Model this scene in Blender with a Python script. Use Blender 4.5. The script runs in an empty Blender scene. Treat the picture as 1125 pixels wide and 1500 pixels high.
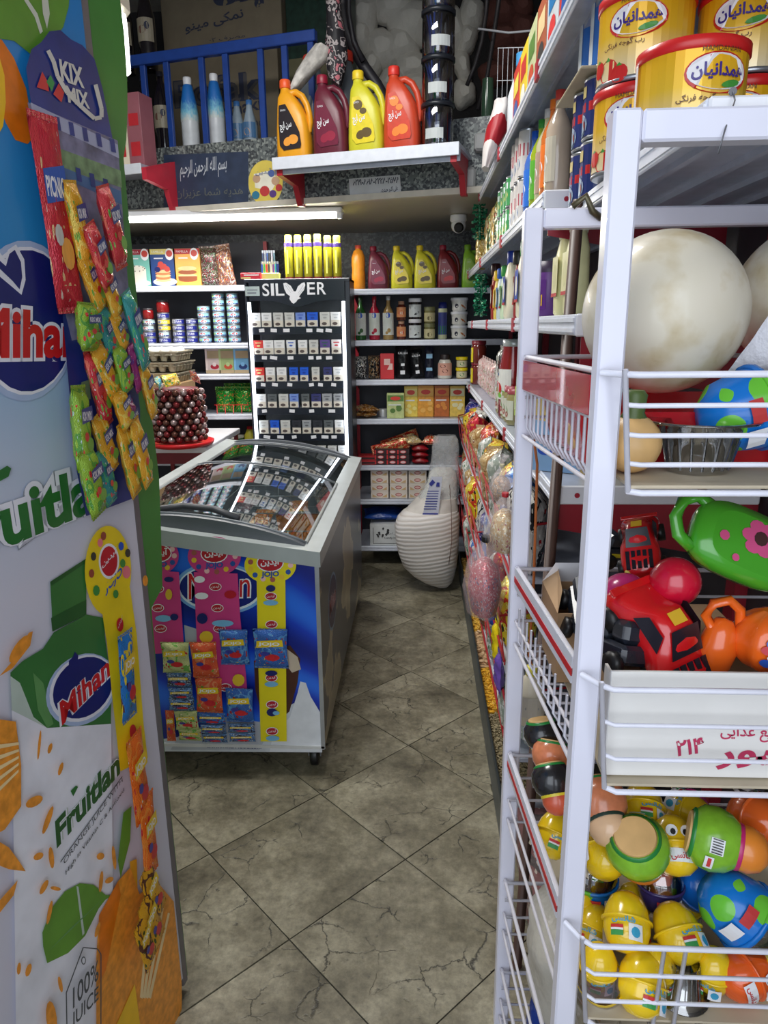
import bpy, math, random
from math import pi, sin, cos, radians
from mathutils import Vector, Matrix
R = random.Random(7)
SC = bpy.context.scene
COL = SC.collection
# ------------------------------------------------------------------ camera
F, CX, CY, HC = 1037.0, 562.5, 750.0, 1.65
def _d(x, y): return Vector((x-CX, CY-y, -F)).normalized()
_Y = _d(615, 475); _Z = -_d(605, 4660); _Z = (_Z - _Y*_Z.dot(_Y)).normalized(); _X = _Y.cross(_Z)
CM = Matrix((_X, _Y, _Z))
O = Vector((0, 0, HC))
cam = bpy.data.cameras.new('camera'); co = bpy.data.objects.new('camera', cam); COL.objects.link(co)
cam.sensor_fit = 'VERTICAL'; cam.sensor_height = 36; cam.lens = F*36/1500; cam.clip_start = .02
co.matrix_world = Matrix.Translation(O) @ CM.to_4x4()
SC.camera = co
SC.view_settings.view_transform = 'Standard'; SC.view_settings.look = 'None'
SC.view_settings.gamma = 1; SC.view_settings.use_curve_mapping = False
SC.view_settings.exposure = 0.55
# ------------------------------------------------------------------ world: overcast daylight coming through the open shop front
W = bpy.data.worlds.new('sky'); SC.world = W; W.use_nodes = True
W.node_tree.nodes['Background'].inputs[0].default_value = (.80, .88, 1, 1)
W.node_tree.nodes['Background'].inputs[1].default_value = 0.68
def area(name, loc, size, sizey, power, rot=(0, 0, 0), col=(1, .97, .93)):
    l = bpy.data.lights.new(name, 'AREA'); l.shape = 'RECTANGLE'; l.size = size; l.size_y = sizey; l.energy = power; l.color = col
    o = bpy.data.objects.new(name, l); COL.objects.link(o); o.location = loc; o.rotation_euler = rot; return o
area('added_ceiling_fill', (-.7, 2.3, 3.55), 1.2, .6, 45, col=(1, .99, .96))  # fill lamp added overhead, out of view, to brighten the room
area('under_slab_tube_light', (-1.15, 4.42, 2.22), 1.4, .05, 19, (radians(-12), 0, 0))
area('daylight_opening', (-.3, -1.15, 2.1), 2.6, 2.2, 30, (radians(80), 0, 0), (.86, .92, 1))
# ------------------------------------------------------------------ pixel rays onto real planes
def ray(x, y): return CM @ Vector((x-CX, CY-y, -F))
def PX(x, y, v): r = ray(x, y); return O + r*(v/r.x)
def PY(x, y, v): r = ray(x, y); return O + r*(v/r.y)
def PZ(x, y, v): r = ray(x, y); return O + r*((v-HC)/r.z)
# ------------------------------------------------------------------ materials
def lin(c):
    c = [x/255 for x in c]
    return tuple([x/12.92 if x <= .04045 else ((x+.055)/1.055)**2.4 for x in c]) + (1,)
_M = {}
def newmat(n):
    m = bpy.data.materials.new(n); m.use_nodes = True
    return m, m.node_tree.nodes, m.node_tree.links, m.node_tree.nodes['Principled BSDF']
def mt(c, r=.5, metal=0, var=.1, sc=12, bump=0, bsc=60, trans=0, emit=0, alpha=1, coat=0, tint=False, name=None):
    key = (tuple(c), r, metal, var, sc, bump, bsc, trans, emit, alpha, coat, tint)
    if key in _M: return _M[key]
    m, N, L, p = newmat(name or 'paint_%d_%d_%d' % tuple(c)); _M[key] = m
    p.inputs['Roughness'].default_value = r; p.inputs['Metallic'].default_value = metal
    p.inputs['Transmission Weight'].default_value = trans; p.inputs['Alpha'].default_value = alpha
    p.inputs['Coat Weight'].default_value = coat
    if emit:
        p.inputs['Emission Color'].default_value = lin(c); p.inputs['Emission Strength'].default_value = emit
    tc = N.new('ShaderNodeTexCoord')
    base = lin(c)
    if var or tint:
        ns = N.new('ShaderNodeTexNoise'); ns.inputs['Scale'].default_value = sc; ns.inputs['Detail'].default_value = 3
        L.new(tc.outputs['Object'], ns.inputs['Vector'])
        rp = N.new('ShaderNodeMapRange'); rp.inputs[3].default_value = 1-var; rp.inputs[4].default_value = 1+var
        rp.inputs[1].default_value = .3; rp.inputs[2].default_value = .7
        L.new(ns.outputs[0], rp.inputs[0])
        mx = N.new('ShaderNodeVectorMath'); mx.operation = 'SCALE'
        if tint:
            oi = N.new('ShaderNodeObjectInfo'); L.new(oi.outputs['Color'], mx.inputs[0])
        else: mx.inputs[0].default_value = base[:3]
        L.new(rp.outputs[0], mx.inputs['Scale']); L.new(mx.outputs[0], p.inputs['Base Color'])
    else: p.inputs['Base Color'].default_value = base
    if bump:
        n2 = N.new('ShaderNodeTexNoise'); n2.inputs['Scale'].default_value = bsc; n2.inputs['Detail'].default_value = 4
        L.new(tc.outputs['Object'], n2.inputs['Vector'])
        b = N.new('ShaderNodeBump'); b.inputs['Strength'].default_value = bump; b.inputs['Distance'].default_value = .01
        L.new(n2.outputs[0], b.inputs['Height']); L.new(b.outputs[0], p.inputs['Normal'])
    return m
TINT = mt((255, 255, 255), .45, tint=True, var=.06, name='tinted_print')
TINTG = mt((255, 255, 254), .2, tint=True, var=.04, name='tinted_gloss', coat=.3)
def ramp(N, L, src, stops, const=False):
    r = N.new('ShaderNodeValToRGB'); e = r.color_ramp.elements
    if const: r.color_ramp.interpolation = 'CONSTANT'
    while len(e) < len(stops): e.new(.5)
    for i, (p, c) in enumerate(stops):
        e[i].position = p; e[i].color = c if len(c) == 4 else lin(c)
    L.new(src, r.inputs[0]); return r
def wrap(c1, c2, c3, c4=(240, 240, 235), rough=.25, sc=3.0):
    """printed foil: band colours, blob in the middle, speckle; colours vary a little per object"""
    key = ('w', c1, c2, c3, c4, rough, sc)
    if key in _M: return _M[key]
    m, N, L, p = newmat('printed_foil_%d_%d_%d' % c1); _M[key] = m
    tc = N.new('ShaderNodeTexCoord'); sp = N.new('ShaderNodeSeparateXYZ'); L.new(tc.outputs['Generated'], sp.inputs[0])
    oi = N.new('ShaderNodeObjectInfo')
    ad = N.new('ShaderNodeVectorMath'); ad.operation = 'MULTIPLY_ADD'; L.new(oi.outputs['Random'], ad.inputs[0]); ad.inputs[1].default_value = (9, 5, 7)
    L.new(tc.outputs['Generated'], ad.inputs[2])
    n1 = N.new('ShaderNodeTexNoise'); n1.inputs['Scale'].default_value = sc; n1.inputs['Detail'].default_value = 1; L.new(ad.outputs[0], n1.inputs['Vector'])
    r1 = ramp(N, L, n1.outputs[0], [(0, c1), (.52, c2), (.6, c1)], True)
    n2 = N.new('ShaderNodeTexVoronoi'); n2.inputs['Scale'].default_value = sc*2.2; L.new(ad.outputs[0], n2.inputs['Vector'])
    r2 = ramp(N, L, n2.outputs['Distance'], [(0, (255,)*3), (.3, (0,)*3)], True)
    z = ramp(N, L, sp.outputs['Z'], [(0, (0,)*3), (.12, (255,)*3), (.45, (0,)*3), (.62, (255,)*3), (.8, (0,)*3)], True)
    mu = N.new('ShaderNodeMath'); mu.operation = 'MULTIPLY'; L.new(r2.outputs[0], mu.inputs[0]); L.new(z.outputs[0], mu.inputs[1])
    mx = N.new('ShaderNodeMixRGB'); L.new(mu.outputs[0], mx.inputs[0]); L.new(r1.outputs[0], mx.inputs[1]); mx.inputs[2].default_value = lin(c3)
    n3 = N.new('ShaderNodeTexNoise'); n3.inputs['Scale'].default_value = sc*4; L.new(ad.outputs[0], n3.inputs['Vector'])
    r3 = ramp(N, L, n3.outputs[0], [(0, (0,)*3), (.61 if sc > 2.5 else .68, (255,)*3)], True)
    m2 = N.new('ShaderNodeMixRGB'); L.new(r3.outputs[0], m2.inputs[0]); L.new(mx.outputs[0], m2.inputs[1]); m2.inputs[2].default_value = lin(c4)
    L.new(m2.outputs[0], p.inputs['Base Color'])
    p.inputs['Roughness'].default_value = rough; p.inputs['Metallic'].default_value = .15
    b = N.new('ShaderNodeBump'); b.inputs['Strength'].default_value = .5; b.inputs['Distance'].default_value = .01
    n4 = N.new('ShaderNodeTexNoise'); n4.inputs['Scale'].default_value = 45; L.new(tc.outputs['Object'], n4.inputs['Vector'])
    L.new(n4.outputs[0], b.inputs['Height']); L.new(b.outputs[0], p.inputs['Normal'])
    return m
def glass(c=(255, 255, 255), r=.03, alpha=.18, name='clear_plastic'):
    """thin clear film / pane: mostly see-through with gloss"""
    key = ('g', c, r, alpha)
    if key in _M: return _M[key]
    m, N, L, p = newmat(name); _M[key] = m
    out = N['Material Output']; gl = N.new('ShaderNodeBsdfGlossy'); gl.inputs[1].default_value = r
    tr = N.new('ShaderNodeBsdfTransparent'); tr.inputs[0].default_value = lin(c)
    fr = N.new('ShaderNodeFresnel'); fr.inputs[0].default_value = 1.5
    ad = N.new('ShaderNodeMath'); ad.operation = 'MULTIPLY_ADD'; L.new(fr.outputs[0], ad.inputs[0]); ad.inputs[1].default_value = 1.6; ad.inputs[2].default_value = alpha*.3; ad.use_clamp = True
    mx = N.new('ShaderNodeMixShader'); L.new(ad.outputs[0], mx.inputs[0]); L.new(tr.outputs[0], mx.inputs[1]); L.new(gl.outputs[0], mx.inputs[2])
    L.new(mx.outputs[0], out.inputs[0]); return m
# ------------------------------------------------------------------ mesh builder
class MB:
    def __init__(s): s.v = []; s.f = []; s.m = []; s.s = []
    def add(s, vs, fs, mi=0, sm=False, T=None):
        n = len(s.v)
        s.v += [tuple(T @ Vector(v)) for v in vs] if T is not None else [tuple(v) for v in vs]
        s.f += [tuple(i+n for i in f) for f in fs]; s.m += [mi]*len(fs); s.s += [sm]*len(fs); return s
    def box(s, x0, y0, z0, x1, y1, z1, mi=0, T=None, bev=0):
        x0, x1 = sorted((x0, x1)); y0, y1 = sorted((y0, y1)); z0, z1 = sorted((z0, z1))
        if not bev:
            vs = [(x, y, z) for x in (x0, x1) for y in (y0, y1) for z in (z0, z1)]
            return s.add(vs, [(0, 1, 3, 2), (4, 6, 7, 5), (0, 4, 5, 1), (2, 3, 7, 6), (0, 2, 6, 4), (1, 5, 7, 3)], mi, False, T)
        b = min(bev, (x1-x0)/2.1, (y1-y0)/2.1, (z1-z0)/2.1)
        vs = []; ix = {}
        for i in (0, 1):
            for j in (0, 1):
                for k in (0, 1):
                    P = [(x0, x1)[i], (y0, y1)[j], (z0, z1)[k]]; sg = [(1, -1)[i], (1, -1)[j], (1, -1)[k]]
                    for a in range(3):
                        q = [P[t] + (0 if t == a else sg[t]*b) for t in range(3)]
                        ix[i, j, k, a] = len(vs); vs.append(q)
        fs = []
        for a in range(3):
            o = [t for t in range(3) if t != a]
            for e in (0, 1):
                def K(p, q):
                    k = [0]*3; k[a] = e; k[o[0]] = p; k[o[1]] = q; return ix[k[0], k[1], k[2], a]
                fs.append((K(0, 0), K(1, 0), K(1, 1), K(0, 1)))
            for p in (0, 1):
                for q in (0, 1):
                    def K2(e, ax):
                        k = [0]*3; k[a] = e; k[o[0]] = p; k[o[1]] = q; return ix[k[0], k[1], k[2], ax]
                    fs.append((K2(0, o[0]), K2(1, o[0]), K2(1, o[1]), K2(0, o[1])))
        for i in (0, 1):
            for j in (0, 1):
                for k in (0, 1): fs.append((ix[i, j, k, 0], ix[i, j, k, 1], ix[i, j, k, 2]))
        return s.add(vs, fs, mi, False, T)
    def lathe(s, prof, n=16, c=(0, 0, 0), mi=0, T=None, sm=True, sx=1, sy=1, cap=True, a0=0, a1=2*pi):
        full = abs(a1-a0-2*pi) < 1e-6; k = n if full else n+1
        vs = []; fs = []
        for r, z in prof:
            for i in range(k):
                a = a0+(a1-a0)*i/n; vs.append((c[0]+r*sx*sin(a), c[1]-r*sy*cos(a), c[2]+z))
        for j in range(len(prof)-1):
            for i in range(n):
                i2 = (i+1) % k; fs.append((j*k+i, j*k+i2, (j+1)*k+i2, (j+1)*k+i))
        s.add(vs, fs, mi, sm, T)
        if cap and full:
            for j in (0, len(prof)-1):
                if prof[j][0] > 1e-5: s.add(vs[j*k:(j+1)*k], [tuple(range(k))], mi, False, T)
        return s
    def tube(s, pts, r, n=6, mi=0, T=None, closed=False):
        pts = [Vector(p) for p in pts]; vs = []; fs = []; up = Vector((.13, .27, .95))
        m = len(pts)
        for i, p in enumerate(pts):
            d = (pts[(i+1) % m]-pts[i-1]) if closed else (pts[min(i+1, m-1)]-pts[max(i-1, 0)])
            if d.length < 1e-9: d = Vector((0, 0, 1))
            d.normalize(); a = d.cross(up)
            if a.length < 1e-3: a = d.cross(Vector((1, 0, 0)))
            a.normalize(); b = d.cross(a); rr = r[i] if isinstance(r, (list, tuple)) else r
            vs += [p+a*rr*cos(2*pi*k/n)+b*rr*sin(2*pi*k/n) for k in range(n)]
        for i in range(m if closed else m-1):
            for k in range(n): fs.append((i*n+k, i*n+(k+1) % n, ((i+1) % m)*n+(k+1) % n, ((i+1) % m)*n+k))
        if not closed: fs += [tuple(range(n)), tuple(range((m-1)*n, m*n))]
        return s.add(vs, fs, mi, True, T)
    def prism(s, poly, h, mi=0, T=None, mi2=None):
        """polygon in XZ extruded along +Y by h"""
        n = len(poly); vs = [(x, 0, z) for x, z in poly]+[(x, h, z) for x, z in poly]
        s.add(vs, [tuple(range(n)), tuple(range(2*n-1, n-1, -1))], mi, False, T)
        return s.add(vs, [(i, (i+1) % n, n+(i+1) % n, n+i) for i in range(n)], mi if mi2 is None else mi2, False, T)
    def loft(s, rings, mi=0, sm=True, T=None, cap=True):
        n = len(rings[0]); vs = [p for r in rings for p in r]
        s.add(vs, [(j*n+i, j*n+(i+1) % n, (j+1)*n+(i+1) % n, (j+1)*n+i) for j in range(len(rings)-1) for i in range(n)], mi, sm, T)
        if cap: s.add(rings[0], [tuple(range(n))], mi, False, T); s.add(rings[-1], [tuple(range(n))], mi, False, T)
        return s
    def sphere(s, r, c=(0, 0, 0), n=12, mi=0, T=None, sx=1, sy=1, sz=1):
        return s.lathe([(r*sin(pi*i/n), -r*sz*cos(pi*i/n)) for i in range(n+1)], n*2 if n < 9 else int(n*1.6), c, mi, T, True, sx, sy, False)
    def mesh(s, name, mats):
        me = bpy.data.meshes.new(name); me.from_pydata(s.v, [], s.f)
        mats = mats if isinstance(mats, (list, tuple)) else [mats]
        for m in mats: me.materials.append(m)
        me.polygons.foreach_set('material_index', s.m); me.polygons.foreach_set('use_smooth', s.s); me.update(); return me
    def build(s, name, mats, parent=None, loc=None, kind=None, color=None):
        o = bpy.data.objects.new(name, s.mesh(name, mats)); COL.objects.link(o)
        if parent: o.parent = parent
        if loc is not None: o.location = loc
        if kind: o['kind'] = kind
        if color: o.color = lin(color)
        return o
def tag(o, label, cat, group=None):
    o['label'] = label; o['category'] = cat
    if group: o['group'] = group
    return o
def T(name, loc=(0, 0, 0), rz=0, rot=None):
    o = bpy.data.objects.new(name, None); COL.objects.link(o); o.empty_display_size = .02
    o.location = loc; o.rotation_euler = rot or (0, 0, rz); return o
def clone(r):
    def cp(o, par):
        c = o.copy(); COL.objects.link(c); c.parent = par
        if 'group' in c: del c['group']
        for ch in o.children: cp(ch, c)
        return c
    return cp(r, None)
PROT = {}
def inst(key, fn, label, cat, loc, rz=0, group=None, col=None, rot=None, sc=None):
    if key in PROT: o = clone(PROT[key])
    else: o = fn(); PROT[key] = o
    o.location = loc; o.rotation_euler = rot or (0, 0, rz)
    o.scale = sc if isinstance(sc, (tuple, list)) else (sc or 1,)*3
    tag(o, label, cat, group)
    if col:
        c = lin(col); o.color = c
        for ch in o.children_recursive: ch.color = c
    return o
# ------------------------------------------------------------------ lettering
_L = {'ا': (0xFE8D, 0xFE8E), 'آ': (0xFE81, 0xFE82), 'د': (0xFEA9, 0xFEAA), 'ذ': (0xFEAB, 0xFEAC), 'ر': (0xFEAD, 0xFEAE), 'ز': (0xFEAF, 0xFEB0), 'و': (0xFEED, 0xFEEE)}
for ch, b in {'ب': 0xFE8F, 'ت': 0xFE95, 'ج': 0xFE9D, 'ح': 0xFEA1, 'خ': 0xFEA5, 'س': 0xFEB1, 'ش': 0xFEB5, 'ص': 0xFEB9, 'ع': 0xFEC9, 'غ': 0xFECD, 'ف': 0xFED1, 'ق': 0xFED5, 'ل': 0xFEDD, 'م': 0xFEE1, 'ن': 0xFEE5, 'ه': 0xFEE9, 'ی': 0xFBFC, 'ک': 0xFB8E, 'گ': 0xFB92, 'پ': 0xFB56, 'چ': 0xFB7A}.items():
    _L[ch] = (b, b+1, b+2, b+3)
def fa(s):
    o = []
    for i, c in enumerate(s):
        if c not in _L: o.append(c); continue
        p = i > 0 and s[i-1] in _L and len(_L[s[i-1]]) == 4
        n = i+1 < len(s) and s[i+1] in _L and len(_L[c]) == 4
        o.append(chr(_L[c][(3 if n else 1) if p else (2 if n else 0)]))
    return ''.join(reversed(o))
_T = {}
def textmesh(s, bold=0.0, shear=0.0):
    k = (s, bold, shear)
    if k in _T: return _T[k]
    c = bpy.data.curves.new('lettering', 'FONT'); c.body = s; c.resolution_u = 2 if ord(max(s)) > 1000 else 4; c.offset = bold; c.shear = shear
    o = bpy.data.objects.new('lettering', c); COL.objects.link(o)
    bpy.context.view_layer.update()
    me = bpy.data.meshes.new_from_object(o.evaluated_get(bpy.context.evaluated_depsgraph_get()))
    vs = [(v.co.x, v.co.y) for v in me.vertices]; fs = [tuple(p.vertices) for p in me.polygons]
    bpy.data.objects.remove(o); bpy.data.curves.remove(c); bpy.data.meshes.remove(me)
    if not vs: vs = [(0, 0)]; fs = []
    x0 = min(v[0] for v in vs); x1 = max(v[0] for v in vs); y0 = min(v[1] for v in vs); y1 = max(v[1] for v in vs)
    _T[k] = ([((a-x0)/max(x1-x0, 1e-6), (b-y0)/max(y1-y0, 1e-6)) for a, b in vs], fs, (x1-x0)/max(y1-y0, 1e-6)); return _T[k]
class Dec(MB):
    """flat print laid on a surface; fn maps (u, v, lift) to a point; every call one layer further out"""
    def __init__(s, fn, step=.0006): super().__init__(); s.fn = fn; s.l = step; s.step = step
    def poly(s, pts, mi=0):
        s.add([s.fn(u, v, s.l) for u, v in pts], [tuple(range(len(pts)))], mi); s.l += s.step*.35; return s
    def rect(s, u0, v0, u1, v1, mi=0, n=1):
        for i in range(n):
            a = u0+(u1-u0)*i/n; b = u0+(u1-u0)*(i+1)/n
            s.add([s.fn(a, v0, s.l), s.fn(b, v0, s.l), s.fn(b, v1, s.l), s.fn(a, v1, s.l)], [(0, 1, 2, 3)], mi)
        s.l += s.step*.35; return s
    def ell(s, cu, cv, ru, rv, mi=0, n=16, rot=0):
        return s.poly([(cu+ru*cos(2*pi*i/n)*cos(rot)-rv*sin(2*pi*i/n)*sin(rot), cv+ru*cos(2*pi*i/n)*sin(rot)+rv*sin(2*pi*i/n)*cos(rot)) for i in range(n)], mi)
    def text(s, t, u0, v0, w, h, mi=0, bold=0, shear=0, rot=0, v_dir=None):
        vs, fs, asp = textmesh(t, bold, shear)
        if w is None: w = h*asp
        if h is None: h = w/asp
        c, q = cos(rot), sin(rot)
        s.add([s.fn(u0+a*w*c-b*h*q, v0+a*w*q+b*h*c, s.l) for a, b in vs], fs, mi); s.l += s.step*.35; return s
    def textp(s, t, p0, p1, p2, mi=0, bold=0):
        """lettering in the parallelogram baseline p0->p1, height p0->p2 (all u,v)"""
        vs, fs, _ = textmesh(t, bold)
        s.add([s.fn(p0[0]+(p1[0]-p0[0])*a+(p2[0]-p0[0])*b, p0[1]+(p1[1]-p0[1])*a+(p2[1]-p0[1])*b, s.l) for a, b in vs], fs, mi); s.l += s.step*.35; return s
def front(y=0, x=0, z=0): return lambda u, v, l: (x+u, y-l, z+v)
def cyl(r, x=0, y=0, z=0): return lambda u, v, l: (x+(r+l)*sin(u/r), y-(r+l)*cos(u/r), z+v)
ORD = 'first second third fourth fifth sixth seventh eighth ninth tenth eleventh twelfth thirteenth fourteenth'.split()
WHITE = mt((235, 236, 240), .4, var=.03); BLACK = mt((18, 18, 20), .4, var=.1); RED = mt((190, 28, 36), .4)
NAVY = mt((22, 28, 100), .4); YEL = mt((240, 215, 30), .4); GRN = mt((40, 140, 50), .4); BLU = mt((25, 80, 190), .4)
ORA = mt((240, 130, 30), .4); CREAM = mt((228, 220, 196), .5); BRN = mt((96, 56, 30), .5); GREY = mt((130, 134, 138), .5); DGREY = mt((58, 60, 66), .5)
PINK = mt((228, 60, 140), .4); LBL = mt((150, 200, 232), .4); STEEL = mt((176, 180, 186), .3, .8); CLEAR = glass()
ENAM = mt((226, 226, 240), .28, var=.03, sc=5, coat=.2)
# ================================================================== SETTING
def struct(o, label=None):
    o['kind'] = 'structure'
    if label: o['label'] = label
    return o
def granite(n, ca, cb, cc, sc=90, r=.35):
    m, N, L, p = newmat(n); tc = N.new('ShaderNodeTexCoord'); v = N.new('ShaderNodeTexVoronoi'); v.inputs['Scale'].default_value = sc
    L.new(tc.outputs['Object'], v.inputs['Vector']); sx = N.new('ShaderNodeSeparateXYZ'); L.new(v.outputs['Color'], sx.inputs[0])
    r_ = ramp(N, L, sx.outputs[0], [(0, ca), (.35, cb), (.75, cc)], True); L.new(r_.outputs[0], p.inputs['Base Color'])
    p.inputs['Roughness'].default_value = r; return m
GRAN = granite('speckled_granite', (62, 66, 70), (100, 106, 106), (140, 146, 142))
GRAND = granite('dark_granite', (38, 40, 44), (62, 66, 70), (92, 96, 98), 70)
# travertine floor tiles: veins, pits, dirt
m, N, L, p = newmat('travertine'); TRAV = m
tc = N.new('ShaderNodeTexCoord'); oi = N.new('ShaderNodeObjectInfo')
geo = N.new('ShaderNodeNewGeometry')
off = N.new('ShaderNodeVectorMath'); off.operation = 'MULTIPLY_ADD'; L.new(oi.outputs['Random'], off.inputs[0]); off.inputs[1].default_value = (17, 31, 5); L.new(geo.outputs['Position'], off.inputs[2])
w = N.new('ShaderNodeTexNoise'); w.inputs['Scale'].default_value = 5; w.inputs['Detail'].default_value = 8; w.inputs['Roughness'].default_value = .65; L.new(off.outputs[0], w.inputs['Vector'])
base = ramp(N, L, w.outputs[0], [(.28, (80, 74, 58)), (.48, (132, 125, 104)), (.68, (172, 165, 142))])
dr = N.new('ShaderNodeTexNoise'); dr.inputs['Scale'].default_value = 38; dr.inputs['Detail'].default_value = 12; dr.inputs['Roughness'].default_value = .75; L.new(geo.outputs['Position'], dr.inputs['Vector'])
drr = ramp(N, L, dr.outputs[0], [(.3, (150,)*3), (.62, (255,)*3)])
m1 = N.new('ShaderNodeMixRGB'); m1.blend_type = 'MULTIPLY'; m1.inputs[0].default_value = .8; L.new(base.outputs[0], m1.inputs[1]); L.new(drr.outputs[0], m1.inputs[2])
dv = N.new('ShaderNodeVectorMath'); dv.operation = 'MULTIPLY_ADD'; L.new(w.outputs[1], dv.inputs[0]); dv.inputs[1].default_value = (.14, .14, 0); L.new(off.outputs[0], dv.inputs[2])
vo = N.new('ShaderNodeTexVoronoi'); vo.feature = 'DISTANCE_TO_EDGE'; vo.inputs['Scale'].default_value = 8; L.new(dv.outputs[0], vo.inputs['Vector'])
vr = ramp(N, L, vo.outputs[0], [(0, (255,)*3), (.02, (0,)*3)])
gate = N.new('ShaderNodeTexNoise'); gate.inputs['Scale'].default_value = 6.5; gate.inputs['Detail'].default_value = 5; L.new(off.outputs[0], gate.inputs['Vector'])
gr = ramp(N, L, gate.outputs[0], [(.49, (0,)*3), (.56, (255,)*3)])
mu = N.new('ShaderNodeMath'); mu.operation = 'MULTIPLY'; L.new(vr.outputs[0], mu.inputs[0]); L.new(gr.outputs[0], mu.inputs[1])
pit = N.new('ShaderNodeTexVoronoi'); pit.inputs['Scale'].default_value = 27; L.new(dv.outputs[0], pit.inputs['Vector'])
pr_ = ramp(N, L, pit.outputs[0], [(0, (255,)*3), (.17, (0,)*3)])
mu2 = N.new('ShaderNodeMath'); mu2.operation = 'MULTIPLY'; L.new(pr_.outputs[0], mu2.inputs[0]); L.new(gr.outputs[0], mu2.inputs[1])
mxx = N.new('ShaderNodeMath'); mxx.operation = 'MAXIMUM'; L.new(mu.outputs[0], mxx.inputs[0]); L.new(mu2.outputs[0], mxx.inputs[1])
m2 = N.new('ShaderNodeMixRGB'); L.new(mxx.outputs[0], m2.inputs[0]); L.new(m1.outputs[0], m2.inputs[1]); m2.inputs[2].default_value = lin((42, 40, 32))
L.new(m2.outputs[0], p.inputs['Base Color']); p.inputs['Roughness'].default_value = .42
bp = N.new('ShaderNodeBump'); bp.invert = True; bp.inputs['Strength'].default_value = .35; bp.inputs['Distance'].default_value = .004; L.new(mxx.outputs[0], bp.inputs['Height']); L.new(bp.outputs[0], p.inputs['Normal'])
GROUT = mt((40, 37, 31), .8)
fl = struct(MB().box(-2.4, -1.2, -.06, .9, 5.5, -.004).build('floor', GROUT))
du, dvv = .3165, .3165          # half diagonals of the diagonal tiles
vx0, vy0 = -.042, 1.90
base_t = None
def tile_poly(cx, cy):
    e = .0028; q = [(cx-du+e, cy), (cx, cy-dvv+e), (cx+du-e, cy), (cx, cy+dvv-e)]
    for ax, lim, sg in ((0, -2.4, 1), (0, .9, -1), (1, -1.2, 1), (1, 5.5, -1)):
        o = []
        for i in range(len(q)):
            a, b = q[i], q[(i+1) % len(q)]; da = (a[ax]-lim)*sg; db = (b[ax]-lim)*sg
            if da >= 0: o.append(a)
            if da*db < 0: t = da/(da-db); o.append((a[0]+(b[0]-a[0])*t, a[1]+(b[1]-a[1])*t))
        q = o
        if len(q) < 3: return None
    return q
for i in range(-9, 5):
    for j in range(-11, 12):
        if (i+j) % 2: continue
        q = tile_poly(vx0+i*du, vy0+(j+1)*dvv)
        if not q: continue
        h = R.uniform(-.0006, .0006); n = len(q)
        b = MB(); b.add([(x, y, -.004) for x, y in q]+[(x, y, h) for x, y in q], [tuple(range(n, 2*n))]+[(k, (k+1) % n, n+(k+1) % n, n+k) for k in range(n)])
        b.build('floor_tile', TRAV, fl)
PLAS = mt((150, 146, 138), .8, var=.12, sc=3, bump=.3)
struct(MB().box(-2.5, -1.2, -.06, -2.4, 5.5, 3.8).build('wall_left', PLAS))
struct(MB().box(.9, -1.2, -.06, 1.0, 5.5, 3.8).build('wall_right', mt((120, 112, 104), .8)))
struct(MB().box(-2.5, 5.5, -.06, 1.0, 5.6, 3.8).build('wall_back', GRAND))
struct(MB().box(-2.5, -1.2, 3.7, 1.0, 5.6, 3.8).build('ceiling', mt((150, 146, 140), .9)))
# loft slab: granite fascia, cream underside
LFT = (-2.4, 4.62); RGT = (.9, 3.745)
def FY(x): return LFT[1]+(RGT[1]-LFT[1])*(x-LFT[0])/(RGT[0]-LFT[0])
def FZ(x, t): return 0
z0, z1 = 2.30, 2.64
b = MB(); vs = [(-2.4, FY(-2.4), z0), (.9, FY(.9), z0), (.9, 5.5, z0), (-2.4, 5.5, z0)]; vs += [(x, y, z1) for x, y, _ in vs]
b.add(vs, [(4, 5, 6, 7), (0, 1, 5, 4)], 0); b.add(vs, [(0, 3, 2, 1)], 1)
slab = struct(b.build('trim_1', [GRAN, mt((186, 178, 160), .35, var=.06, sc=2)]), 'granite faced loft slab with cream underside above the back shelves')
# fascia plane helper
fang = math.atan2(RGT[1]-LFT[1], RGT[0]-LFT[0]); fd = Vector((cos(fang), sin(fang), 0)); fn_ = Vector((sin(fang), -cos(fang), 0))
def PF(x, y, off=0.0):
    r = ray(x, y); P0 = Vector((LFT[0], LFT[1], 0))+fn_*off
    t = (P0-O).dot(fn_)/r.dot(fn_); return O+r*t
def onplane(P0, n, u, off=0.0):
    """returns px->(u,v) on a vertical plane and the (u,v,l)->point mapping"""
    P0 = Vector(P0); n = Vector(n).normalized(); u = Vector(u).normalized(); Z = Vector((0, 0, 1)); v = n.cross(u)
    if v.z < 0: v = -v
    def px(x, y):
        r = ray(x, y); Q = P0+n*off; t = (Q-O).dot(n)/r.dot(n); p = O+r*t-P0; return (p.dot(u), p.dot(v))
    def fn(a, b, l): return tuple(P0+u*a+v*b+n*(off+l))
    return px, fn
# chipped moulding line under the fascia
b = MB(); b.add([], []); 
for s_ in (0,):
    a = Vector((-2.4, FY(-2.4), z0-.012)); c = Vector((.62, FY(.62), z0-.012))
    b.box(0, -.03, 0, (c-a).length, .0, .03, 0, Matrix.Translation(a) @ Matrix.Rotation(fang, 4, 'Z'))
struct(b.build('trim_2', mt((206, 200, 186), .5)), 'cream edge strip along the bottom of the granite fascia')
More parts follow.
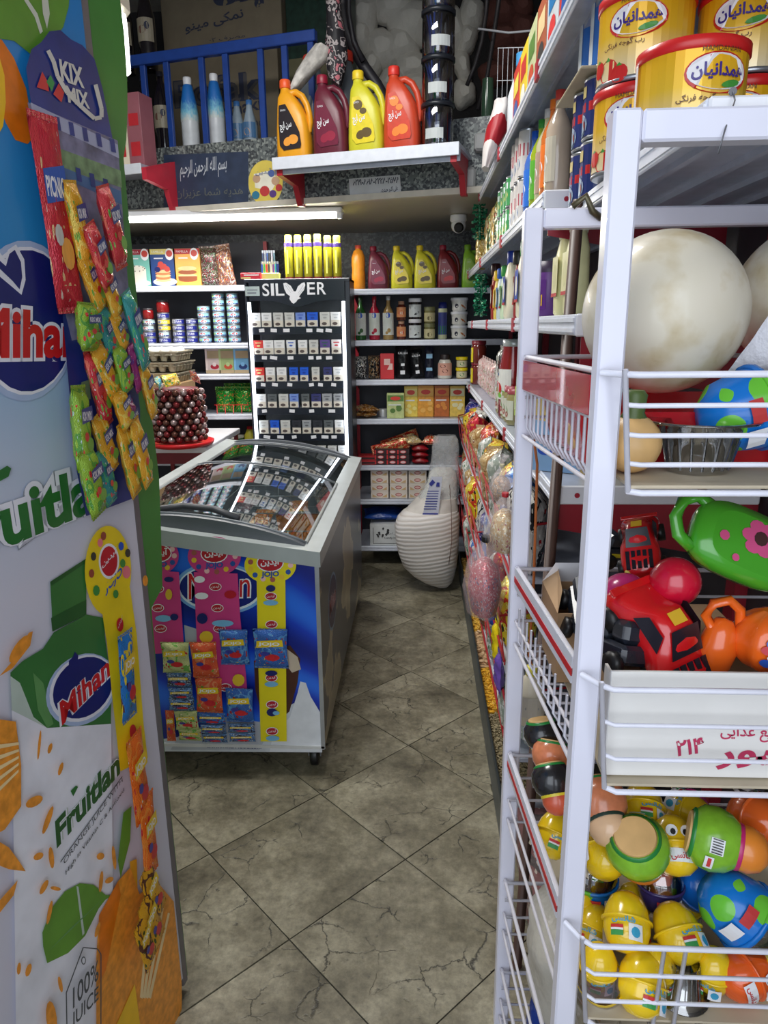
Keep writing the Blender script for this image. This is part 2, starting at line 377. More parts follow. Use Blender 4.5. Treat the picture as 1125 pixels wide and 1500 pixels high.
# rear stone feature wall on the loft
SW = 4.95
struct(MB().box(-.75, SW+.06, 2.64, .9, SW+.12, 3.7).build('trim_3', mt((26, 24, 24), .9, bump=.5)), 'dark mortar wall behind the white stones')
stw = tag(T('stone_wall', (0, 0, 0)), 'rough wall of rounded white stones above the granite ledge', 'wall')
STN = mt((196, 192, 182), .75, var=.12, sc=9, bump=.8, bsc=25); STD = mt((92, 52, 44), .8, var=.2, sc=9, bump=.8, bsc=25)
def stone(cx, cy, rx, ry, m, rot=0, sd=0):
    """pixel centre and radii on the wall plane"""
    c = PY(cx, cy, SW); k = SW/F*1.03; rr = random.Random(sd)
    ph = [rr.uniform(0, 6.28) for _ in range(4)]
    rings = []
    for j in range(5):
        t = j/4; s_ = math.sqrt(max(0, 1-(t*.93)**2)) if j else 1.0; ring = []
        for i in range(18):
            a = 2*pi*i/18; q = 1+.09*sin(3*a+ph[0])+.06*sin(5*a+ph[1])+.04*sin(2*a+ph[2])
            q = abs(q); ex = .82
            ca = math.copysign(abs(cos(a))**ex, cos(a)); sa = math.copysign(abs(sin(a))**ex, sin(a))
            x = rx*k*q*ca*s_; z = ry*k*q*sa*s_
            ring.append((x*cos(rot)-z*sin(rot), .06-.10*t, x*sin(rot)+z*cos(rot)))
        rings.append(ring)
    MB().loft(rings).build('stone', m, stw, c)
sl = [(532, 20, 22, 28), (575, 8, 30, 18), (602, 30, 34, 30), (640, 20, 22, 30), (560, 68, 26, 26), (588, 62, 24, 22), (528, 50, 18, 26), (605, 95, 28, 18), (545, 92, 14, 20), (575, 118, 22, 18), (610, 125, 24, 20),
      (530, 120, 16, 14), (665, 40, 18, 30), (690, 18, 18, 24), (684, 55, 14, 20), (678, 95, 12, 22), (640, 80, 20, 26), (636, 125, 20, 20), (680, 135, 16, 18), (560, 150, 24, 14), (600, 155, 24, 14), (515, 85, 12, 16), (640, 160, 18, 14)]
for i, (x, y, a, c) in enumerate(sl): stone(x, y, a*.93, c*.95, STN, R.uniform(-.3, .3), i)
for i, (x, y, a, c) in enumerate([(735, 15, 22, 18), (765, 40, 20, 20), (740, 50, 20, 16), (775, 75, 18, 16), (745, 78, 18, 14), (725, 105, 20, 16), (765, 8, 16, 14), (800, 60, 16, 18), (760, 105, 18, 14)]): stone(x, y, a, c, STD, R.uniform(-.3, .3), 50+i)
# side wall of the loft / dark recess
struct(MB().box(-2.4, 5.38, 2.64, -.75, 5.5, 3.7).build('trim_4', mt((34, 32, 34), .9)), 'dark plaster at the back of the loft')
# fluorescent fitting under the slab
a = PZ(150, 324, 2.25); c = PZ(501, 316, 2.25); tang = math.atan2(c.y-a.y, c.x-a.x)
ft = tag(T('tube_light', (a.x, a.y-.0, 2.297), tang), 'long white fluorescent tube fitting glowing under the granite loft edge', 'lamp')
Ln = (c-a).xy.length
MB().box(0, -.02, -.03, Ln, .09, 0, bev=.006).build('housing', WHITE, ft)
EM = mt((255, 253, 248), .4, var=0, emit=9)
MB().lathe([(.013, .02), (.015, .03), (.015, Ln-.03), (.013, Ln-.02)], 10, T=Matrix.Translation((0, .0, -.045)) @ Matrix.Rotation(pi/2, 4, 'Y')).build('tube', EM, ft)
for x in (0.0, Ln-.03): MB().box(x, -.02, -.062, x+.03, .02, -.03, bev=.004).build('end_cap', WHITE, ft)
# CCTV dome under the slab
c = PZ(662, 330, 2.3)
cc = tag(T('security_camera', (c.x+.02, 4.7, 2.296)), 'white dome security camera under the right end of the loft slab', 'camera')
MB().lathe([(.05, 0), (.052, -.03), (.04, -.045)], 20).build('base', WHITE, cc)
MB().sphere(.045, (0, -.01, -.06)).build('eyeball', WHITE, cc)
lens = MB().lathe([(.03, 0), (.03, .008), (.02, .012)], 16, T=Matrix.Translation((0, -.045, -.075)) @ Matrix.Rotation(radians(110), 4, 'X')).build('lens_window', BLACK, cc)
# ================================================================== REAR SHELVES
LIP = mt((222, 226, 236), .35, .1, var=.05, sc=30); LIPG = mt((176, 182, 196), .35, .3, var=.08, sc=30); SHD = mt((44, 46, 56), .5)
BRK = mt((150, 28, 44), .4)
def shelf(parent, x0, x1, yf, yb, zt, lip=.036, mi=LIP, side='Y'):
    """one sheet steel board whose turned-down front lip shows grooves; top surface at zt"""
    b = MB(); b.box(x0, yf, zt-.014, x1, yb, zt, 1); b.box(x0, yf-.006, zt-lip, x1, yf, zt+.001, 0, None, .002)
    b.box(x0, yf-.009, zt-lip*.35, x1, yf-.005, zt-lip*.15, 0); b.box(x0, yf-.009, zt-lip*.85, x1, yf-.005, zt-lip*.65, 0)
    return b.build('shelf', [mi, LIPG], parent)
YR = 4.72
zr = [PY(600, y, YR).z for y in (422.5, 498, 556, 613.5, 681.5, 731.5, 800)]
X0R, X1R = PY(517, 425, YR).x, .30
ru = tag(T('shelf_unit', (0, 0, 0)), 'steel wall shelving unit with white lips across the back of the aisle', 'shelf')
for z in zr: shelf(ru, X0R, X1R+.25, YR, 5.14, z)
MB().box(X0R-.02, 5.14, .02, .62, 5.16, zr[0]+.02).build('back_panel', SHD, ru)
for x in (X0R-.03, .62):
    MB().box(x, 5.12, 0, x+.025, 5.17, zr[0]+.2).build('upright', BRK, ru)
for i, z in enumerate(zr[:-1]):
    for x in (X0R-.004, ):
        b = MB(); b.prism([(0, 0), (0, -.09), (.05, -.09), (.40, -.02), (.40, 0)], .004, T=Matrix.Translation((x, 5.12, z-.001)) @ Matrix.Rotation(-pi/2, 4, 'Z')); b.build('bracket', BRK, ru)
def atR(x, zi=None, y=YR+.09, dy=0):
    """shelf position for a pixel column"""
    return Vector((PY(x, 500, y).x, y, zr[zi]+.0012))
def HP(dy, px_h, Yd=YR+.06): return px_h*Yd/F*1.03
# ---- squash jug (front silhouette leans left, handle arcs to the right)
def make_jug(bodyc, labc, kind='jug', photo=(240, 200, 40), leaf=None, txt='سن ایچ', tcol=WHITE):
    r = T('syrup_jug'); body = mt(bodyc, .38, var=.04, sc=20)
    H = .255
    prof = [(0, 0, .066, .040), (.008, 0, .071, .044), (.05, 0, .071, .045), (.10, -.001, .068, .045), (.14, -.004, .062, .043), (.175, -.013, .050, .040), (.205, -.024, .036, .034), (.222, -.031, .024, .026), (.232, -.034, .019, .019), (.245, -.034, .0185, .0185)]
    def ring(z, cx, hw, hd, ex, off=0):
        o = []
        for i in range(20):
            a = 2*pi*i/20; c_, s_ = cos(a), sin(a)
            o.append((cx+math.copysign(abs(c_)**ex, c_)*(hw+off), math.copysign(abs(s_)**ex, s_)*(hd+off), z))
        return o
    MB().loft([ring(z, cx, hw, hd, .55 if hw > .03 else 1) for z, cx, hw, hd in prof]).build('body', body, r)
    capm = mt({'y': (230, 200, 40), 'o': (236, 92, 40), 'm': (140, 24, 50), 'r': (214, 50, 40), 'g': (120, 170, 40)}[photo[3]] if len(photo) > 3 else (230, 200, 40), .4)
    MB().lathe([(.0215, .238), (.0225, .242), (.0215, .263), (.019, .266), (0, .266)], 18, (-.034, 0, 0)).build('cap', capm, r)
    MB().tube([(-.014, 0, .222), (.012, 0, .223), (.038, 0, .208), (.056, 0, .180), (.066, 0, .150), (.070, 0, .120), (.064, 0, .098), (.05, 0, .09)], [.011, .012, .0125, .0125, .0125, .012, .012, .012], 8).build('handle', body, r)
    # printed panel following the sloping shape, on the flat front
    d = Dec(front(-.0462), .0008); pts = [(-.044, .175), (-.016, .178), (.012, .135), (.040, .085), (.046, .045), (.042, .032), (-.030, .028), (-.046, .045), (-.048, .12)]
    d.poly(pts, 0)
    d.ell(.012, .062, .022, .016, 1, 14); d.ell(-.012, .056, .018, .014, 1, 12, .4)
    if leaf: d.ell(-.02, .15, .018, .016, 1, 12); d.ell(.0, .13, .014, .01, 1, 10)
    d.text(fa(txt), -.040, .086, .050, .034, 2, .02, rot=.12)
    d.text('SUNICH', -.038, .155, .022, .006, 2)
    d.build('label', [mt(labc, .3, var=.08, sc=60), mt(photo[:3], .35), tcol], r)
    return r
JUGS = {'orange': ((232, 160, 30), (40, 34, 40), (240, 160, 60, 'o')), 'maroon': ((98, 30, 48), (110, 30, 56), (150, 30, 60, 'm')), 'yellow': ((206, 200, 46), (226, 206, 40), (90, 70, 20, 'y')), 'red': ((196, 66, 38), (206, 60, 34), (240, 130, 30, 'r')), 'green': ((130, 180, 50), (150, 190, 60), (60, 120, 30, 'g')), 'dark': ((110, 22, 30), (130, 24, 34), (190, 40, 44, 'm'))}
def jug(k, loc, lab, grp, sc=1.0, rz=0):
    b, l, p_ = JUGS[k]; return inst('jug_'+k, lambda: make_jug(b, l, photo=p_, leaf=k in ('yellow', 'red')), lab, 'jug', loc, rz, grp, sc=sc)
# ---- lathed bottle / jar family
def vessel(name, prof, body, cap=None, capm=None, label=None, deco=None, extra=None, seg=16):
    def f():
        r = T(name); MB().lathe(prof, seg).build('body', body, r)
        if cap: MB().lathe(cap, seg).build('cap' if name != 'jar' else 'lid', capm, r)
        if label:
            z0_, z1_, rad, mats, fn = label
            d = Dec(cyl(rad, 0, 0, 0), .0009); w = min(2.4, 2.4)*rad
            d.rect(-w/2, z0_, w/2, z1_, 0, 8)
            if fn: fn(d)
            d.build('label', mats, r)
        if extra: extra(r)
        return r
    return f
def P(name, c): return mt(c, .3)
def glassy(c): return mt(c, .12, var=.05, coat=.5)
def bp_(r, h, neck=.014, sh=.7, base=.9): return [(r*base, 0), (r, .006), (r, h*sh), (r*.8, h*(sh+.08)), (neck*1.1, h*(sh+.18)), (neck, h*.93)]
# top row of the rear unit
z = zr[0]
inst('syrup_bottle', vessel('syrup_bottle', [(.036, 0), (.043, .006), (.044, .09), (.041, .12), (.044, .15), (.043, .2), (.03, .235), (.018, .245), (.017, .26)], mt((236, 150, 40), .35), [(.02, .25), (.02, .27), (.0, .272)], mt((232, 90, 70), .4)), 'tall orange squash bottle with red cap, first on the top back shelf', 'bottle', atR(527, 0), sc=1.0)
for i, (k, x, nm) in enumerate([('maroon', 556, 'dark maroon jug of syrup next to the orange bottle on the top back shelf'), ('yellow', 589, 'left one of the two yellow syrup jugs on the top back shelf'), ('yellow', 622, 'right one of the two yellow syrup jugs on the top back shelf'), ('dark', 655, 'dark red syrup jug between a yellow and a green jug on the back shelf'), ('green', 690, 'green syrup jug at the right end of the top back shelf')]):
    jug(k, atR(x, 0), nm, 'syrup jugs on the top back shelf', sc=.99)
# second row
tall = bp_(.036, .27, .012, .62)
def tb(c, lc):
    def fn(d): d.ell(0, .155, .014, .018, 1, 14); d.ell(.006, .06, .012, .014, 2, 10); d.ell(-.008, .045, .01, .01, 2, 8)
    return vessel('bottle', tall, glassy(c), [(.014, .25), (.014, .275), (0, .276)], mt(lc, .3), (.03, .17, .037, [mt((216, 222, 214), .4), BLU, mt(c, .4)], fn))
for x, c, lc, nm in ((529, (40, 96, 40), (30, 60, 30), 'green distillate bottle with white label, left end of second back shelf'), (549, (176, 24, 54), (190, 40, 50), 'crimson syrup bottle with white label between green and amber bottles'), (569, (170, 140, 84), (200, 205, 205), 'pale amber bottle with white label and silver cap on second back shelf')):
    inst('tb%d' % x, tb(c, lc), nm, 'bottle', atR(x, 1), 0, 'distillate bottles on the second back shelf')
def fn_y(d): d.ell(0, .045, .018, .02, 1, 12); d.text('41', -.008, .036, .016, .018, 2)
sb = vessel('bottle', [(.028, 0), (.031, .005), (.031, .075), (.024, .095), (.017, .1), (.017, .112)], glassy((92, 34, 18)), [(.02, .1), (.02, .12), (0, .121)], mt((196, 150, 120), .4), (.02, .082, .032, [mt((222, 150, 100), .4), mt((200, 40, 40), .4), WHITE], fn_y))
bx = vessel('jar', [(.038, 0), (.041, .005), (.041, .105), (.038, .112)], glassy((26, 18, 20)), [(.041, .106), (.042, .108), (.042, .127), (.04, .129), (0, .129)], WHITE, (.012, .09, .042, [mt((214, 220, 220), .4), BLACK], lambda d: (d.rect(-.03, .06, .0, .075, 1), d.ell(.012, .035, .02, .006, 1, 10, .5))))
ol = vessel('jar', [(.033, 0), (.036, .005), (.036, .075), (.033, .082)], glassy((120, 116, 70)), [(.036, .078), (.036, .1), (.034, .102), (0, .102)], mt((130, 132, 90), .4), (.01, .065, .037, [mt((206, 196, 150), .4), mt((90, 80, 40), .4)], lambda d: d.ell(0, .03, .016, .014, 1, 10)))
for k in range(2):
    w_ = ('lower', 'upper')[k]
    inst('sb', sb, '%s of two stacked brown honey bottles with red figure label' % w_, 'bottle', atR(588, 1)+Vector((0, 0, k*.1225)), 0, 'small brown bottles on the second back shelf')
    inst('bx', bx, '%s of two stacked dark jam jars with white lids' % w_, 'jar', atR(608, 1)+Vector((0, 0, k*.1305)), 0, 'dark jars with white lids')
    inst('ol', ol, '%s of two stacked olive green jars on the second back shelf' % w_, 'jar', atR(629, 1)+Vector((0, 0, k*.1035)), 0, 'olive jars')
inst('sh', vessel('bottle', [(.024, 0), (.029, .006), (.028, .13), (.03, .19), (.026, .2)], mt((196, 200, 160), .3), [(.028, .19), (.029, .2), (.025, .232), (0, .234)], mt((22, 34, 110), .4), (.03, .17, .0295, [mt((50, 60, 130), .4), GRN], lambda d: d.rect(-.03, .035, .03, .085, 1, 4))), 'slim dressing bottle with navy blue cap and green band', 'bottle', atR(648, 1, YR+.08))
tub = vessel('tub', [(.042, 0), (.052, .07), (.053, .075)], mt((232, 230, 224), .35), [(.056, .07), (.057, .078), (.054, .086), (0, .086)], WHITE, (.01, .06, .0505, [mt((228, 226, 218), .4), mt((40, 40, 60), .4), mt((190, 120, 70), .4)], lambda d: (d.ell(-.02, .035, .012, .014, 1, 12), d.ell(.025, .03, .022, .006, 2, 10, -.6))))
for k in range(3): inst('tub', tub, '%s of three stacked white plastic tubs at the right of the second back shelf' % ('bottom', 'middle', 'top')[k], 'tub', atR(672, 1)+Vector((0, 0, k*.087)), 0, 'white tubs on the second back shelf')
# third row : pouches and jars
def pouch_mesh(w, h, d, sd=0, n=9, m=14, crimp=.06, wr=.004, flat=False):
    rr = random.Random(sd); ph = [rr.uniform(0, 6) for _ in range(6)]; b = MB(); G = []
    for sgn in (-1, 1):
        g = []
        for j in range(m+1):
            row = []; t = j/m
            for i in range(n+1):
                s_ = i/n; e = max(0.0, 1-abs(2*s_-1)**3.2); q = max(0.0, min(1, min(t, 1-t)/.16))**.6
                pin = 1-.07*sin(pi*t)*(1 if not flat else .3)
                y = sgn*d/2*e*q+wr*sin(9*s_+7*t+ph[0])*sin(11*t+ph[1])*(.4+e)
                row.append((w*(s_-.5)*pin, y, h*t))
            g.append(row)
        G.append(g)
    k = n+1
    vs = [p for g in G for r_ in g for p in r_]; o = (m+1)*k
    fs = [(j*k+i, j*k+i+1, (j+1)*k+i+1, (j+1)*k+i) for j in range(m) for i in range(n)]
    fs += [(o+j*k+i, o+(j+1)*k+i, o+(j+1)*k+i+1, o+j*k+i+1) for j in range(m) for i in range(n)]
    b.add(vs, fs, 0, True); return b
def seal(w, h):
    b = MB(); t = .012
    for zz in (h,):
        vs = []; nn = 14
        for i in range(nn+1):
            x = w*(i/nn-.5); yy = .0012*(1 if i % 2 else -1)
            vs += [(x, yy, zz-.0 if zz else -t+.0), (x, yy, zz+t if zz else 0.0)]
        b.add(vs, [(2*i, 2*i+2, 2*i+3, 2*i+1) for i in range(nn)])
    return b
def bag(w, h, d, mat_, sd=0, name='packet', zz=True, sealm=None, deco=None):
    def f():
        r = T(name); pouch_mesh(w, h, d, sd).build('body', mat_, r); seal(w*.98, h).build('seal', sealm or mat_, r)
        if zz: seal(w*.98, 0).build('seal', sealm or mat_, r)
        if deco:
            dd_ = Dec(front(-d/2-.004), .001); mats = deco(dd_); dd_.build('label', mats, r)
        return r
    return f
def cf(d): d.text('KALLEH', -.03, .16, .06, .014, 0); d.rect(-.016, .03, .014, .055, 0); d.rect(-.012, .085, .012, .1, 0); return [WHITE, RED]
def put(zi, x, key, fn, lab, cat, grp=None, y=YR+.08, rz=0, sc=None, rot=None, dz=0): return inst(key, fn, lab, cat, atR(x, zi, y)+Vector((0, 0, dz)), rz, grp, sc=sc, rot=rot)
BKF = mt((20, 20, 24), .3, .2, bump=.3)
put(2, 527, 'pc1', bag(.085, .135, .05, wrap((24, 24, 26), (210, 210, 205), (30, 30, 30), sc=6), 3, zz=False), 'black and white patterned coffee packet at the left end of third back shelf', 'packet', 'coffee packets')
put(2, 547, 'pc2', bag(.075, .14, .05, wrap((26, 24, 24), (160, 120, 80), (70, 60, 50), (200, 190, 160)), 4, zz=False), 'black packet with gold print beside the red box', 'packet', 'coffee packets')
def prbox(w, h, d, mat_, deco=None, name='box', flaps=True):
    def f():
        r = T(name); MB().box(-w/2, -d/2, 0, w/2, d/2, h, bev=.0015).build('carton', mat_, r)
        if flaps: MB().box(-w/2+.002, -d/2+.002, h-.0005, w/2-.002, d/2*.1, h+.0012).build('flap', mat_, r)
        if deco:
            dd_ = Dec(front(-d/2), .0008); mats = deco(dd_); dd_.build('label', mats, r)
        return r
    return f
put(2, 567, 'redb', prbox(.09, .165, .05, mt((206, 34, 40), .4), lambda d: (d.rect(-.02, .09, .02, .13, 0), d.poly([(.0, .06), (.036, .06), (.036, .1), (.02, .1)], 0), [mt((240, 200, 190), .4)])[-1]), 'bright red carton standing on the third back shelf', 'box')
put(2, 590, 'pc3', bag(.1, .215, .055, BKF, 5, zz=False, deco=cf), 'tall glossy black coffee pouch with a white barcode, right of the red carton', 'packet', 'coffee packets')
put(2, 613, 'pc3', None, 'glossy black coffee pouch leaning left at the middle of third back shelf', 'packet', 'coffee packets', rot=(0, radians(-7), 0), sc=.85, dz=.008)
put(2, 629, 'pc4', bag(.06, .2, .04, mt((30, 32, 50), .3, bump=.3), 6, zz=False, deco=lambda d: (d.rect(-.02, .13, .02, .16, 0), d.rect(-.02, .05, .02, .07, 0), [LBL])[-1]), 'narrow dark packet with pale blue tags', 'packet', 'coffee packets', y=YR+.1)
put(2, 652, 'pj', vessel('jar', [(.042, 0), (.047, .01), (.046, .09), (.038, .115), (.03, .125)], mt((226, 220, 208), .25), [(.032, .12), (.033, .15), (.03, .155), (0, .155)], mt((50, 40, 40), .4), (.02, .1, .047, [mt((228, 170, 150), .4), mt((120, 60, 50), .4)], lambda d: (d.ell(0, .05, .02, .012, 1), d.ell(-.015, .08, .02, .01, 1)))), 'creamy jar with peach label and dark lid on the third back shelf', 'jar')
for k in range(2): put(2, 677, 'hj', vessel('jar', [(.034, 0), (.036, .005), (.036, .045), (.034, .05)], glassy((176, 140, 70)), [(.039, .05), (.039, .068), (0, .069)], YEL, (.005, .045, .0365, [mt((214, 206, 170), .4), GRN], lambda d: d.ell(0, .025, .014, .012, 1))), '%s of two small honey jars with yellow lids' % ('lower', 'upper')[k], 'jar', 'yellow lidded jars', dz=k*.07)
# fourth row : cartons
def bx4(c, c2, nm, h, w=.105):
    def deco(d):
        d.rect(-w/2+.004, h*.68, w/2-.004, h*.92, 1); d.ell(0, h*.8, w*.3, h*.08, 2, 12)
        for q in range(4): d.ell(R.uniform(-.3, .3)*w, R.uniform(.15, .45)*h, w*.16, w*.14, 3, 10)
        d.rect(-w/2+.01, h*.52, w/2-.02, h*.56, 4); return [mt(c, .4)]+[mt(c2, .4), mt((228, 60, 40), .4), mt(c2, .4), WHITE]
    return prbox(w, h, .055, mt(c, .4, var=.15, sc=40), deco)
for x, c, c2, h, w_, nm in ((579, (196, 208, 140), (90, 130, 50), .165, .115, 'short pale green carton with white oval in front on fourth back shelf'), (602, (236, 206, 80), (246, 230, 140), .205, .09, 'yellow carton behind the short green one on fourth back shelf'), (624, (232, 160, 50), (250, 190, 90), .208, .108, 'orange apricot carton in the middle of the fourth back shelf'), (648, (196, 104, 40), (236, 150, 60), .208, .1, 'dark orange carton between orange and yellow cartons'), (671, (238, 200, 90), (250, 240, 190), .205, .1, 'yellow carton with white circles at the right end of fourth back shelf')):
    put(3, x, 'b4_%d' % x, bx4(c, c2, nm, h, w_), nm, 'box', 'cartons on the fourth back shelf', y=YR+(.05 if x == 579 else .12))
GOLD = wrap((150, 96, 44), (196, 150, 80), (120, 40, 30), (222, 214, 180))
put(3, 533, 'flat', bag(.16, .16, .035, GOLD, 8), 'shiny gold packet lying flat at the left of the fourth back shelf', 'packet', 'gold packets', rot=(radians(-86), 0, 0), dz=.02, y=YR+.03)
put(3, 540, 'flat', None, 'second gold packet lying on the flat one, turned slightly', 'packet', 'gold packets', rot=(radians(-84), 0, .35), dz=.052, y=YR+.03, sc=.9)
put(3, 560, 'wcan', vessel('tin', [(.03, 0), (.031, .003), (.031, .05), (.03, .053), (.026, .051), (0, .051)], mt((206, 206, 206), .3, .4)), 'small silvery tin next to the gold packets', 'tin', y=YR+.12, dz=0)
# fifth row : chocolate boxes and red pouches, pasta packet on top
CH = prbox(.085, .034, .07, mt((48, 24, 26), .35), lambda d: (d.ell(0, .017, .022, .011, 0), d.ell(0, .017, .017, .008, 1), d.rect(-.04, .002, -.03, .03, 0), [mt((206, 40, 44), .4), mt((230, 190, 190), .4), RED])[-1], 'box')
for c_, x in enumerate((556, 574, 590)):
    for k in range(3):
        put(4, x, 'choc', CH, 'dark chocolate box with red oval, %s column, %s from the bottom' % (ORD[c_], ORD[k]), 'box', 'dark chocolate boxes on the fifth back shelf', y=YR+.05, dz=k*.0355)
RP = bag(.115, .1, .04, mt((150, 24, 34), .35, bump=.3, var=.25, sc=30), 11)
for k in range(3): put(4, 616, 'redp', RP, 'flat red foil sachet, %s in the pile beside the sack' % ('lowest', 'middle', 'top')[k], 'packet', 'red sachets on the fifth back shelf', rot=(radians(-88), 0, .05*k), dz=.021+k*.042, y=YR+.02)
for k in range(2): put(4, 536, 'tray5', prbox(.12, .03, .09, mt((176, 30, 36), .35), lambda d: (d.rect(-.05, .006, .05, .018, 0), [mt((60, 20, 22), .4)])[-1]), '%s red snack tray at the left end of the fifth back shelf' % ('lower', 'upper')[k], 'box', 'red snack trays', dz=k*.0315, y=YR+.06)
PASTA = wrap((200, 60, 36), (226, 190, 120), (120, 20, 20), (236, 224, 170))
for k, (x, dz, a, col_) in enumerate(((545, .085, 76, 0), (560, .105, 70, 0))):
    put(4, x, 'pasta', bag(.075, .24, .03, PASTA, 14), 'long red and yellow pasta packet, %s of the two leaning over the trays' % ('front', 'rear')[k], 'packet', 'long pasta packets', rot=(0, radians(a), 0), dz=dz, y=YR+.08+k*.09)
for k, (x, c) in enumerate(((608, (206, 176, 120)), (630, (220, 70, 36)))): put(4, x, 'np%d' % k, bag(.11, .1, .05, wrap(c, (230, 210, 150), (150, 50, 30)), 20+k), ('yellow', 'orange')[k]+' noodle packet lying on the red sachets', 'packet', rot=(radians(-80), 0, .3-k*.5), dz=.15, y=YR+.03)
# sixth row : cream cartons
def ded(d):
    d.ell(0, .026, .022, .012, 0, 14); d.ell(0, .026, .018, .008, 1, 12)
    d.poly([(-.05, .008), (-.015, .008), (-.05, .03)], 2); d.poly([(.05, .008), (.015, .008), (.05, .03)], 2); return [mt((170, 30, 40), .4), mt((235, 190, 180), .4), mt((214, 180, 130), .4)]
CRB = prbox(.122, .0495, .09, mt((232, 220, 206), .5), ded)
for c_ in range(3):
    for k in range(4): put(5, 554+c_*29, 'crb', CRB, 'cream tissue carton with red oval, %s column, %s from the bottom' % (ORD[c_], ORD[k]), 'box', 'cream cartons on the sixth back shelf', y=YR+.07, dz=k*.0512)
# bottom : white carton with print, blue bag on top
c = PY(558, 800, YR)
wb = prbox(.46, .15, .3, mt((222, 224, 222), .5), None)
def deco_wb(d):
    d.rect(-.21, .012, .2, .016, 0); d.rect(-.21, .012, -.206, .13, 0); d.text(fa('قند حاجی احمد'), -.12, .075, .15, .022, 1); d.text('Candy Haji-Ahmad', -.13, .045, .17, .018, 0, .01)
    for i in range(16): d.ell(-.19+R.uniform(0, .09), .09+R.uniform(-.02, .04), .009, .007, 0, 7, R.uniform(0, 3))
    return [mt((60, 60, 60), .5), mt((120, 120, 120), .5)]
put(6, 590, 'wb', prbox(.46, .15, .3, mt((222, 224, 222), .5), deco_wb), 'white sugar cube carton with black flourish on the bottom back shelf', 'box', y=YR+.16)
put(6, 560, 'bluebag', bag(.28, .2, .06, mt((30, 70, 150), .3, bump=.8, bsc=30, var=.3), 31, name='plastic_bag'), 'crumpled blue plastic bag lying on the white carton', 'bag', rot=(radians(-86), 0, .1), y=YR+.05, dz=.192)
# ================================================================== CIGARETTE CABINET
YC = 4.36
def C(x, y, Yd=YC): return PY(x, y, Yd)
cx0, cx1 = C(357, 410).x, C(512, 410).x
ztop = C(430, 408).z
cab = tag(T('display_cabinet', ((cx0+cx1)/2, YC, 0)), 'tall dark cigarette display cabinet with lit white side strips and eagle sign', 'cabinet')
wC = cx1-cx0; hw = wC/2; DK = mt((34, 38, 48), .35); DK2 = mt((16, 22, 36), .25)
MB().box(-hw, 0.006, .0, -hw+.014, .3, ztop, bev=.003).build('side_panel', DK, cab)
MB().box(hw-.030, 0.006, .0, hw, .3, ztop, bev=.003).build('side_panel', DK, cab)
MB().box(-hw+.03, .28, .0, hw-.03, .3, ztop).build('back_panel', mt((120, 126, 132), .4), cab)
MB().box(-hw, 0, ztop-.02, hw, .3, ztop, bev=.003).build('top_panel', DK, cab)
MB().box(-hw+.03, .0, .0, hw-.03, .3, .35).build('base_panel', DK, cab)
LED = mt((236, 244, 255), .4, var=0, emit=3.2)
for s_, w0 in ((-1, .014), (1, .030)): MB().box(s_*(hw-w0), -.002, .35, s_*(hw-w0-.020), .006, C(430, 442).z, bev=.002).build('light_strip', LED, cab)
# sign board with wavy lower edge
zs = lambda y: C(430, y).z
zt = zs(411); wl = []
for i in range(25):
    t = i/24; x = -hw+.03+(wC-.06)*t; k = math.exp(-((t-.5)/.17)**2); wl.append((x, zs(440)-(zs(440)-zs(449.5))*k))
b = MB(); b.prism([(wC/2-.03, zt), (-hw+.03, zt)]+wl, .012, T=Matrix.Translation((0, -.012, 0)))
sg = b.build('sign_board', DK2, cab)
d = Dec(front(-.012), .0008)
def cu(x): return C(x, 425).x-(cx0+cx1)/2
def ctx(t, x0, x1, y0, y1, mi=0): d.text(t, cu(x0), zs(y1), cu(x1)-cu(x0), zs(y0)-zs(y1), mi, .012)
ctx('S', 385, 395, 415, 433.5); ctx('I', 397.5, 402, 415, 433); ctx('L', 404.5, 417, 415, 433); ctx('E', 450.5, 462, 414, 432); ctx('R', 465, 478, 414, 432)
eag = [(416, 415), (420, 414), (427, 419), (431, 427), (434, 427), (437, 420), (443, 415), (447, 414), (448, 418), (446, 425), (441, 431), (438, 435), (441, 437), (436, 439), (434, 442), (430, 445), (427, 443), (424, 438), (425, 434), (420, 430), (417, 423)]
d.poly([(cu(x), zs(y)) for x, y in eag], 0)
for q in ((419, 418, 427, 430), (421, 416, 429, 428), (445, 418, 437, 430), (447, 421, 438, 432)): d.poly([(cu(q[0]), zs(q[1])), (cu(q[0])+.0015, zs(q[1])), (cu(q[2])+.001, zs(q[3])), (cu(q[2]), zs(q[3]))], 1)
d.rect(cu(360), zs(433), cu(381), zs(419), 2); d.rect(cu(363), zs(430), cu(376), zs(427.5), 3); d.rect(cu(363), zs(425), cu(378), zs(423.5), 3)
d.build('lettering', [mt((245, 246, 250), .4, var=0), mt((90, 96, 110), .5), mt((190, 206, 206), .5), mt((130, 140, 150), .5)], sg)
rowz = [479, 519, 558.5, 597, 635, 672]
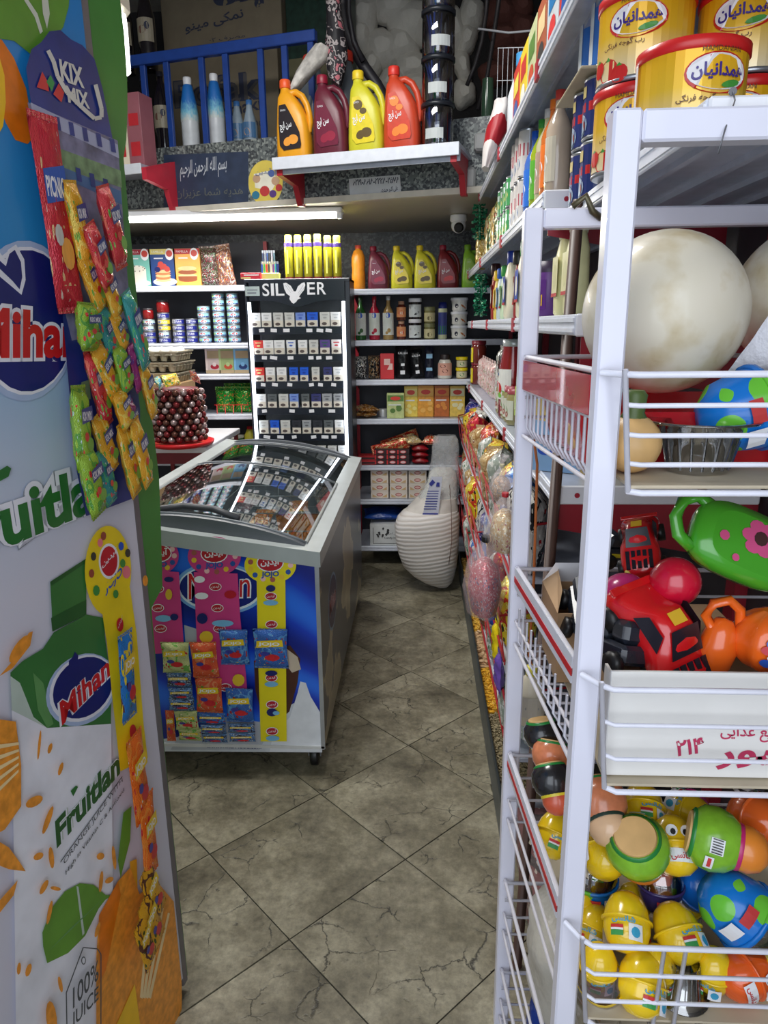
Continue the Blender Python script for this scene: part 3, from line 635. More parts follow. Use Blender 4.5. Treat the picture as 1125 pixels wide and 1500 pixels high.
packsrow = [
 [(368.5, 15, 'white silver'), (385, 14, 'white silver'), (402, 14, 'silver'), (418.5, 14, 'silver'), (434.5, 14, 'pale blue'), (452, 15, 'bright blue'), (470, 14, 'silver'), (485.5, 14, 'white silver')],
 [(373.5, 13.5, 'red topped'), (388, 14.5, 'white silver'), (404, 15, 'white silver'), (421, 13, 'white and blue'), (438, 13, 'white silver'), (454, 13, 'silver'), (470.5, 14, 'purple and green'), (487, 14, 'white with red top')],
 [(375, 14.5, 'red topped'), (391, 13.5, 'white silver'), (407.5, 14, 'white silver'), (425, 12.5, 'bright blue'), (440.5, 12, 'bright blue'), (457, 11, 'silver'), (474.5, 12, 'navy'), (490, 14, 'white silver')],
 [(378, 14, 'white silver'), (394, 13.5, 'dark grey'), (410.5, 14, 'silver'), (426, 13, 'pale blue'), (442.5, 11.5, 'dark grey'), (458, 14, 'navy'), (474, 14, 'grey'), (490, 13, 'grey')],
 [(382, 14, 'silver'), (398, 13, 'bright blue'), (413.5, 14, 'silver'), (430, 13, 'black'), (444.5, 13, 'grey'), (460.5, 13.5, 'black'), (476.5, 13.5, 'dark grey'), (492, 13, 'white silver')],
 [(385, 13, 'silver'), (401, 13, 'dark grey'), (417, 13, 'silver'), (434, 13, 'white silver'), (450, 13, 'grey'), (466, 13, 'silver'), (482, 13, 'silver'), (497, 13, 'white silver')]]
PCOL = {'white silver': ((236, 238, 238), (200, 204, 206)), 'silver': ((206, 208, 204), (170, 172, 170)), 'pale blue': ((120, 150, 220), (60, 90, 190)), 'bright blue': ((20, 90, 214), (10, 60, 170)), 'red topped': ((212, 60, 54), (230, 220, 150)), 'white and blue': ((232, 236, 240), (50, 100, 200)), 'purple and green': ((90, 70, 140), (40, 100, 80)), 'white with red top': ((236, 232, 232), (206, 40, 56)), 'navy': ((44, 46, 110), (20, 22, 60)), 'dark grey': ((92, 98, 100), (50, 54, 58)), 'grey': ((160, 164, 168), (96, 98, 104)), 'black': ((44, 46, 54), (20, 22, 30))}
HEALTH = mt((216, 210, 196), .5); LUNG = mt((86, 74, 70), .6)
def pack(kind, w):
    c1, c2 = PCOL[kind]; h = .083
    def f():
        r = T('cigarette_pack'); MB().box(-w/2, -.012, 0, w/2, .012, h, bev=.001).build('carton', mt(c1, .3), r)
        MB().box(-w/2-.0006, -.0126, h*.74, w/2+.0006, .0126, h+.0008, bev=.001).build('flip_lid', mt(c1, .3, var=.12), r)
        d_ = Dec(front(-.0128), .0007); d_.rect(-w/2+.001, .001, w/2-.001, h*.45, 0); d_.ell(-.004, h*.2, w*.27, h*.11, 1, 10); d_.rect(-w*.3, h*.8, w*.3, h*.86, 2); d_.ell(0, h*.62, w*.2, h*.06, 2, 10)
        d_.build('label', [HEALTH, LUNG, mt(c2, .35)], r); return r
    return f
for i, y in enumerate(rowz):
    Ys = YC+.04; zb = PY(430, y, Ys).z
    b = MB(); b.box(-hw+.016, .022, zb-.006, hw-.032, .28, zb, 0); b.box(-hw+.036, .016, zb-.042, hw-.052, .022, zb+.001, 1); b.build('shelf', [mt((150, 154, 158), .35), DK2], cab)
    for j, (x, wp, kind) in enumerate(packsrow[i]):
        if i == 5 and j < 6 and j < 0: continue
        p_ = PY(x+6.6-(i*.25), y, Ys+.0); p_.z = zb+.001; ww = round(wp*Ys/F, 3)
        o = inst('pack_%s_%.3f' % (kind, ww), pack(kind, ww), '%s cigarette packet, %s from left, %s row of the lit cabinet' % (kind, ORD[j], ORD[i]), 'packet', p_, R.uniform(-.05, .05), 'cigarette packs in the lit cabinet')
    n_ = 0
    for x in (383+i*2, 401+i*2, 420+i*3, 452+i*1.5, 466+i*2, 483+i*2):
        if R.random() < .06: continue
        p_ = PY(x+R.uniform(-3, 3), y+5, YC+.013); w_ = R.uniform(.014, .023)
        MB().box(-w_, -.0012, -.010, w_, 0, .010, T=Matrix.Rotation(R.uniform(-.15, .15), 4, 'Y')).build('price_tag', WHITE, cab, (p_.x-(cx0+cx1)/2, .0125, p_.z))
# spray cans on top
def spray():
    r = T('spray_can'); MB().lathe([(.024, 0), (.026, .003), (.026, .195), (.022, .205), (.012, .212)], 18).build('body', mt((196, 188, 44), .25, .3, var=.04), r)
    MB().lathe([(.0215, .206), (.0215, .236), (.018, .243), (0, .244)], 16).build('cap', mt((190, 192, 70), .35), r)
    d = Dec(cyl(.0262), .0008); d.rect(-.04, .178, .04, .2, 0, 8); d.rect(-.04, .0, .04, .012, 1, 8); d.rect(-.008, .03, .0, .16, 2, 2); d.rect(.006, .06, .01, .12, 3, 1); d.build('label', [mt((70, 50, 120), .35), mt((120, 40, 40), .4), mt((240, 236, 120), .3), mt((90, 90, 40), .4)], r); return r
for i, x in enumerate((424.5, 438, 452, 466.5, 481, 494.5)):
    p_ = PY(x, 407, YC+.1); p_.z = ztop+.0012
    inst('spray', spray, 'yellow insect spray can, %s from the left on top of the cigarette cabinet' % ORD[i], 'spray can', p_, 0, 'yellow spray cans on the cabinet', sc=(1, 1, 1+R.uniform(-.02, .05)))
# lighter display and red box
p_ = PY(397, 404, YC+.08); p_.z = ztop+.001
lt = tag(T('lighter_stand', p_), 'small rack of coloured lighters next to the yellow spray cans', 'rack')
MB().box(-.055, -.03, 0, .055, .03, .035, bev=.002).build('tray', mt((200, 200, 110), .4), lt); MB().box(-.055, .0, .035, .03, .03, .1, bev=.002).build('tier', mt((200, 190, 80), .4), lt)
for i in range(8):
    tag(MB().box(-.005, -.004, 0, .005, .004, .05, bev=.001).box(-.005, -.004, .051, .005, .004, .066, 1).build('lighter', [mt([(40, 90, 180), (60, 160, 90), (200, 60, 60), (60, 60, 70), (190, 190, 200), (110, 60, 150), (60, 150, 170), (40, 50, 120)][i], .3), STEEL], None, p_+Vector((-.048+i*.0135, -.015, .0362))), 'pocket lighter, %s from the left in the front tier of the rack' % ORD[i], 'lighter', 'lighters in the front tier')
for i in range(6):
    tag(MB().box(-.005, -.004, 0, .005, .004, .05, bev=.001).box(-.005, -.004, .051, .005, .004, .066, 1).build('lighter', [mt([(40, 50, 70), (90, 100, 110), (40, 60, 100), (50, 50, 50), (120, 120, 130), (60, 80, 90)][i], .3), STEEL], None, p_+Vector((-.046+i*.0135, .015, .1012))), 'dark pocket lighter, %s from the left in the upper tier of the rack' % ORD[i], 'lighter', 'lighters in the upper tier')
p_ = PY(369, 404, YC+.05); p_.z = ztop+.001
inst('rbx', prbox(.12, .035, .07, mt((206, 40, 56), .4), lambda d: (d.rect(-.058, .002, .0, .011, 0), d.rect(-.04, .02, .05, .026, 1), [mt((224, 200, 130), .4), WHITE])[-1]), 'flat red box at the left corner on top of the cabinet', 'box', p_)
# ================================================================== LEFT REAR SHELVES
YL = 4.78
zl = [PY(300, y, YL).z for y in (418.5, 503, 548.5, 607, 640)]
XL0, XL1 = -2.39, cx0-.02
lu = tag(T('shelf_unit', (0, 0, 0)), 'steel wall shelving unit left of the cigarette cabinet', 'shelf')
for z in zl[:4]+[.75, .4]: shelf(lu, XL0, XL1, YL, 5.14, z)
MB().box(XL0, 5.14, .02, XL1+.02, 5.16, zl[0]+.3).build('back_panel', SHD, lu)
MB().box(XL1-.01, 5.1, 0, XL1+.015, 5.17, zl[0]+.3).build('upright', BRK, lu)
for z in zl[:3]:
    MB().prism([(0, 0), (0, -.1), (.05, -.1), (.36, -.04), (.36, 0)], .004, T=Matrix.Translation((XL1+.004, 5.14, z-.001)) @ Matrix.Rotation(-pi/2, 4, 'Z')).build('bracket', BRK, lu)
def PL(x, zi, y=YL+.1, dz=0): return Vector((PY(x, 480, y).x, y, zl[zi]+.0012+dz))
# cake mix cartons
def cake(kind):
    w, h = .175, .235
    c, c2, top = {'teal': ((120, 190, 178), (232, 228, 214), (170, 40, 60)), 'blue': ((30, 66, 130), (200, 130, 80), (226, 210, 120)), 'orange': ((238, 176, 84), (150, 80, 44), (196, 44, 50))}[kind]
    def deco(d):
        d.rect(-w/2, h*.86, w/2, h, 1); d.text('FAMILLA', -w*.38, h*.9, w*.45, h*.06, 4)
        if kind == 'teal':
            d.ell(-.01, h*.1, w*.5, h*.1, 4); d.poly([(-w*.36, h*.12), (w*.28, h*.1), (w*.3, h*.48), (-w*.34, h*.5)], 2); d.ell(-.006, h*.49, w*.32, h*.09, 2)
            for k in range(10): d.ell(-.006+w*.28*cos(k*.63), h*.49+h*.07*sin(k*.63), .004, .004, 5, 6)
        elif kind == 'blue':
            d.ell(.01, h*.13, w*.46, h*.11, 4)
            for k in range(5): d.ell(0, h*(.17+.06*k), w*.3, h*.045, 2 if k % 2 else 6)
            for q in ((-.02, .5, 3), (.01, .54, 3), (.03, .47, 3), (-.035, .46, 7), (-.01, .6, 3)): d.ell(q[0], h*q[1], .02, .018, q[2], 10)
        else:
            for k in range(4): d.ell(0, h*(.18+.1*k), w*.36, h*.06, 2 if k % 2 == 0 else 6)
            d.rect(-w*.36, h*.2, w*.36, h*.27, 2)
        d.ell(w*.3, h*.86, w*.16, h*.16, 4, 16); d.ell(w*.3, h*.88, w*.12, h*.09, 3, 14)
        d.rect(-w*.3, h*.74, w*.05, h*.77, 4)
        return [mt(c, .4), mt(top, .4), mt(c2, .45), mt((200, 70, 60), .4), WHITE, mt((60, 40, 40), .4), mt((236, 196, 140), .4), NAVY]
    return prbox(w, h, .06, mt(c, .4), deco)
inst('ck1', cake('teal'), 'teal cake mix carton with a white cake picture, far left on the top shelf', 'box', PL(213, 0), 0, 'cake mix cartons')
inst('ck2', cake('blue'), 'dark blue cake mix carton showing stacked pancakes with berries', 'box', PL(248, 0), 0, 'cake mix cartons')
inst('ck3', cake('orange'), 'orange cake mix carton showing a layered cake', 'box', PL(283, 0), 0, 'cake mix cartons')
TIN = wrap((90, 60, 60), (70, 110, 70), (170, 50, 60), (214, 214, 206), .15, 6)
inst('spk', bag(.13, .24, .07, TIN, 40, zz=False), 'crumpled sparkly red and green foil packet beside the orange cake carton', 'packet', PL(313, 0), 0)
inst('cbag', bag(.12, .25, .05, wrap((130, 90, 80), (196, 190, 186), (160, 40, 44), (236, 170, 80), .12, 4), 41, zz=False), 'clear packet with orange header and dark sweets, leaning right on the top left shelf', 'packet', PL(338, 0), rot=(0, radians(-8), 0))
# tins
def can(r, h, body, band, lb, n=18, nm='tin'):
    def f():
        o = T(nm); MB().lathe([(r*.94, 0), (r, .0015), (r, .004), (r*.975, .006), (r*.975, h-.006), (r, h-.004), (r, h-.0015), (r*.95, h), (r*.9, h-.003), (0, h-.003)], n).build('body', body, o)
        d = Dec(cyl(r*.978), .0008); d.rect(-r*1.45, .007, r*1.45, h-.007, 0, 9); mats = [band]+lb(d, r, h); d.build('label', mats, o); return o
    return f
def lb_oval(d, r, h):
    d.rect(-r*1.45, .007, r*1.45, h*.36, 1, 8); d.ell(r*.1, h*.52, r*.52, h*.26, 2, 14); d.ell(r*.1, h*.52, r*.42, h*.18, 3, 12); d.ell(-r*.8, h*.52, r*.2, h*.2, 4, 8); return [mt((50, 60, 130), .35), WHITE, mt((200, 50, 56), .35), mt((150, 190, 90), .35)]
TUN = can(.041, .0385, STEEL, mt((140, 190, 206), .3), lb_oval)
def lb_blue(d, r, h): d.rect(-r*1.0, h*.3, -r*.2, h*.75, 2, 3); d.text('TUNA', -r*.15, h*.35, r*.9, h*.35, 1); d.ell(-r*.6, h*.5, r*.3, h*.2, 3, 10); return [WHITE, mt((200, 206, 214), .3), mt((120, 120, 140), .3)]
TUB = can(.041, .0385, STEEL, mt((36, 44, 130), .3), lb_blue)
TUY = can(.041, .0385, STEEL, mt((224, 196, 50), .3), lb_blue)
TUW = can(.041, .0385, STEEL, mt((176, 200, 204), .3), lb_oval)
cols_ = [(300, 8-2, 'TUN', 'left'), (322, 8, 'TUN', 'middle'), (343, 8, 'TUN', 'right')]
for x, n_, k_, nm in cols_:
    for k in range(n_): inst('TUN', TUN, 'pale blue tuna tin, %s column of tall stacks, %s from the bottom' % (nm, ORD[k]), 'tin', PL(x, 1, YL+.06, k*.0402), R.uniform(-.4, .3), 'pale blue tuna tins')
for x, seq, nm in ((282, 'BBBB', 'stack next to the pale blue columns'), (262, 'BBBB', 'second short stack from the right'), (241, 'BWYYB', 'stack with yellow tins'), (219, 'BBWW', 'leftmost stack')):
    for k, q in enumerate(seq):
        inst('TU'+q, {'B': TUB, 'Y': TUY, 'W': TUW}[q], {'B': 'navy', 'Y': 'yellow', 'W': 'whitish'}[q]+' fish tin in the %s, %s from the bottom' % (nm, ORD[k]), 'tin', PL(x, 1, YL+.1, k*.0402), R.uniform(-.5, .3), 'fish tins in short stacks')
for x, k, nm in ((241, 5, 'larger'), (219, 4, 'smaller')):
    inst('pastej'+nm, vessel('jar', [(.036, 0), (.042, .006), (.042, .06), (.034, .07)], glassy((130, 24, 26)), [(.036, .068), (.037, .082), (0, .083)], mt((60, 56, 60), .35)), '%s red paste jar with grey lid on top of the fish tins' % nm, 'jar', PL(x, 1, YL+.1, k*.0402), sc=1.0 if nm == 'larger' else .85)
# third level : flat cartons with fruit pictures
for x, c, c2, nm in ((309, (226, 206, 200), (190, 40, 60), 'whitish dessert carton with red berries'), (329, (176, 196, 130), (220, 90, 60), 'light green dessert carton with strawberries'), (351, (120, 180, 220), (40, 60, 120), 'sky blue dessert carton with a blueberry bowl')):
    def dj(d, c=c, c2=c2):
        w = .1; d.ell(.012, .045, .03, .018, 1, 12); d.ell(.01, .06, .014, .014, 2, 10); d.rect(-.05, .1, .05, .15, 3); d.rect(-.05, 0, .05, .022, 4); d.rect(-.05, .022, -.036, .16, 2); return [mt(c, .4), mt(c2, .4), mt([min(255, v+24) for v in c], .4), mt((206, 180, 140), .4)]
    inst('des'+nm, prbox(.1, .165, .03, mt(c, .4), dj), nm+' on the third left shelf', 'box', PL(x, 2), 0, 'dessert powder cartons')
# fourth level : green puffed bags
GB = wrap((30, 140, 50), (40, 160, 50), (206, 40, 50), (230, 220, 90), .25, 4)
for x, k, nm, yy in ((323, 0, 'left front', .04), (351, 0, 'right front', .04), (336, 1, 'left rear', .15), (358, 1, 'right rear', .15)):
    inst('gb', bag(.135, .165+.0, .06, GB, 50), '%s green snack bag on the fourth left shelf' % nm, 'packet', PL(x, 3, YL+.07+yy, .015 if k else 0), R.uniform(-.1, .1), 'green snack bags')
wr = tag(T('wire_rail', (0, 0, 0)), 'small red wire rail in front of the green snack bags', 'rail')
zq = zl[3]+.002
for k in range(4): MB().tube([(PY(318+k*12, 600, YL+.012).x, YL+.012, zq), (PY(318+k*12, 600, YL+.012).x, YL+.012, zq+.06)], .003, 5).build('wire', RED, wr)
MB().tube([(PY(314, 600, YL).x, YL+.012, zq+.06), (PY(364, 600, YL).x, YL+.012, zq+.06)], .003, 5).build('rail', RED, wr)
# fifth level
inst('gtub', vessel('tub', [(.05, 0), (.054, .1), (.055, .11)], mt((40, 130, 70), .4), [(.058, .11), (.058, .125), (0, .126)], mt((180, 180, 170), .4), (.02, .09, .0525, [mt((214, 60, 50), .4)], None)), 'green tub with red band below the green snack bags', 'tub', Vector((PY(341, 630, YL+.1).x, YL+.1, .7512)), sc=1.3)
inst('ykb', vessel('bottle', [(.04, 0), (.045, .01), (.04, .16), (.02, .2)], mt((200, 190, 60), .4), [(.02, .2), (.02, .22), (0, .22)], RED), 'yellow bottle in the shadow below the green snack bags', 'bottle', Vector((PY(366, 630, YL+.12).x, YL+.12, .7512)))
# ================================================================== TABLE SHELF, EGGS, LOLLIPOPS
YT = 3.95
zt_ = PY(250, 655, YT).z
tb_ = tag(T('side_table', (PY(245, 655, YT).x, YT+.15, 0)), 'white topped side table with red legs behind the freezer', 'table')
xa, xb = PY(180, 655, YT).x-tb_.location.x, PY(303, 655, YT).x-tb_.location.x
MB().box(xa, -.15, zt_-.035, xb, .62, zt_, bev=.004).build('tabletop', WHITE, tb_)
for x in (xa+.02, xb-.02):
    for y in (-.12, .58): MB().box(x-.012, y-.012, 0, x+.012, y+.012, zt_-.035).build('leg', mt((130, 24, 34), .4), tb_)
MB().box(xa, -.14, zt_-.1, xb, -.12, zt_-.035).build('apron', mt((120, 22, 34), .4), tb_)
# lollipop drum
lx = PY(262, 650, YT).x
drum = tag(T('lollipop_drum', (lx-.005, YT+.05, zt_+.001)), 'round tub packed with wrapped red and brown lollipops on the white table', 'sweets')
MB().lathe([(.15, 0), (.185, .012), (.19, .03), (.18, .032), (.145, .012), (0, .012)], 30).build('base_tray', mt((206, 30, 36), .3), drum)
MB().lathe([(.125, .03), (.13, .08), (.13, .3), (.12, .33), (0, .34)], 24).build('core', mt((100, 26, 30), .5, var=.4, sc=40), drum)
FOIL = [mt((170, 150, 150), .2, .6, var=.5, sc=90), mt((120, 40, 44), .2, .5, var=.5, sc=90), mt((96, 60, 50), .2, .5, var=.5, sc=90)]
def lol(m_):
    def f():
        r = T('lollipop'); MB().sphere(.0195, n=6, T=Matrix.Rotation(0, 4, 'X')).build('head', m_, r)
        MB().lathe([(.010, .0), (.004, .012), (.010, .020)], 8, (0, 0, .012)).build('wrapper_twist', RED, r); return r
    return f
nl = 0
for j in range(9):
    for i in range(11):
        a = radians(-82+i*16.4+(8 if j % 2 else 0)); rr = .15
        nl += 1
        inst('lol%d' % (nl % 3), lol(FOIL[nl % 3]), 'foil wrapped lollipop in the drum, %s ring from the bottom, %s from the left' % (ORD[j], ORD[i]), 'lollipop', (drum.location.x+rr*sin(a), drum.location.y-rr*cos(a), zt_+.055+j*.0325), rot=(radians(-82), 0, a), group='lollipops in the drum')
MULT = [wrap((40, 160, 190), (230, 220, 60), (220, 60, 60)), wrap((236, 196, 50), (70, 160, 60), (190, 40, 60)), wrap((214, 50, 60), (240, 230, 220), (40, 60, 160))]
for k, (dx, dz, a) in enumerate(((-.07, .37, .25), (.03, .385, -.1), (.11, .40, .5))):
    inst('lb%d' % k, bag(.07, .17, .02, MULT[k], 60+k), ('turquoise and yellow', 'yellow and green', 'red and white')[k]+' sweet packet lying on top of the lollipop drum', 'packet', (drum.location.x+dx, YT-.0, zt_+dz), rot=(radians(90), radians(70), a))
# egg trays
ex = PY(225, 560, 4.42).x
PULP = mt((176, 168, 146), .85, var=.12, sc=20, bump=.5, bsc=80); EGG = mt((236, 232, 224), .45, var=.03)
def tray():
    r = T('egg_tray'); n = 6; w = .3; N_ = 36; b = MB(); vs = []
    for j in range(N_+1):
        for i in range(N_+1):
            x, y = i/N_, j/N_; z = .022+.016*cos(2*pi*n*x-pi)*1 * 1+.016*cos(2*pi*n*y-pi)
            z = .05-.02*(2-(cos(2*pi*n*x-pi*1)+cos(2*pi*n*y-pi*1)))*.5-.01
            e = min(x, 1-x, y, 1-y)
            vs.append((w*(x-.5), w*(y-.5), (.012+.038*(.5+.25*(cos(2*pi*n*x)+cos(2*pi*n*y)))) if e > .001 else .03))
    b.add(vs, [(j*(N_+1)+i, j*(N_+1)+i+1, (j+1)*(N_+1)+i+1, (j+1)*(N_+1)+i) for j in range(N_) for i in range(N_)], 0, True)
    b.build('tray', PULP, r)
    # scalloped wall: cups seen from the side
    b = MB(); ring = []
    def edge(k, off, z):
        L_ = w/2+off; q = []
        for s_ in range(4):
            for i in range(60):
                t = i/60-.5; o = L_-.006*abs(cos(pi*n*(t+.5)))**.7*k*1.6
                q.append([(t*2*L_, -o), (o, t*2*L_), (-t*2*L_, o), (-o, -t*2*L_)][s_]+(z,))
        return q
    b.loft([edge(0, .004, .051), edge(0, .005, .045), edge(.8, -.002, .036)], cap=False); b.build('rim', PULP, r)
    b = MB()
    for j in range(6):
        for i in range(6):
            if i in (0, 5) or j in (0, 5): b.lathe([(.013, 0), (.0145, .004), (.0235, .038)], 10, ((i-2.5)*.05, (j-2.5)*.05, 0))
    b.build('cups', PULP, r, kind='stuff')
    return r
prev = None
for k, (dz, rz_, rx_) in enumerate(((0, .02, 0), (.064, -.05, 0), (.128, .04, radians(-3)))):
    t_ = inst('tray', tray, 'grey pulp egg tray, %s of the stack of three' % ('lowest', 'middle', 'topmost')[k], 'egg tray', (ex, 4.5, zt_+.335+dz), rz_, 'stacked egg trays')
    t_.scale = (1.25, 1.1, 1.15)
for j in range(6):
    for i in range(6):
        if j > 3: continue
        e = MB(); e.lathe([(.0215*math.sin(pi*q/10)**.9 if 0 < q < 10 else 0, .03*(1-cos(pi*q/10))-(.004*(q/10)**2)) for q in range(11)], 14, cap=False)
        def eg(e=e): return e.build('egg', EGG)
        inst('egg', eg, 'white egg in the topmost tray, %s row from the front, %s from the left' % (ORD[j], ORD[i]), 'egg', (ex+(i-2.5)*.0625, 4.5+(j-2.5)*.055, zt_+.335+.128+.026), 0, 'white eggs')
# carton that carries the trays
inst('crt', prbox(.42, .332, .34, mt((170, 140, 100), .7)), 'brown cardboard carton under the egg trays on the white table', 'box', (ex, 4.42, zt_+.0012))
MB().box(.1, 0, 0, .14, .3, .25)
# ================================================================== FREEZER
YF0, YF1 = 2.32, 4.10
XR = -.352; XLf = -1.13
zR = .895; zLf = 1.005
fz = tag(T('chest_freezer', (0, 0, 0)), 'long chest freezer with sloping glass top, blue ice cream print on its end', 'freezer')
ztl = lambda x: zR+(zLf-zR)*(XR-x)/(XR-XLf)
m, N, L, p = newmat('scratched_grey_film')
tc = N.new('ShaderNodeTexCoord'); n1 = N.new('ShaderNodeTexNoise'); n1.inputs['Scale'].default_value = 3.2; n1.inputs['Detail'].default_value = 5
mp = N.new('ShaderNodeMapping'); mp.inputs['Scale'].default_value = (1, .8, 1.0); L.new(tc.outputs['Object'], mp.inputs[0]); L.new(mp.outputs[0], n1.inputs['Vector'])
rr_ = ramp(N, L, n1.outputs[0], [(0, (72, 74, 84)), (.545, (72, 74, 84)), (.56, (176, 166, 136)), (.62, (150, 142, 118))]); L.new(rr_.outputs[0], p.inputs['Base Color']); p.inputs['Roughness'].default_value = .3; GSM = m
b = MB(); vs = [(XLf, YF0+.004, .12), (XR, YF0+.004, .12), (XR, YF1, .12), (XLf, YF1, .12), (XLf, YF0+.004, ztl(XLf)-.05), (XR, YF0+.004, zR-.05), (XR, YF1, zR-.05), (XLf, YF1, ztl(XLf)-.05)]
b.add(vs, [(0, 3, 2, 1), (0, 1, 5, 4), (2, 3, 7, 6), (3, 0, 4, 7)], 0); b.add(vs, [(1, 2, 6, 5)], 1)
b.build('body', [WHITE, GSM], fz)
ic = MB(); wl_ = .055   # inner liner
iz = .3
vs = [(XLf+wl_, YF0+wl_, iz), (XR-wl_, YF0+wl_, iz), (XR-wl_, YF1-wl_, iz), (XLf+wl_, YF1-wl_, iz)]; vs += [(x, y, ztl(x)-.03) for x, y, _ in vs]
ic.add(vs, [(0, 1, 2, 3), (0, 4, 5, 1), (1, 5, 6, 2), (2, 6, 7, 3), (3, 7, 4, 0)]); ic.build('liner', mt((186, 192, 198), .5), fz)
# top rim frame
FRM = mt((166, 172, 172), .35, var=.08, sc=8)
def slope_box(x0, x1, y0, y1, dn, up, mi=0, bb=None):
    bb = bb or MB(); vs = []
    for z_ in (-dn, up):
        vs += [(x0, y0, ztl(x0)+z_), (x1, y0, ztl(x1)+z_), (x1, y1, ztl(x1)+z_), (x0, y1, ztl(x0)+z_)]
    return bb.add(vs, [(0, 3, 2, 1), (4, 5, 6, 7), (0, 1, 5, 4), (1, 2, 6, 5), (2, 3, 7, 6), (3, 0, 4, 7)], mi)
slope_box(XLf-.01, XR+.01, YF0-.012, YF0+.06, .055, .0).build('rim_rail', FRM, fz)
slope_box(XLf-.01, XR+.01, YF1-.06, YF1+.01, .055, .0).build('rim_rail', FRM, fz)
slope_box(XR-.06, XR+.01, YF0+.06, YF1-.06, .055, .0).build('rim_rail', FRM, fz)
slope_box(XLf-.01, XLf+.06, YF0+.06, YF1-.06, .055, .0).build('rim_rail', FRM, fz)
# curved end panels (dark grey) and curved sliding glass
def gz(x, h=.085):
    t = (x-(XLf+.05))/((XR-.05)-(XLf+.05)); return ztl(x)+h*(1-(2*t-1)**2)**.8 if 0 < t < 1 else ztl(x)
xs = [XLf+.05+(XR-XLf-.1)*i/20 for i in range(21)]
def endp(y0, y1, h, nm, m_):
    b = MB(); vs = []
    for y in (y0, y1):
        vs += [(x, y, ztl(x)) for x in xs]+[(x, y, gz(x, h)+.002) for x in reversed(xs)]
    n = len(vs)//2; b.add(vs, [tuple(range(n)), tuple(range(2*n-1, n-1, -1))]+[(i, (i+1) % n, n+(i+1) % n, n+i) for i in range(n)]); return b.build(nm, m_, fz)
DG = mt((88, 92, 98), .4, var=.05)
endp(YF0+.03, YF0+.055, .048, 'end_panel', DG); endp(YF1-.055, YF1-.03, .046, 'end_panel', DG)
m, N, L, p = newmat('curved_glass'); out = N['Material Output']
gl = N.new('ShaderNodeBsdfGlossy'); gl.inputs[1].default_value = .02; tr = N.new('ShaderNodeBsdfTransparent'); tr.inputs[0].default_value = lin((214, 224, 224)); fr = N.new('ShaderNodeFresnel'); fr.inputs[0].default_value = 1.6
ma = N.new('ShaderNodeMath'); ma.operation = 'MULTIPLY_ADD'; ma.use_clamp = True; ma.inputs[1].default_value = 2.0; ma.inputs[2].default_value = .05; L.new(fr.outputs[0], ma.inputs[0]); mx = N.new('ShaderNodeMixShader')
L.new(ma.outputs[0], mx.inputs[0]); L.new(tr.outputs[0], mx.inputs[1]); L.new(gl.outputs[0], mx.inputs[2]); L.new(mx.outputs[0], out.inputs[0]); PANEM = m
def lid(y0, y1, h, lift):
    g = MB(); vs = [(x, y, gz(x, h)+lift) for y in (y0, y1) for x in xs]; n = 21
    g.add(vs, [(i, i+1, n+i+1, n+i) for i in range(n-1)], 0, True); o = g.build('glass_lid', PANEM, fz)
    for y in (y0, y1):
        MB().tube([(x, y, gz(x, h)+lift) for x in xs], .006, 6).build('lid_frame', mt((100, 106, 112), .35), o)
    for x in (xs[0], xs[-1]): MB().tube([(x, y0, gz(x, h)+lift), (x, y1, gz(x, h)+lift)], .007, 6).build('lid_frame', FRM, o)
YM = 3.3
lid(YF0+.06, YM+.04, .046, .004); lid(YM-.04, YF1-.06, .038, -.010)
# lid handle bow on the near pane
MB().tube([(-.93, YF0+.075, gz(-.93, .046)+.012), (-.85, YF0+.11, gz(-.85, .046)+.02), (-.74, YF0+.11, gz(-.74, .046)+.02), (-.64, YF0+.075, gz(-.64, .046)+.012)], .012, 8).build('lid_handle', DGREY, fz)
# casters
for x, y in ((XR-.05, YF0+.08), (XLf+.06, YF0+.08), (XR-.05, YF1-.08), (XLf+.06, YF1-.08)):
    c_ = MB(); c_.box(x-.03, y-.03, .108, x+.03, y+.03, .12); c_.prism([(-.02, .11), (.02, .11), (.012, .04), (-.012, .04)], .004, T=Matrix.Translation((x-.021, y+.0, 0)) @ Matrix.Rotation(pi/2, 4, 'Z')); c_.prism([(-.02, .11), (.02, .11), (.012, .04), (-.012, .04)], .004, T=Matrix.Translation((x+.025, y+.0, 0)) @ Matrix.Rotation(pi/2, 4, 'Z'))
    k_ = c_.build('caster', STEEL, fz)
    MB().lathe([(.02, -.016), (.04, -.014), (.042, -.008), (.042, .008), (.04, .014), (.02, .016)], 20, T=Matrix.Translation((x, y, .042)) @ Matrix.Rotation(pi/2, 4, 'Y')).build('wheel', BLACK, k_)
# printed front panel
px, fnF = onplane((0, YF0+.003, 0), (0, -1, 0), (1, 0, 0))
m, N, L, p = newmat('blue_ice_cream_print'); tc = N.new('ShaderNodeTexCoord'); sp = N.new('ShaderNodeSeparateXYZ'); L.new(tc.outputs['Object'], sp.inputs[0])
w_ = N.new('ShaderNodeTexWave'); w_.inputs['Scale'].default_value = 1.2; w_.inputs['Distortion'].default_value = 4; w_.inputs['Detail'].default_value = 1; mp = N.new('ShaderNodeMapping'); mp.inputs['Rotation'].default_value = (0, 1.1, 0); L.new(tc.outputs['Object'], mp.inputs[0]); L.new(mp.outputs[0], w_.inputs[0])
r1 = ramp(N, L, w_.outputs[0], [(0, (12, 30, 130)), (.6, (20, 60, 190)), (1, (40, 110, 230))]); L.new(r1.outputs[0], p.inputs['Base Color']); p.inputs['Roughness'].default_value = .3; BLUEP = m
d = Dec(fnF, .0007)
def pol(pts, mi): d.poly([px(x, y) for x, y in pts], mi)
XLp = px(240, 900)[0]
zA = ztl(XLf)-.056; zB = zR-.056
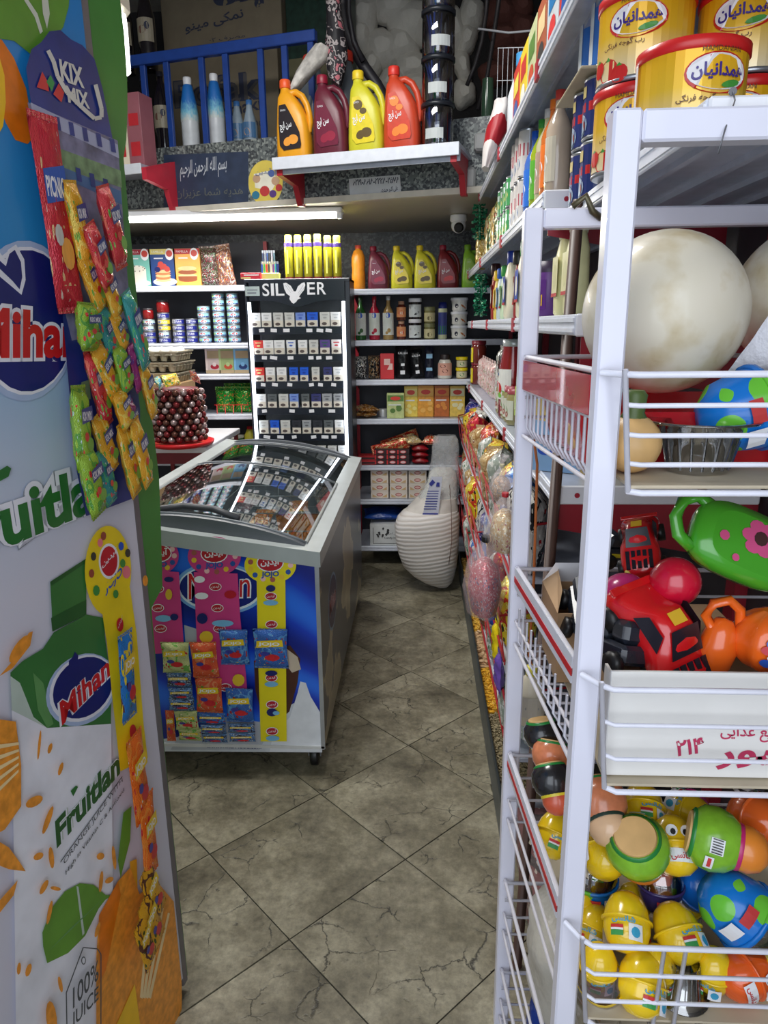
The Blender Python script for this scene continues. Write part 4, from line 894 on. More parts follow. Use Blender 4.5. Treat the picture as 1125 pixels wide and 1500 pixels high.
d.poly([(XLf+.004, .13), (XR-.012, .13), (XR-.012, zB), (XLf+.004, zA)], 0)
pol([(182, 1100), (472, 1102), (471, 1062), (452, 1040), (430, 1030), (400, 1050), (330, 1075), (255, 1080), (182, 1090)], 1)
pol([(395, 1101), (471, 1101), (470, 1045), (455, 1020), (448, 1000), (440, 998), (436, 1015), (425, 1050), (400, 1075)], 2)
pol([(250, 1098), (380, 1098), (400, 1060), (330, 1050), (262, 1078)], 3)
pol([(372, 968), (398, 950), (425, 945), (440, 965), (436, 1000), (424, 1042), (405, 1058), (385, 1050), (374, 1010)], 4)
pol([(420, 950), (436, 962), (441, 980), (428, 985), (418, 972)], 5); pol([(398, 960), (412, 955), (420, 990), (404, 1000)], 6)
pol([(270, 915), (292, 922), (292, 950), (272, 940)], 3)
u0, v0 = px(322, 862)
d.ell(u0, v0, .162, .098, 7, 40); d.ell(u0, v0, .150, .088, 8, 40); d.ell(u0, v0+.002, .143, .081, 9, 40)
d.textp('Mihan', px(275, 880), px(368, 876), px(275, 838), 10, .03); d.textp('Mihan', px(277, 878), px(366, 874), px(277, 840), 11, .0)
d.textp('www.mihan-food.com', px(303, 1095), px(383, 1096), px(303, 1089.5), 12, .02)
d.build('front_print', [BLUEP, mt((200, 204, 212), .35), mt((220, 222, 228), .35), mt((176, 180, 190), .35), mt((74, 40, 30), .3), mt((196, 180, 160), .35), mt((110, 70, 50), .35), mt((120, 170, 226), .3), mt((220, 232, 244), .3), mt((24, 34, 120), .3), mt((232, 236, 244), .3), mt((200, 30, 40), .3), NAVY], fz)
# aluminium edges of the end panel
MB().box(XR-.012, YF0-.004, .12, XR+.003, YF0+.004, zR-.055).build('corner_trim', STEEL, fz); MB().box(XLf, YF0-.004, .118, XR, YF0+.004, .130).build('corner_trim', mt((206, 206, 206), .4), fz)
# side logo
fs_ = lambda u, v, l: (XR+l, u, v)
d = Dec(fs_, .0007)
sy = PX(487, 880, XR).y; sz = PX(487, 880, XR).z
d.ell(sy, sz, .14, .115, 0, 32); d.ell(sy, sz, .128, .104, 1, 32); d.text('Mihan', sy-.1, sz-.035, .2, .075, 2, .05); d.text('Mihan', sy-.098, sz-.033, .196, .071, 3, .01)
d.build('side_logo', [mt((120, 150, 180), .4), mt((60, 50, 84), .4), mt((190, 190, 200), .4), mt((150, 60, 70), .4)], fz)
# contents : two wire baskets, ice cream packs
WIRE = mt((214, 218, 222), .3, .3)
for k, (x0, x1, y0, y1, nm) in enumerate(((-.95, -.45, 2.42, 2.95, 'nearer'), (-1.0, -.45, 3.25, 3.85, 'farther'))):
    wbk = tag(T('wire_basket', (0, 0, 0)), '%s white wire basket hanging inside the freezer' % nm, 'basket', 'freezer baskets')
    zb_ = .62
    for q in range(9):
        x = x0+(x1-x0)*q/8; MB().tube([(x, y0, .78), (x, y0, zb_), (x, y1, zb_), (x, y1, .78)], .0025, 4).build('wire', WIRE, wbk)
    for z_ in (.66, .72, .78): MB().tube([(x0, y0, z_), (x1, y0, z_), (x1, y1, z_), (x0, y1, z_)], .003, 4, closed=True).build('wire', WIRE, wbk)
IW = [wrap((206, 214, 220), (150, 170, 200), (60, 90, 170), (240, 240, 240)), wrap((170, 140, 150), (210, 210, 214), (150, 40, 50)), wrap((96, 110, 140), (190, 196, 204), (30, 50, 110)), wrap((226, 130, 50), (240, 190, 90), (190, 70, 30)), wrap((206, 206, 200), (190, 180, 160), (120, 110, 100))]
nn = 0
for j in range(6):
    for i in range(4):
        nn += 1; q = nn % 5; x = -1.0+i*.165; y = 2.50+j*.255
        inst('ice%d' % q, bag(.11, .17, .03, IW[q], 70+q, name='ice_cream'), '%s ice cream in freezer, %s row, %s from left' % (('white and blue', 'pinkish grey', 'slate blue', 'orange', 'cream')[q], ORD[j], ORD[i]), 'ice cream', (x, y, .655), rot=(radians(-84+R.uniform(-3, 3)), 0, R.uniform(-.25, .25)), group='ice creams in the freezer')
inst('mihbag', bag(.2, .3, .05, mt((40, 60, 130), .3, bump=.6, bsc=30, var=.4), 80, name='plastic_bag'), 'dark blue plastic bag in the right near corner of the freezer', 'bag', (-.56, 2.52, .70), rot=(radians(-80), 0, -.3))
inst('orb', bag(.24, .34, .05, mt((214, 130, 60), .35, bump=.4, var=.2), 81, name='ice_cream'), 'large orange ice cream packet at the right side inside the freezer', 'ice cream', (-.52, 3.02, .70), rot=(radians(-82), 0, .2))
inst('lidp', bag(.2, .42, .03, mt((190, 192, 196), .4, bump=.5, var=.15), 82, name='plastic_sheet'), 'pale crinkled plastic sheet lying on the left inside the freezer', 'sheet', (-.9, 2.55, .72), rot=(radians(-84), 0, -.5))
# ================================================================== SACK OF SUGAR
SKY = 4.30; bs = PZ(650, 862, 0)
sk = tag(T('sack', (.07, SKY, 0)), 'big open white woven sack standing on the floor at the end of the aisle', 'sack')
m, N, L, p = newmat('woven_polypropylene'); tc = N.new('ShaderNodeTexCoord'); wv = N.new('ShaderNodeTexWave'); wv.bands_direction = 'Z'; wv.inputs['Scale'].default_value = 12; wv.inputs['Distortion'].default_value = 2.2; wv.inputs['Detail'].default_value = 2; wv.inputs['Detail Scale'].default_value = .7
mp = N.new('ShaderNodeMapping'); mp.inputs['Rotation'].default_value = (.0, .12, 0); L.new(tc.outputs['Object'], mp.inputs[0]); L.new(mp.outputs[0], wv.inputs[0])
r1 = ramp(N, L, wv.outputs['Fac'], [(0, (206, 198, 190)), (.3, (222, 216, 210)), (1, (230, 226, 222))]); L.new(r1.outputs[0], p.inputs['Base Color']); p.inputs['Roughness'].default_value = .5
bb = N.new('ShaderNodeBump'); bb.inputs['Strength'].default_value = .22; bb.inputs['Distance'].default_value = .012; L.new(wv.outputs['Fac'], bb.inputs['Height']); L.new(bb.outputs[0], p.inputs['Normal']); SACKM = m
def px2(x, y): q = PY(x, y, SKY); return q.x-.07, q.z
def rings_from(rows, ex=.8, n=40, wr=.0, k=.42):
    rs = []
    for xl, xr, z_, yo in rows:
        c = (xl+xr)/2; h = (xr-xl)/2; r_ = []
        for i in range(n):
            a = 2*pi*i/n; q = 1+wr*sin(7*a+z_*30)
            r_.append((c+math.copysign(abs(cos(a))**ex, cos(a))*h*q, yo+math.copysign(abs(sin(a))**ex, sin(a))*h*k*2*q, z_))
        rs.append(r_)
    return rs
def row(y, xl, xr, yo=0): a = px2(xl, y); b_ = px2(xr, y); return (a[0], b_[0], max(a[1], .003), yo)
rows = [row(859, 640, 656), row(852, 622, 662), row(842, 606, 665), row(828, 591, 669), row(808, 583, 671), row(790, 580, 672), row(770, 578, 673), row(758, 581, 673), row(750, 588, 672), row(746, 594, 670)]
MB().loft(rings_from(rows, .85, 44, .012)).build('woven_body', SACKM, sk)
rows = [row(750, 592, 671, .01), row(742, 598, 671, .01), row(734, 606, 670, .01), row(728, 612, 670, .01)]
MB().loft(rings_from(rows, .9, 44, .03, .4)).build('folded_rim', mt((212, 206, 198), .5, bump=.5, bsc=18), sk)
lf = [row(738, 610, 668, .01), row(724, 618, 669, .01), row(705, 627, 669, .01), row(692, 630, 668, .01), row(686, 636, 662, .01)]
MB().loft(rings_from(lf, .9, 30, .03, .3)).build('sugar_fill', mt((222, 220, 212), .7, bump=.8, bsc=70), sk)
top = [row(736, 606, 671, .01), row(724, 615, 672, .01), row(705, 625, 673, .01), row(688, 630, 673, .01), row(670, 632, 672, .01), row(655, 633, 672, .01), row(644, 635, 671, .01), row(638, 637, 668, .01)]
MB().loft(rings_from(top, .9, 40, .05, .3), cap=False).build('plastic_liner', mt((222, 226, 228), .15, var=.2, sc=16, bump=1, bsc=18, alpha=.32), sk)
MB().tube([Vector(px2(655, 700))[:1][0:0] or (px2(657, 702)[0], -.16, px2(657, 702)[1]), (px2(659, 730)[0], -.185, px2(659, 730)[1]), (px2(660, 780)[0], -.18, px2(660, 780)[1]), (px2(656, 815)[0], -.155, px2(656, 815)[1])], .002, 5).build('seam', mt((120, 90, 80), .6), sk)
def lbf(u, v, l): return (u, -.125-l, v)
d = Dec(lbf, .001)
Q = lambda x, y: px2(x, y)
d.poly([Q(618, 752), Q(641, 752), Q(647, 692), Q(631, 692)], 0)
d.poly([Q(618.5, 748), Q(640.5, 748), Q(641, 744), Q(619, 744)], 1)
for k in range(8): y = 712+k*3.6; d.poly([Q(626-k*.8, y), Q(642-k*.5, y), Q(642-k*.5, y+1.2), Q(626-k*.8, y+1.2)], 1)
d.poly([Q(628, 702), Q(633, 696), Q(637, 700), Q(631, 706)], 1); d.poly([Q(638, 706), Q(643, 706), Q(643, 700), Q(639, 700)], 1)
d.build('paper_tag', [mt((206, 210, 226), .5), mt((50, 60, 150), .5)], sk)
# ================================================================== LOFT : railing, shelf, jugs, cartons
ZL = z1
def pf(x, y, off=0.0): p = PF(x, y, off); return p
BLUR = mt((24, 62, 140), .45, var=.12, sc=20)
rl = tag(T('railing', (0, 0, 0)), 'blue painted steel railing along the granite loft edge', 'railing')
OFR = -.05
a = pf(150, 82, OFR); c = pf(468, 66, OFR); zt2 = (a.z+c.z)/2
def fbox(b, p, w, d, h, mi=0, tz=0):
    return b.box(-w/2, -d/2, 0, w/2, d/2, h, mi, Matrix.Translation(p) @ Matrix.Rotation(fang, 4, 'Z') @ Matrix.Rotation(tz, 4, 'Y'), .003)
a0_ = Vector((a.x-.5, a.y-.5*math.tan(fang), zt2-.03)); L_ = (c-a).xy.length+.5
MB().box(0, -.02, 0, L_/cos(0), .02, .055, 0, Matrix.Translation(a0_) @ Matrix.Rotation(fang, 4, 'Z'), .004).build('top_rail', BLUR, rl)
for x in (160, 214, 248, 299, 334, 385, 420, 458):
    p_ = pf(x, 150, OFR); MB().box(-.017, -.012, 0, .017, .012, zt2-.03-ZL, 0, Matrix.Translation((p_.x, p_.y, ZL+.001)) @ Matrix.Rotation(fang, 4, 'Z'), .003).build('baluster', BLUR, rl)
# cartons of puffs behind the railing
CBR = mt((112, 102, 84), .7, var=.08)
def carton(px0, px1, y0, y1, off, label, deco=None, depth=.35, mat_=CBR, zb=None, name='carton'):
    A = pf(px0, y1, off); B_ = pf(px1, y1, off); w = (B_-A).xy.length
    zb_ = ZL+.001 if zb is None else zb; zt_ = pf((px0+px1)/2, y0, off).z
    r = tag(T(name, ((A.x+B_.x)/2, (A.y+B_.y)/2, zb_), fang), label, 'carton')
    MB().box(-w/2, 0, 0, w/2, depth, zt_-zb_, bev=.004).build('box_body', mat_, r)
    if deco: d_ = Dec(front(0)); ms = deco(d_, w, zt_-zb_); d_.build('print', ms, r)
    return r, zt_
INK = mt((38, 44, 66), .6)
INKL = mt((92, 86, 78), .6)
def dec1(d, w, h):
    d.text('Pofak', -w*.36, h*.52, w*.74, h*.26, 0, .05); d.text('Pofak', -w*.35, h*.53, w*.72, h*.24, 1, .0); d.text('namaki', -w*.02, h*.38, w*.38, h*.12, 0, .02, rot=.1); d.text('MINOO', w*.16, h*.28, w*.22, h*.06, 0); return [INK, mt((74, 72, 74), .6)]
q, zc1 = carton(237, 412, 72, 218, -.42, 'brown puffs carton with dark outlined lettering, lower of two behind the railing', dec1)
def dec2(d, w, h):
    d.text(fa('پفک'), -w*.05, h*.36, w*.42, h*.5, 0, .05); d.text(fa('نمکی مینو'), -w*.3, h*.22, w*.5, h*.14, 0, .02, rot=.08); d.text(fa('مصرف ۲۰'), -w*.1, h*.08, w*.3, h*.06, 0); return [INK]
carton(240, 414, -60, 70, -.42, 'brown puffs carton with large Persian lettering, upper of two behind the railing', dec2, zb=zc1+.002)
GP = mt((26, 50, 42), .3, var=.4, sc=30)
q = carton(420, 492, -40, 62, -.42, 'dark green shrink wrapped bottle pack with a tan label band, right of the cartons', lambda d, w, h: (d.rect(-w/2, h*.35, w/2, h*.55, 0), [mt((96, 92, 66), .6)])[-1], mat_=GP, zb=None)
bpk = q[0]
for i in range(3): MB().lathe([(.03, 0), (.034, .02), (.034, .2), (.014, .27), (.014, .3)], 10, (-.1+i*.09, -.036, .05)).build('bottle', glassy((24, 60, 40)), bpk)
# dark cola bottles in shrink wrap
def cola():
    r = T('cola_bottle'); MB().lathe([(.045, 0), (.05, .02), (.048, .1), (.05, .14), (.05, .27), (.035, .34), (.018, .40), (.016, .44)], 16).build('body', glassy((24, 20, 26)), r)
    MB().lathe([(.019, .42), (.019, .445), (0, .446)], 12).build('cap', mt((50, 50, 60), .4), r)
    d = Dec(cyl(.0505), .0009); d.rect(-.07, .14, .07, .26, 0, 8); d.ell(0, .2, .025, .02, 1, 10); d.ell(.03, .22, .015, .02, 2, 8); d.build('label', [mt((150, 142, 124), .5), mt((100, 60, 50), .5), INK], r); return r
for k, (x, up) in enumerate(((190, 0), (216, 0), (241, 0), (196, 1), (228, 1))):
    p_ = pf(x, 200, -.18 if x != 216 else -.22); inst('cola', cola, 'tall dark soft drink bottle behind the railing, %s row, %s from the left' % (('lower', 'upper')[up], ORD[[0, 1, 2, 0, 1][k]]), 'bottle', (p_.x, p_.y, ZL+.001+up*.455), fang, 'dark soft drink bottles')
MB()
# white and blue wrapped bottles
def wb_bottle():
    r = T('bottle'); MB().lathe([(.05, 0), (.054, .01), (.054, .2), (.046, .28), (.028, .37), (.022, .38), (.022, .395)], 20).build('body', mt((206, 210, 214), .3), r)
    MB().lathe([(.025, .38), (.026, .41), (.024, .42), (0, .421)], 16).build('cap', WHITE, r)
    b = MB(); b.lathe([(.0555, .17), (.0555, .2), (.0475, .28), (.0295, .37), (.025, .378)], 20, cap=False)
    m, N, L, p = newmat('blue_label_gradient'); tc = N.new('ShaderNodeTexCoord'); sp = N.new('ShaderNodeSeparateXYZ'); L.new(tc.outputs['Generated'], sp.inputs[0]); n1 = N.new('ShaderNodeTexNoise'); n1.inputs['Scale'].default_value = 9; L.new(tc.outputs['Generated'], n1.inputs[0]); ad = N.new('ShaderNodeMath'); ad.operation = 'MULTIPLY_ADD'; L.new(n1.outputs[0], ad.inputs[0]); ad.inputs[1].default_value = .5; L.new(sp.outputs['Z'], ad.inputs[2])
    r_ = ramp(N, L, ad.outputs[0], [(.25, (206, 214, 210)), (.5, (120, 190, 214)), (.8, (30, 110, 190))]); L.new(r_.outputs[0], p.inputs['Base Color']); b.build('label', m, r); return r
for k, x in enumerate((281, 319)):
    p_ = pf(x, 215, -.16); inst('wbb', wb_bottle, 'white bottle with blue sleeve behind the railing, %s one' % ('left', 'right')[k], 'bottle', (p_.x, p_.y, ZL+.001), fang, 'white bottles with blue sleeves', sc=.93)
for k, x in enumerate((350, 368)):
    p_ = pf(x, 215, -.2); inst('smb', vessel('bottle', [(.04, 0), (.044, .01), (.042, .12), (.02, .2), (.015, .24)], mt((140, 156, 170), .3, var=.2), [(.018, .225), (.018, .25), (0, .251)], mt((60, 110, 170), .4), (.05, .13, .045, [mt((70, 110, 150), .4), mt((170, 140, 120), .4)], lambda d: d.ell(0, .08, .02, .02, 1))), 'small hazy cleaner bottle with blue cap behind the railing, %s one' % ('left', 'right')[k], 'bottle', (p_.x, p_.y, ZL+.001), fang, 'small bottles with blue caps')
# fascia stickers and writing
pxF, fnP = onplane((LFT[0], LFT[1], 0), fn_, fd)
def sticker(name, label, cat, deco, mats_):
    d_ = Dec(fnP, .0012); deco(d_); o = d_.build(name, mats_); return tag(o, label, cat)
def pl(pts): return [pxF(x, y) for x, y in pts]
FAD = mt((132, 138, 144), .6)
def pq(d):
    d.poly(pl([(240, 227), (364, 222), (364, 300), (240, 305)]), 0)
    d.textp(fa('بسم الله الرحمن الرحیم'), pxF(264, 266), pxF(332, 258), pxF(264, 236), 1, .01)
    d.textp(fa('هدیه شما عزیزان'), pxF(258, 292), pxF(356, 288), pxF(258, 277), 2)
sticker('plaque', 'dark plaque with white Arabic calligraphy on the granite fascia', 'plaque', pq, [mt((48, 60, 84), .4, var=.25), mt((190, 196, 204), .5), mt((96, 100, 96), .5)])
def rs(d):
    u, v = pxF(389, 268); d.ell(u, v, .105, .115, 0, 26); d.poly(pl([(372, 255), (395, 250), (408, 262), (398, 280), (374, 275)]), 1)
    for k, (x, y, r_, mi) in enumerate(((376, 262, .024, 5), (388, 280, .03, 2), (400, 284, .022, 3), (375, 286, .024, 4), (404, 265, .025, 5), (398, 254, .02, 6), (409, 275, .02, 2))):
        d.ell(*pxF(x, y), r_, r_*.9, mi, 12)
    d.textp(fa('آیدین'), pxF(375, 258), pxF(398, 255), pxF(375, 249), 6)
sticker('sticker', 'round yellow sweets sticker on the granite fascia beside the plaque', 'sticker', rs, [mt((222, 200, 90), .4), mt((236, 232, 214), .4), mt((190, 60, 60), .4), mt((90, 60, 130), .4), mt((50, 120, 150), .4), mt((196, 160, 130), .4), mt((80, 100, 160), .4)])
def pa(d):
    d.poly(pl([(511, 262), (586, 256), (588, 288), (513, 289)]), 0)
    d.textp('۶۲۱۹-۸۶۱۸-۲۲۲۸-۲۵۷۸', pxF(517, 272), pxF(585, 268), pxF(517, 263), 1, .03); d.textp(fa('علی اکبر حیدری'), pxF(558, 284), pxF(583, 281), pxF(558, 275), 1, .02)
sticker('paper_note', 'white paper note with handwritten number taped to the granite fascia', 'note', pa, [mt((206, 208, 210), .6), INK])
# shelf on brackets in front of the fascia
DS = .30
SA = pf(399, 232, DS); SB = pf(673, 209, DS)
zS = pf(536, 220, DS).z
bs_ = tag(T('wall_shelf', (SA.x, SA.y, zS), fang), 'white steel shelf on red brackets holding the syrup jugs over the fascia', 'shelf')
WS = (SB-SA).xy.length
b = MB(); b.box(0, 0, -.02, WS, DS-.006, 0, 1); b.box(0, -.008, -.055, WS, 0, .002, 0, None, .002); b.box(.0, .02, -.075, WS, .03, -.02, 1); b.build('board', [LIP, LIPG], bs_)
for x in (.03, WS-.03):
    b = MB(); b.prism([(0, 0), (.28, 0), (.28, -.17), (.24, -.17), (.19, -.08), (.0, -.06)], .03, T=Matrix.Translation((x+.015, .012, -.02)) @ Matrix.Rotation(pi/2, 4, 'Z')); b.build('bracket', mt((170, 30, 44), .4), bs_)
def onS(x, back=.1):
    t = (pf(x, 200, DS-back)); return Vector((t.x, t.y, zS+.002))
for k, (kk, x, nm) in enumerate((('orange', 432, 'big orange squash jug with a dark label, first of four on the white wall shelf'), ('maroon', 486, 'big dark maroon syrup jug, second on the white wall shelf'), ('yellow', 538, 'big yellow syrup jug with lime green handle, third on the white wall shelf'), ('red', 590, 'big red orange syrup jug, fourth on the white wall shelf'))):
    jug(kk, onS(x, .1), nm, 'syrup jugs on the white wall shelf', sc=(1.27, 1.25, 1.4), rz=fang)
for k, x in enumerate((459, 505)):
    p_ = pf(x, 150, -.12); inst('gj', vessel('bottle', [(.08, 0), (.09, .01), (.09, .16), (.075, .24), (.045, .33), (.042, .36)], mt((96, 104, 112), .3, var=.1), [(.05, .35), (.05, .39), (.046, .40), (0, .401)], mt((206, 60, 44), .4)), 'large grey bottle with red cap behind the jugs, %s one' % ('left', 'right')[k], 'bottle', (p_.x, p_.y, ZL+.001), 0, 'large grey bottles with red caps', sc=(1, 1, 1.0))
# stacked clear jars of blue sweets / pens
GLJ = glass((205, 215, 230), .05, .5, 'jar_plastic')
STK = [mt((34, 54, 120), .4), mt((16, 20, 34), .4), mt((54, 80, 150), .4)]
def penjar():
    r = T('jar'); h = .19; b = MB(); rr = random.Random(3); mats = STK
    for i in range(26):
        a_ = rr.uniform(0, 6.28); q_ = .055*math.sqrt(rr.random()); a2 = a_+rr.uniform(-.3, .5)
        b.tube([(q_*cos(a_), q_*sin(a_), .006), (.066*cos(a2)*rr.uniform(.6, 1), .066*sin(a2)*rr.uniform(.6, 1), h-.02)], .0045, 5, i % 3)
    b.build('sticks', mats, r, kind='stuff')
    MB().lathe([(.07, .002), (.076, .01), (.076, h-.03), (.07, h-.015)], 24, cap=False).build('jar_wall', GLJ, r)
    MB().lathe([(.074, h-.018), (.08, h-.016), (.08, h), (0, h+.001)], 24).build('lid', mt((28, 32, 40), .35), r)
    d = Dec(cyl(.0775), .001); d.rect(-.045, .03+.0, .045, .075, 0, 6); d.build('label', [mt((190, 196, 196), .5)], r); return r
pj0 = onS(641, .1)
for k in range(4): inst('penjar', penjar, 'clear jar of blue and black sticks, %s in the tall stack on the wall shelf' % ('bottom', 'second', 'third', 'top')[k], 'jar', pj0+Vector((0, 0, k*.192)), fang+(.2*k), 'stacked jars of blue sticks')
# hoses / cables
tag(MB().tube([PY(x, y, 4.25) for x, y in ((500, -40), (502, 10), (508, 45), (520, 75), (535, 100), (553, 125), (566, 150), (568, 190))], .03, 8).tube([PY(x, y, 4.2) for x, y in ((510, -40), (511, 20), (518, 60), (532, 90))], .014, 6).build('hose_bundle', mt((40, 38, 44), .5)), 'thick dark hose bundle hanging in front of the white stones', 'hose')
for k, pts in enumerate((((716, -30), (712, 20), (706, 60), (696, 95), (684, 125)), ((735, -30), (728, 20), (722, 60), (714, 110), (700, 160)))): tag(MB().tube([PY(x, y, 4.4) for x, y in pts], .012, 6).build('cable', mt((50, 46, 48), .5)), 'dark cable hanging right of the white stones, %s one' % ('left', 'right')[k], 'cable', 'hanging cables')
tag(MB().tube([PY(x, y, 4.3) for x, y in ((700, 42), (745, 48), (790, 44), (830, 30))], .006, 5).build('cord', WHITE), 'white cord stretched in front of the dark stones', 'cord')
# patterned cloth bag hanging on the railing
m, N, L, p = newmat('patterned_cloth'); PAT = m; tc = N.new('ShaderNodeTexCoord'); n1 = N.new('ShaderNodeTexNoise'); n1.inputs['Scale'].default_value = 22; n1.inputs['Detail'].default_value = 2; L.new(tc.outputs['Object'], n1.inputs[0]); r1 = ramp(N, L, n1.outputs[0], [(0, (26, 24, 30)), (.5, (170, 160, 160)), (.56, (40, 34, 40)), (.64, (190, 110, 120))], True); L.new(r1.outputs[0], p.inputs['Base Color']); p.inputs['Roughness'].default_value = .6
def cloth(pts, Yd, mat_, lab, nm='cloth'):
    b = MB(); P_ = [PY(x, y, Yd) for x, y in pts]; n = len(P_)
    b.add([tuple(q+Vector((0, .03*sin(i*1.7)-.02, 0))) for i, q in enumerate(P_)]+[tuple(q+Vector((0, .07, 0))) for q in P_], [tuple(range(n)), tuple(range(2*n-1, n-1, -1))]+[(i, (i+1) % n, n+(i+1) % n, n+i) for i in range(n)], 0, True); return tag(b.build(nm, mat_), lab, nm.replace('_', ' '))
def drape(pts_l, pts_r, Yd, mat_, lab, nm):
    """hanging folds: left and right pixel outlines swept with a wavy cross section"""
    rs_ = []
    for (xl, yl), (xr, yr) in zip(pts_l, pts_r):
        A_, B2 = PY(xl, yl, Yd), PY(xr, yr, Yd); c_ = (A_+B2)/2; h = (B2-A_)/2; r_ = []
        for i in range(20):
            a_ = 2*pi*i/20; q_ = 1+.18*sin(5*a_+yl*.05); r_.append(tuple(c_+h*cos(a_)+Vector((0, .05*sin(a_)*q_, 0))))
        rs_.append(r_)
    return tag(MB().loft(rs_).build(nm, mat_), lab, nm.split('_')[-1])
drape([(476, -30), (478, 20), (478, 50), (474, 80), (482, 115)], [(500, -30), (500, 20), (506, 50), (510, 85), (500, 130)], 4.02, PAT, 'knotted black, white and pink patterned cloth hanging over the jugs', 'patterned_cloth')
drape([(462, 66), (450, 80), (434, 105), (425, 128), (424, 134)], [(484, 72), (480, 88), (456, 112), (440, 130), (430, 136)], 4.0, mt((190, 186, 180), .6, var=.3, sc=30), 'pale fold of cloth hanging from the railing end above the orange jug', 'pale_cloth')
# right corner of the ledge
p_ = PY(713, 195, 4.3)
inst('grb', vessel('bottle', [(.028, 0), (.032, .01), (.034, .06), (.032, .2), (.03, .28)], glassy((66, 96, 74)), [(.033, .0), (.036, .002), (.036, .085), (.033, .087)], mt((90, 220, 70), .35)), 'green glass bottle with neon green base beside the white wire cage', 'bottle', (p_.x, p_.y, ZL+.001))
p_ = pf(703, 212, 0)
tag(MB().box(-.03, -.07, -.04, .03, -.0, .04, bev=.01).build('wall_box', mt((150, 150, 150), .5), None, p_, None), 'small grey box fixed to the fascia under the green bottle', 'box')
cg = tag(T('wire_cage', PY(745, 165, 3.9)), 'white wire cage hanging near the top right shelf', 'cage')
for k in range(7): MB().box(-.06+k*.024, -.001, 0, -.058+k*.024, .001, .28).build('wire', WHITE, cg)
for z_ in (0, .14, .28): MB().box(-.062, -.002, z_, .086, .002, z_+.003).build('wire', WHITE, cg)
m, N, L, p = newmat('white_bag_red_shapes'); tc = N.new('ShaderNodeTexCoord'); n1 = N.new('ShaderNodeTexNoise'); n1.inputs['Scale'].default_value = 7; n1.inputs['Detail'].default_value = 0; L.new(tc.outputs['Object'], n1.inputs[0]); r1 = ramp(N, L, n1.outputs[0], [(0, (214, 208, 206)), (.52, (160, 24, 36))], True); L.new(r1.outputs[0], p.inputs['Base Color']); p.inputs['Roughness'].default_value = .4
drape([(724, 148), (722, 160), (712, 190), (707, 220), (706, 246)], [(746, 148), (750, 160), (744, 190), (730, 215), (716, 250)], 3.1, m, 'white plastic bag with red shapes hanging at the top right shelf', 'plastic_bag')
tag(MB().box(-.025, -.03, -.05, .025, .0, .05, bev=.012).build('motion_sensor', mt((170, 172, 170), .4), None, PF(689, 262, .0)), 'small white motion sensor on the fascia right of the paper note', 'sensor')
# left corner: bracketed stub shelf with cartons
SL0 = pf(175, 248, .28)
ls = tag(T('wall_shelf', (SL0.x, SL0.y, pf(200, 240, .28).z), fang), 'short white shelf on a red bracket at the left end of the fascia', 'shelf')
b = MB(); b.box(-.5, 0, -.02, .14, .27, 0, 1); b.box(-.5, -.008, -.05, .14, 0, .002, 0, None, .002); b.build('board', [LIP, LIPG], ls)
MB().prism([(0, 0), (.28, .08), (.28, -.2), (.24, -.2), (.19, -.08), (.0, -.06)], .03, T=Matrix.Translation((.17, .0, -.02)) @ Matrix.Rotation(pi/2, 4, 'Z')).build('bracket', mt((190, 40, 60), .4), ls)
for k, (dx, c, nm) in enumerate(((-.02, (226, 214, 190), 'cream carton with red marks'), (.075, (150, 90, 100), 'dusky pink carton with white stripes'))):
    inst('lc%d' % k, prbox(.09, .36, .12, mt(c, .4), lambda d: (d.rect(-.03, .05, .03, .12, 0), d.rect(-.03, .2, .03, .26, 0), [mt((190, 40, 50), .4) if 1 else 0])[-1] if True else None), nm+' on the short white shelf at the left', 'box', ls.location+Matrix.Rotation(fang, 3, 'Z') @ Vector((dx, .12, .0035)), fang)
# lamp above the fridge (white shade, bright tube)
# ================================================================== RIGHT GONDOLA
GX = .31
gd = tag(T('gondola_shelf', (0, 0, 0)), 'long steel gondola of shelves running along the right wall', 'shelf')
BKP = mt((56, 50, 56), .6)
def gshelf(zt, y0, y1, mi=LIP, dep=.46, lip=.04, GX=GX, br=True):
    b = MB(); b.box(GX, y0, zt-.014, GX+dep, y1, zt, 1); b.box(GX-.006, y0, zt-lip, GX, y1, zt+.001, 0, None, .002)
    b.box(GX-.009, y0, zt-lip*.35, GX-.005, y1, zt-lip*.15, 0); b.box(GX-.009, y0, zt-lip*.85, GX-.005, y1, zt-lip*.65, 0)
    s_ = b.build('shelf', [mi, LIPG], gd)
    n = int((y1-y0)/.95)
    for k in range(1, n+1): MB().box(GX-.012, y0+k*.93-.02, zt-lip-.002, GX-.004, y0+k*.93+.02, zt+.002).build('price_clip', mt((170, 36, 50), .4), s_)
    for q in range(5): MB().box(GX+.05+q*.09, y0+.02, zt-.024, GX+.062+q*.09, y1-.02, zt-.014).build('rib', LIPG, s_)
    # end plate
    e = MB().box(GX-.004, y0-.006, zt-.042, GX+dep, y0, zt+.002, bev=.003).build('end_plate', WHITE, s_)
    MB().lathe([(.006, 0), (.006, .002)], 12, T=Matrix.Translation((GX+.05, y0-.006, zt-.02)) @ Matrix.Rotation(pi/2, 4, 'X')).build('bolt', mt((170, 30, 50), .4), s_)
    if br: MB().prism([(0, 0), (0, -.06), (dep-.02, -.14), (dep-.02, 0)], .004, T=Matrix.Translation((GX+.01, y0+.004, zt-.043))).build('bracket', BRK, s_)
    return s_
ZT, Z2, ZM, ZW = 2.30, 1.965, 1.665, 1.288
Z2N = 1.905
gshelf(ZT, 1.15, 4.0); gshelf(Z2, 1.91, 5.0); gshelf(Z2N, .955, 1.885, GX=.345, lip=.034, dep=.43, br=False); gshelf(ZM, 1.46, 4.66); gshelf(ZW, 1.60, 4.66)
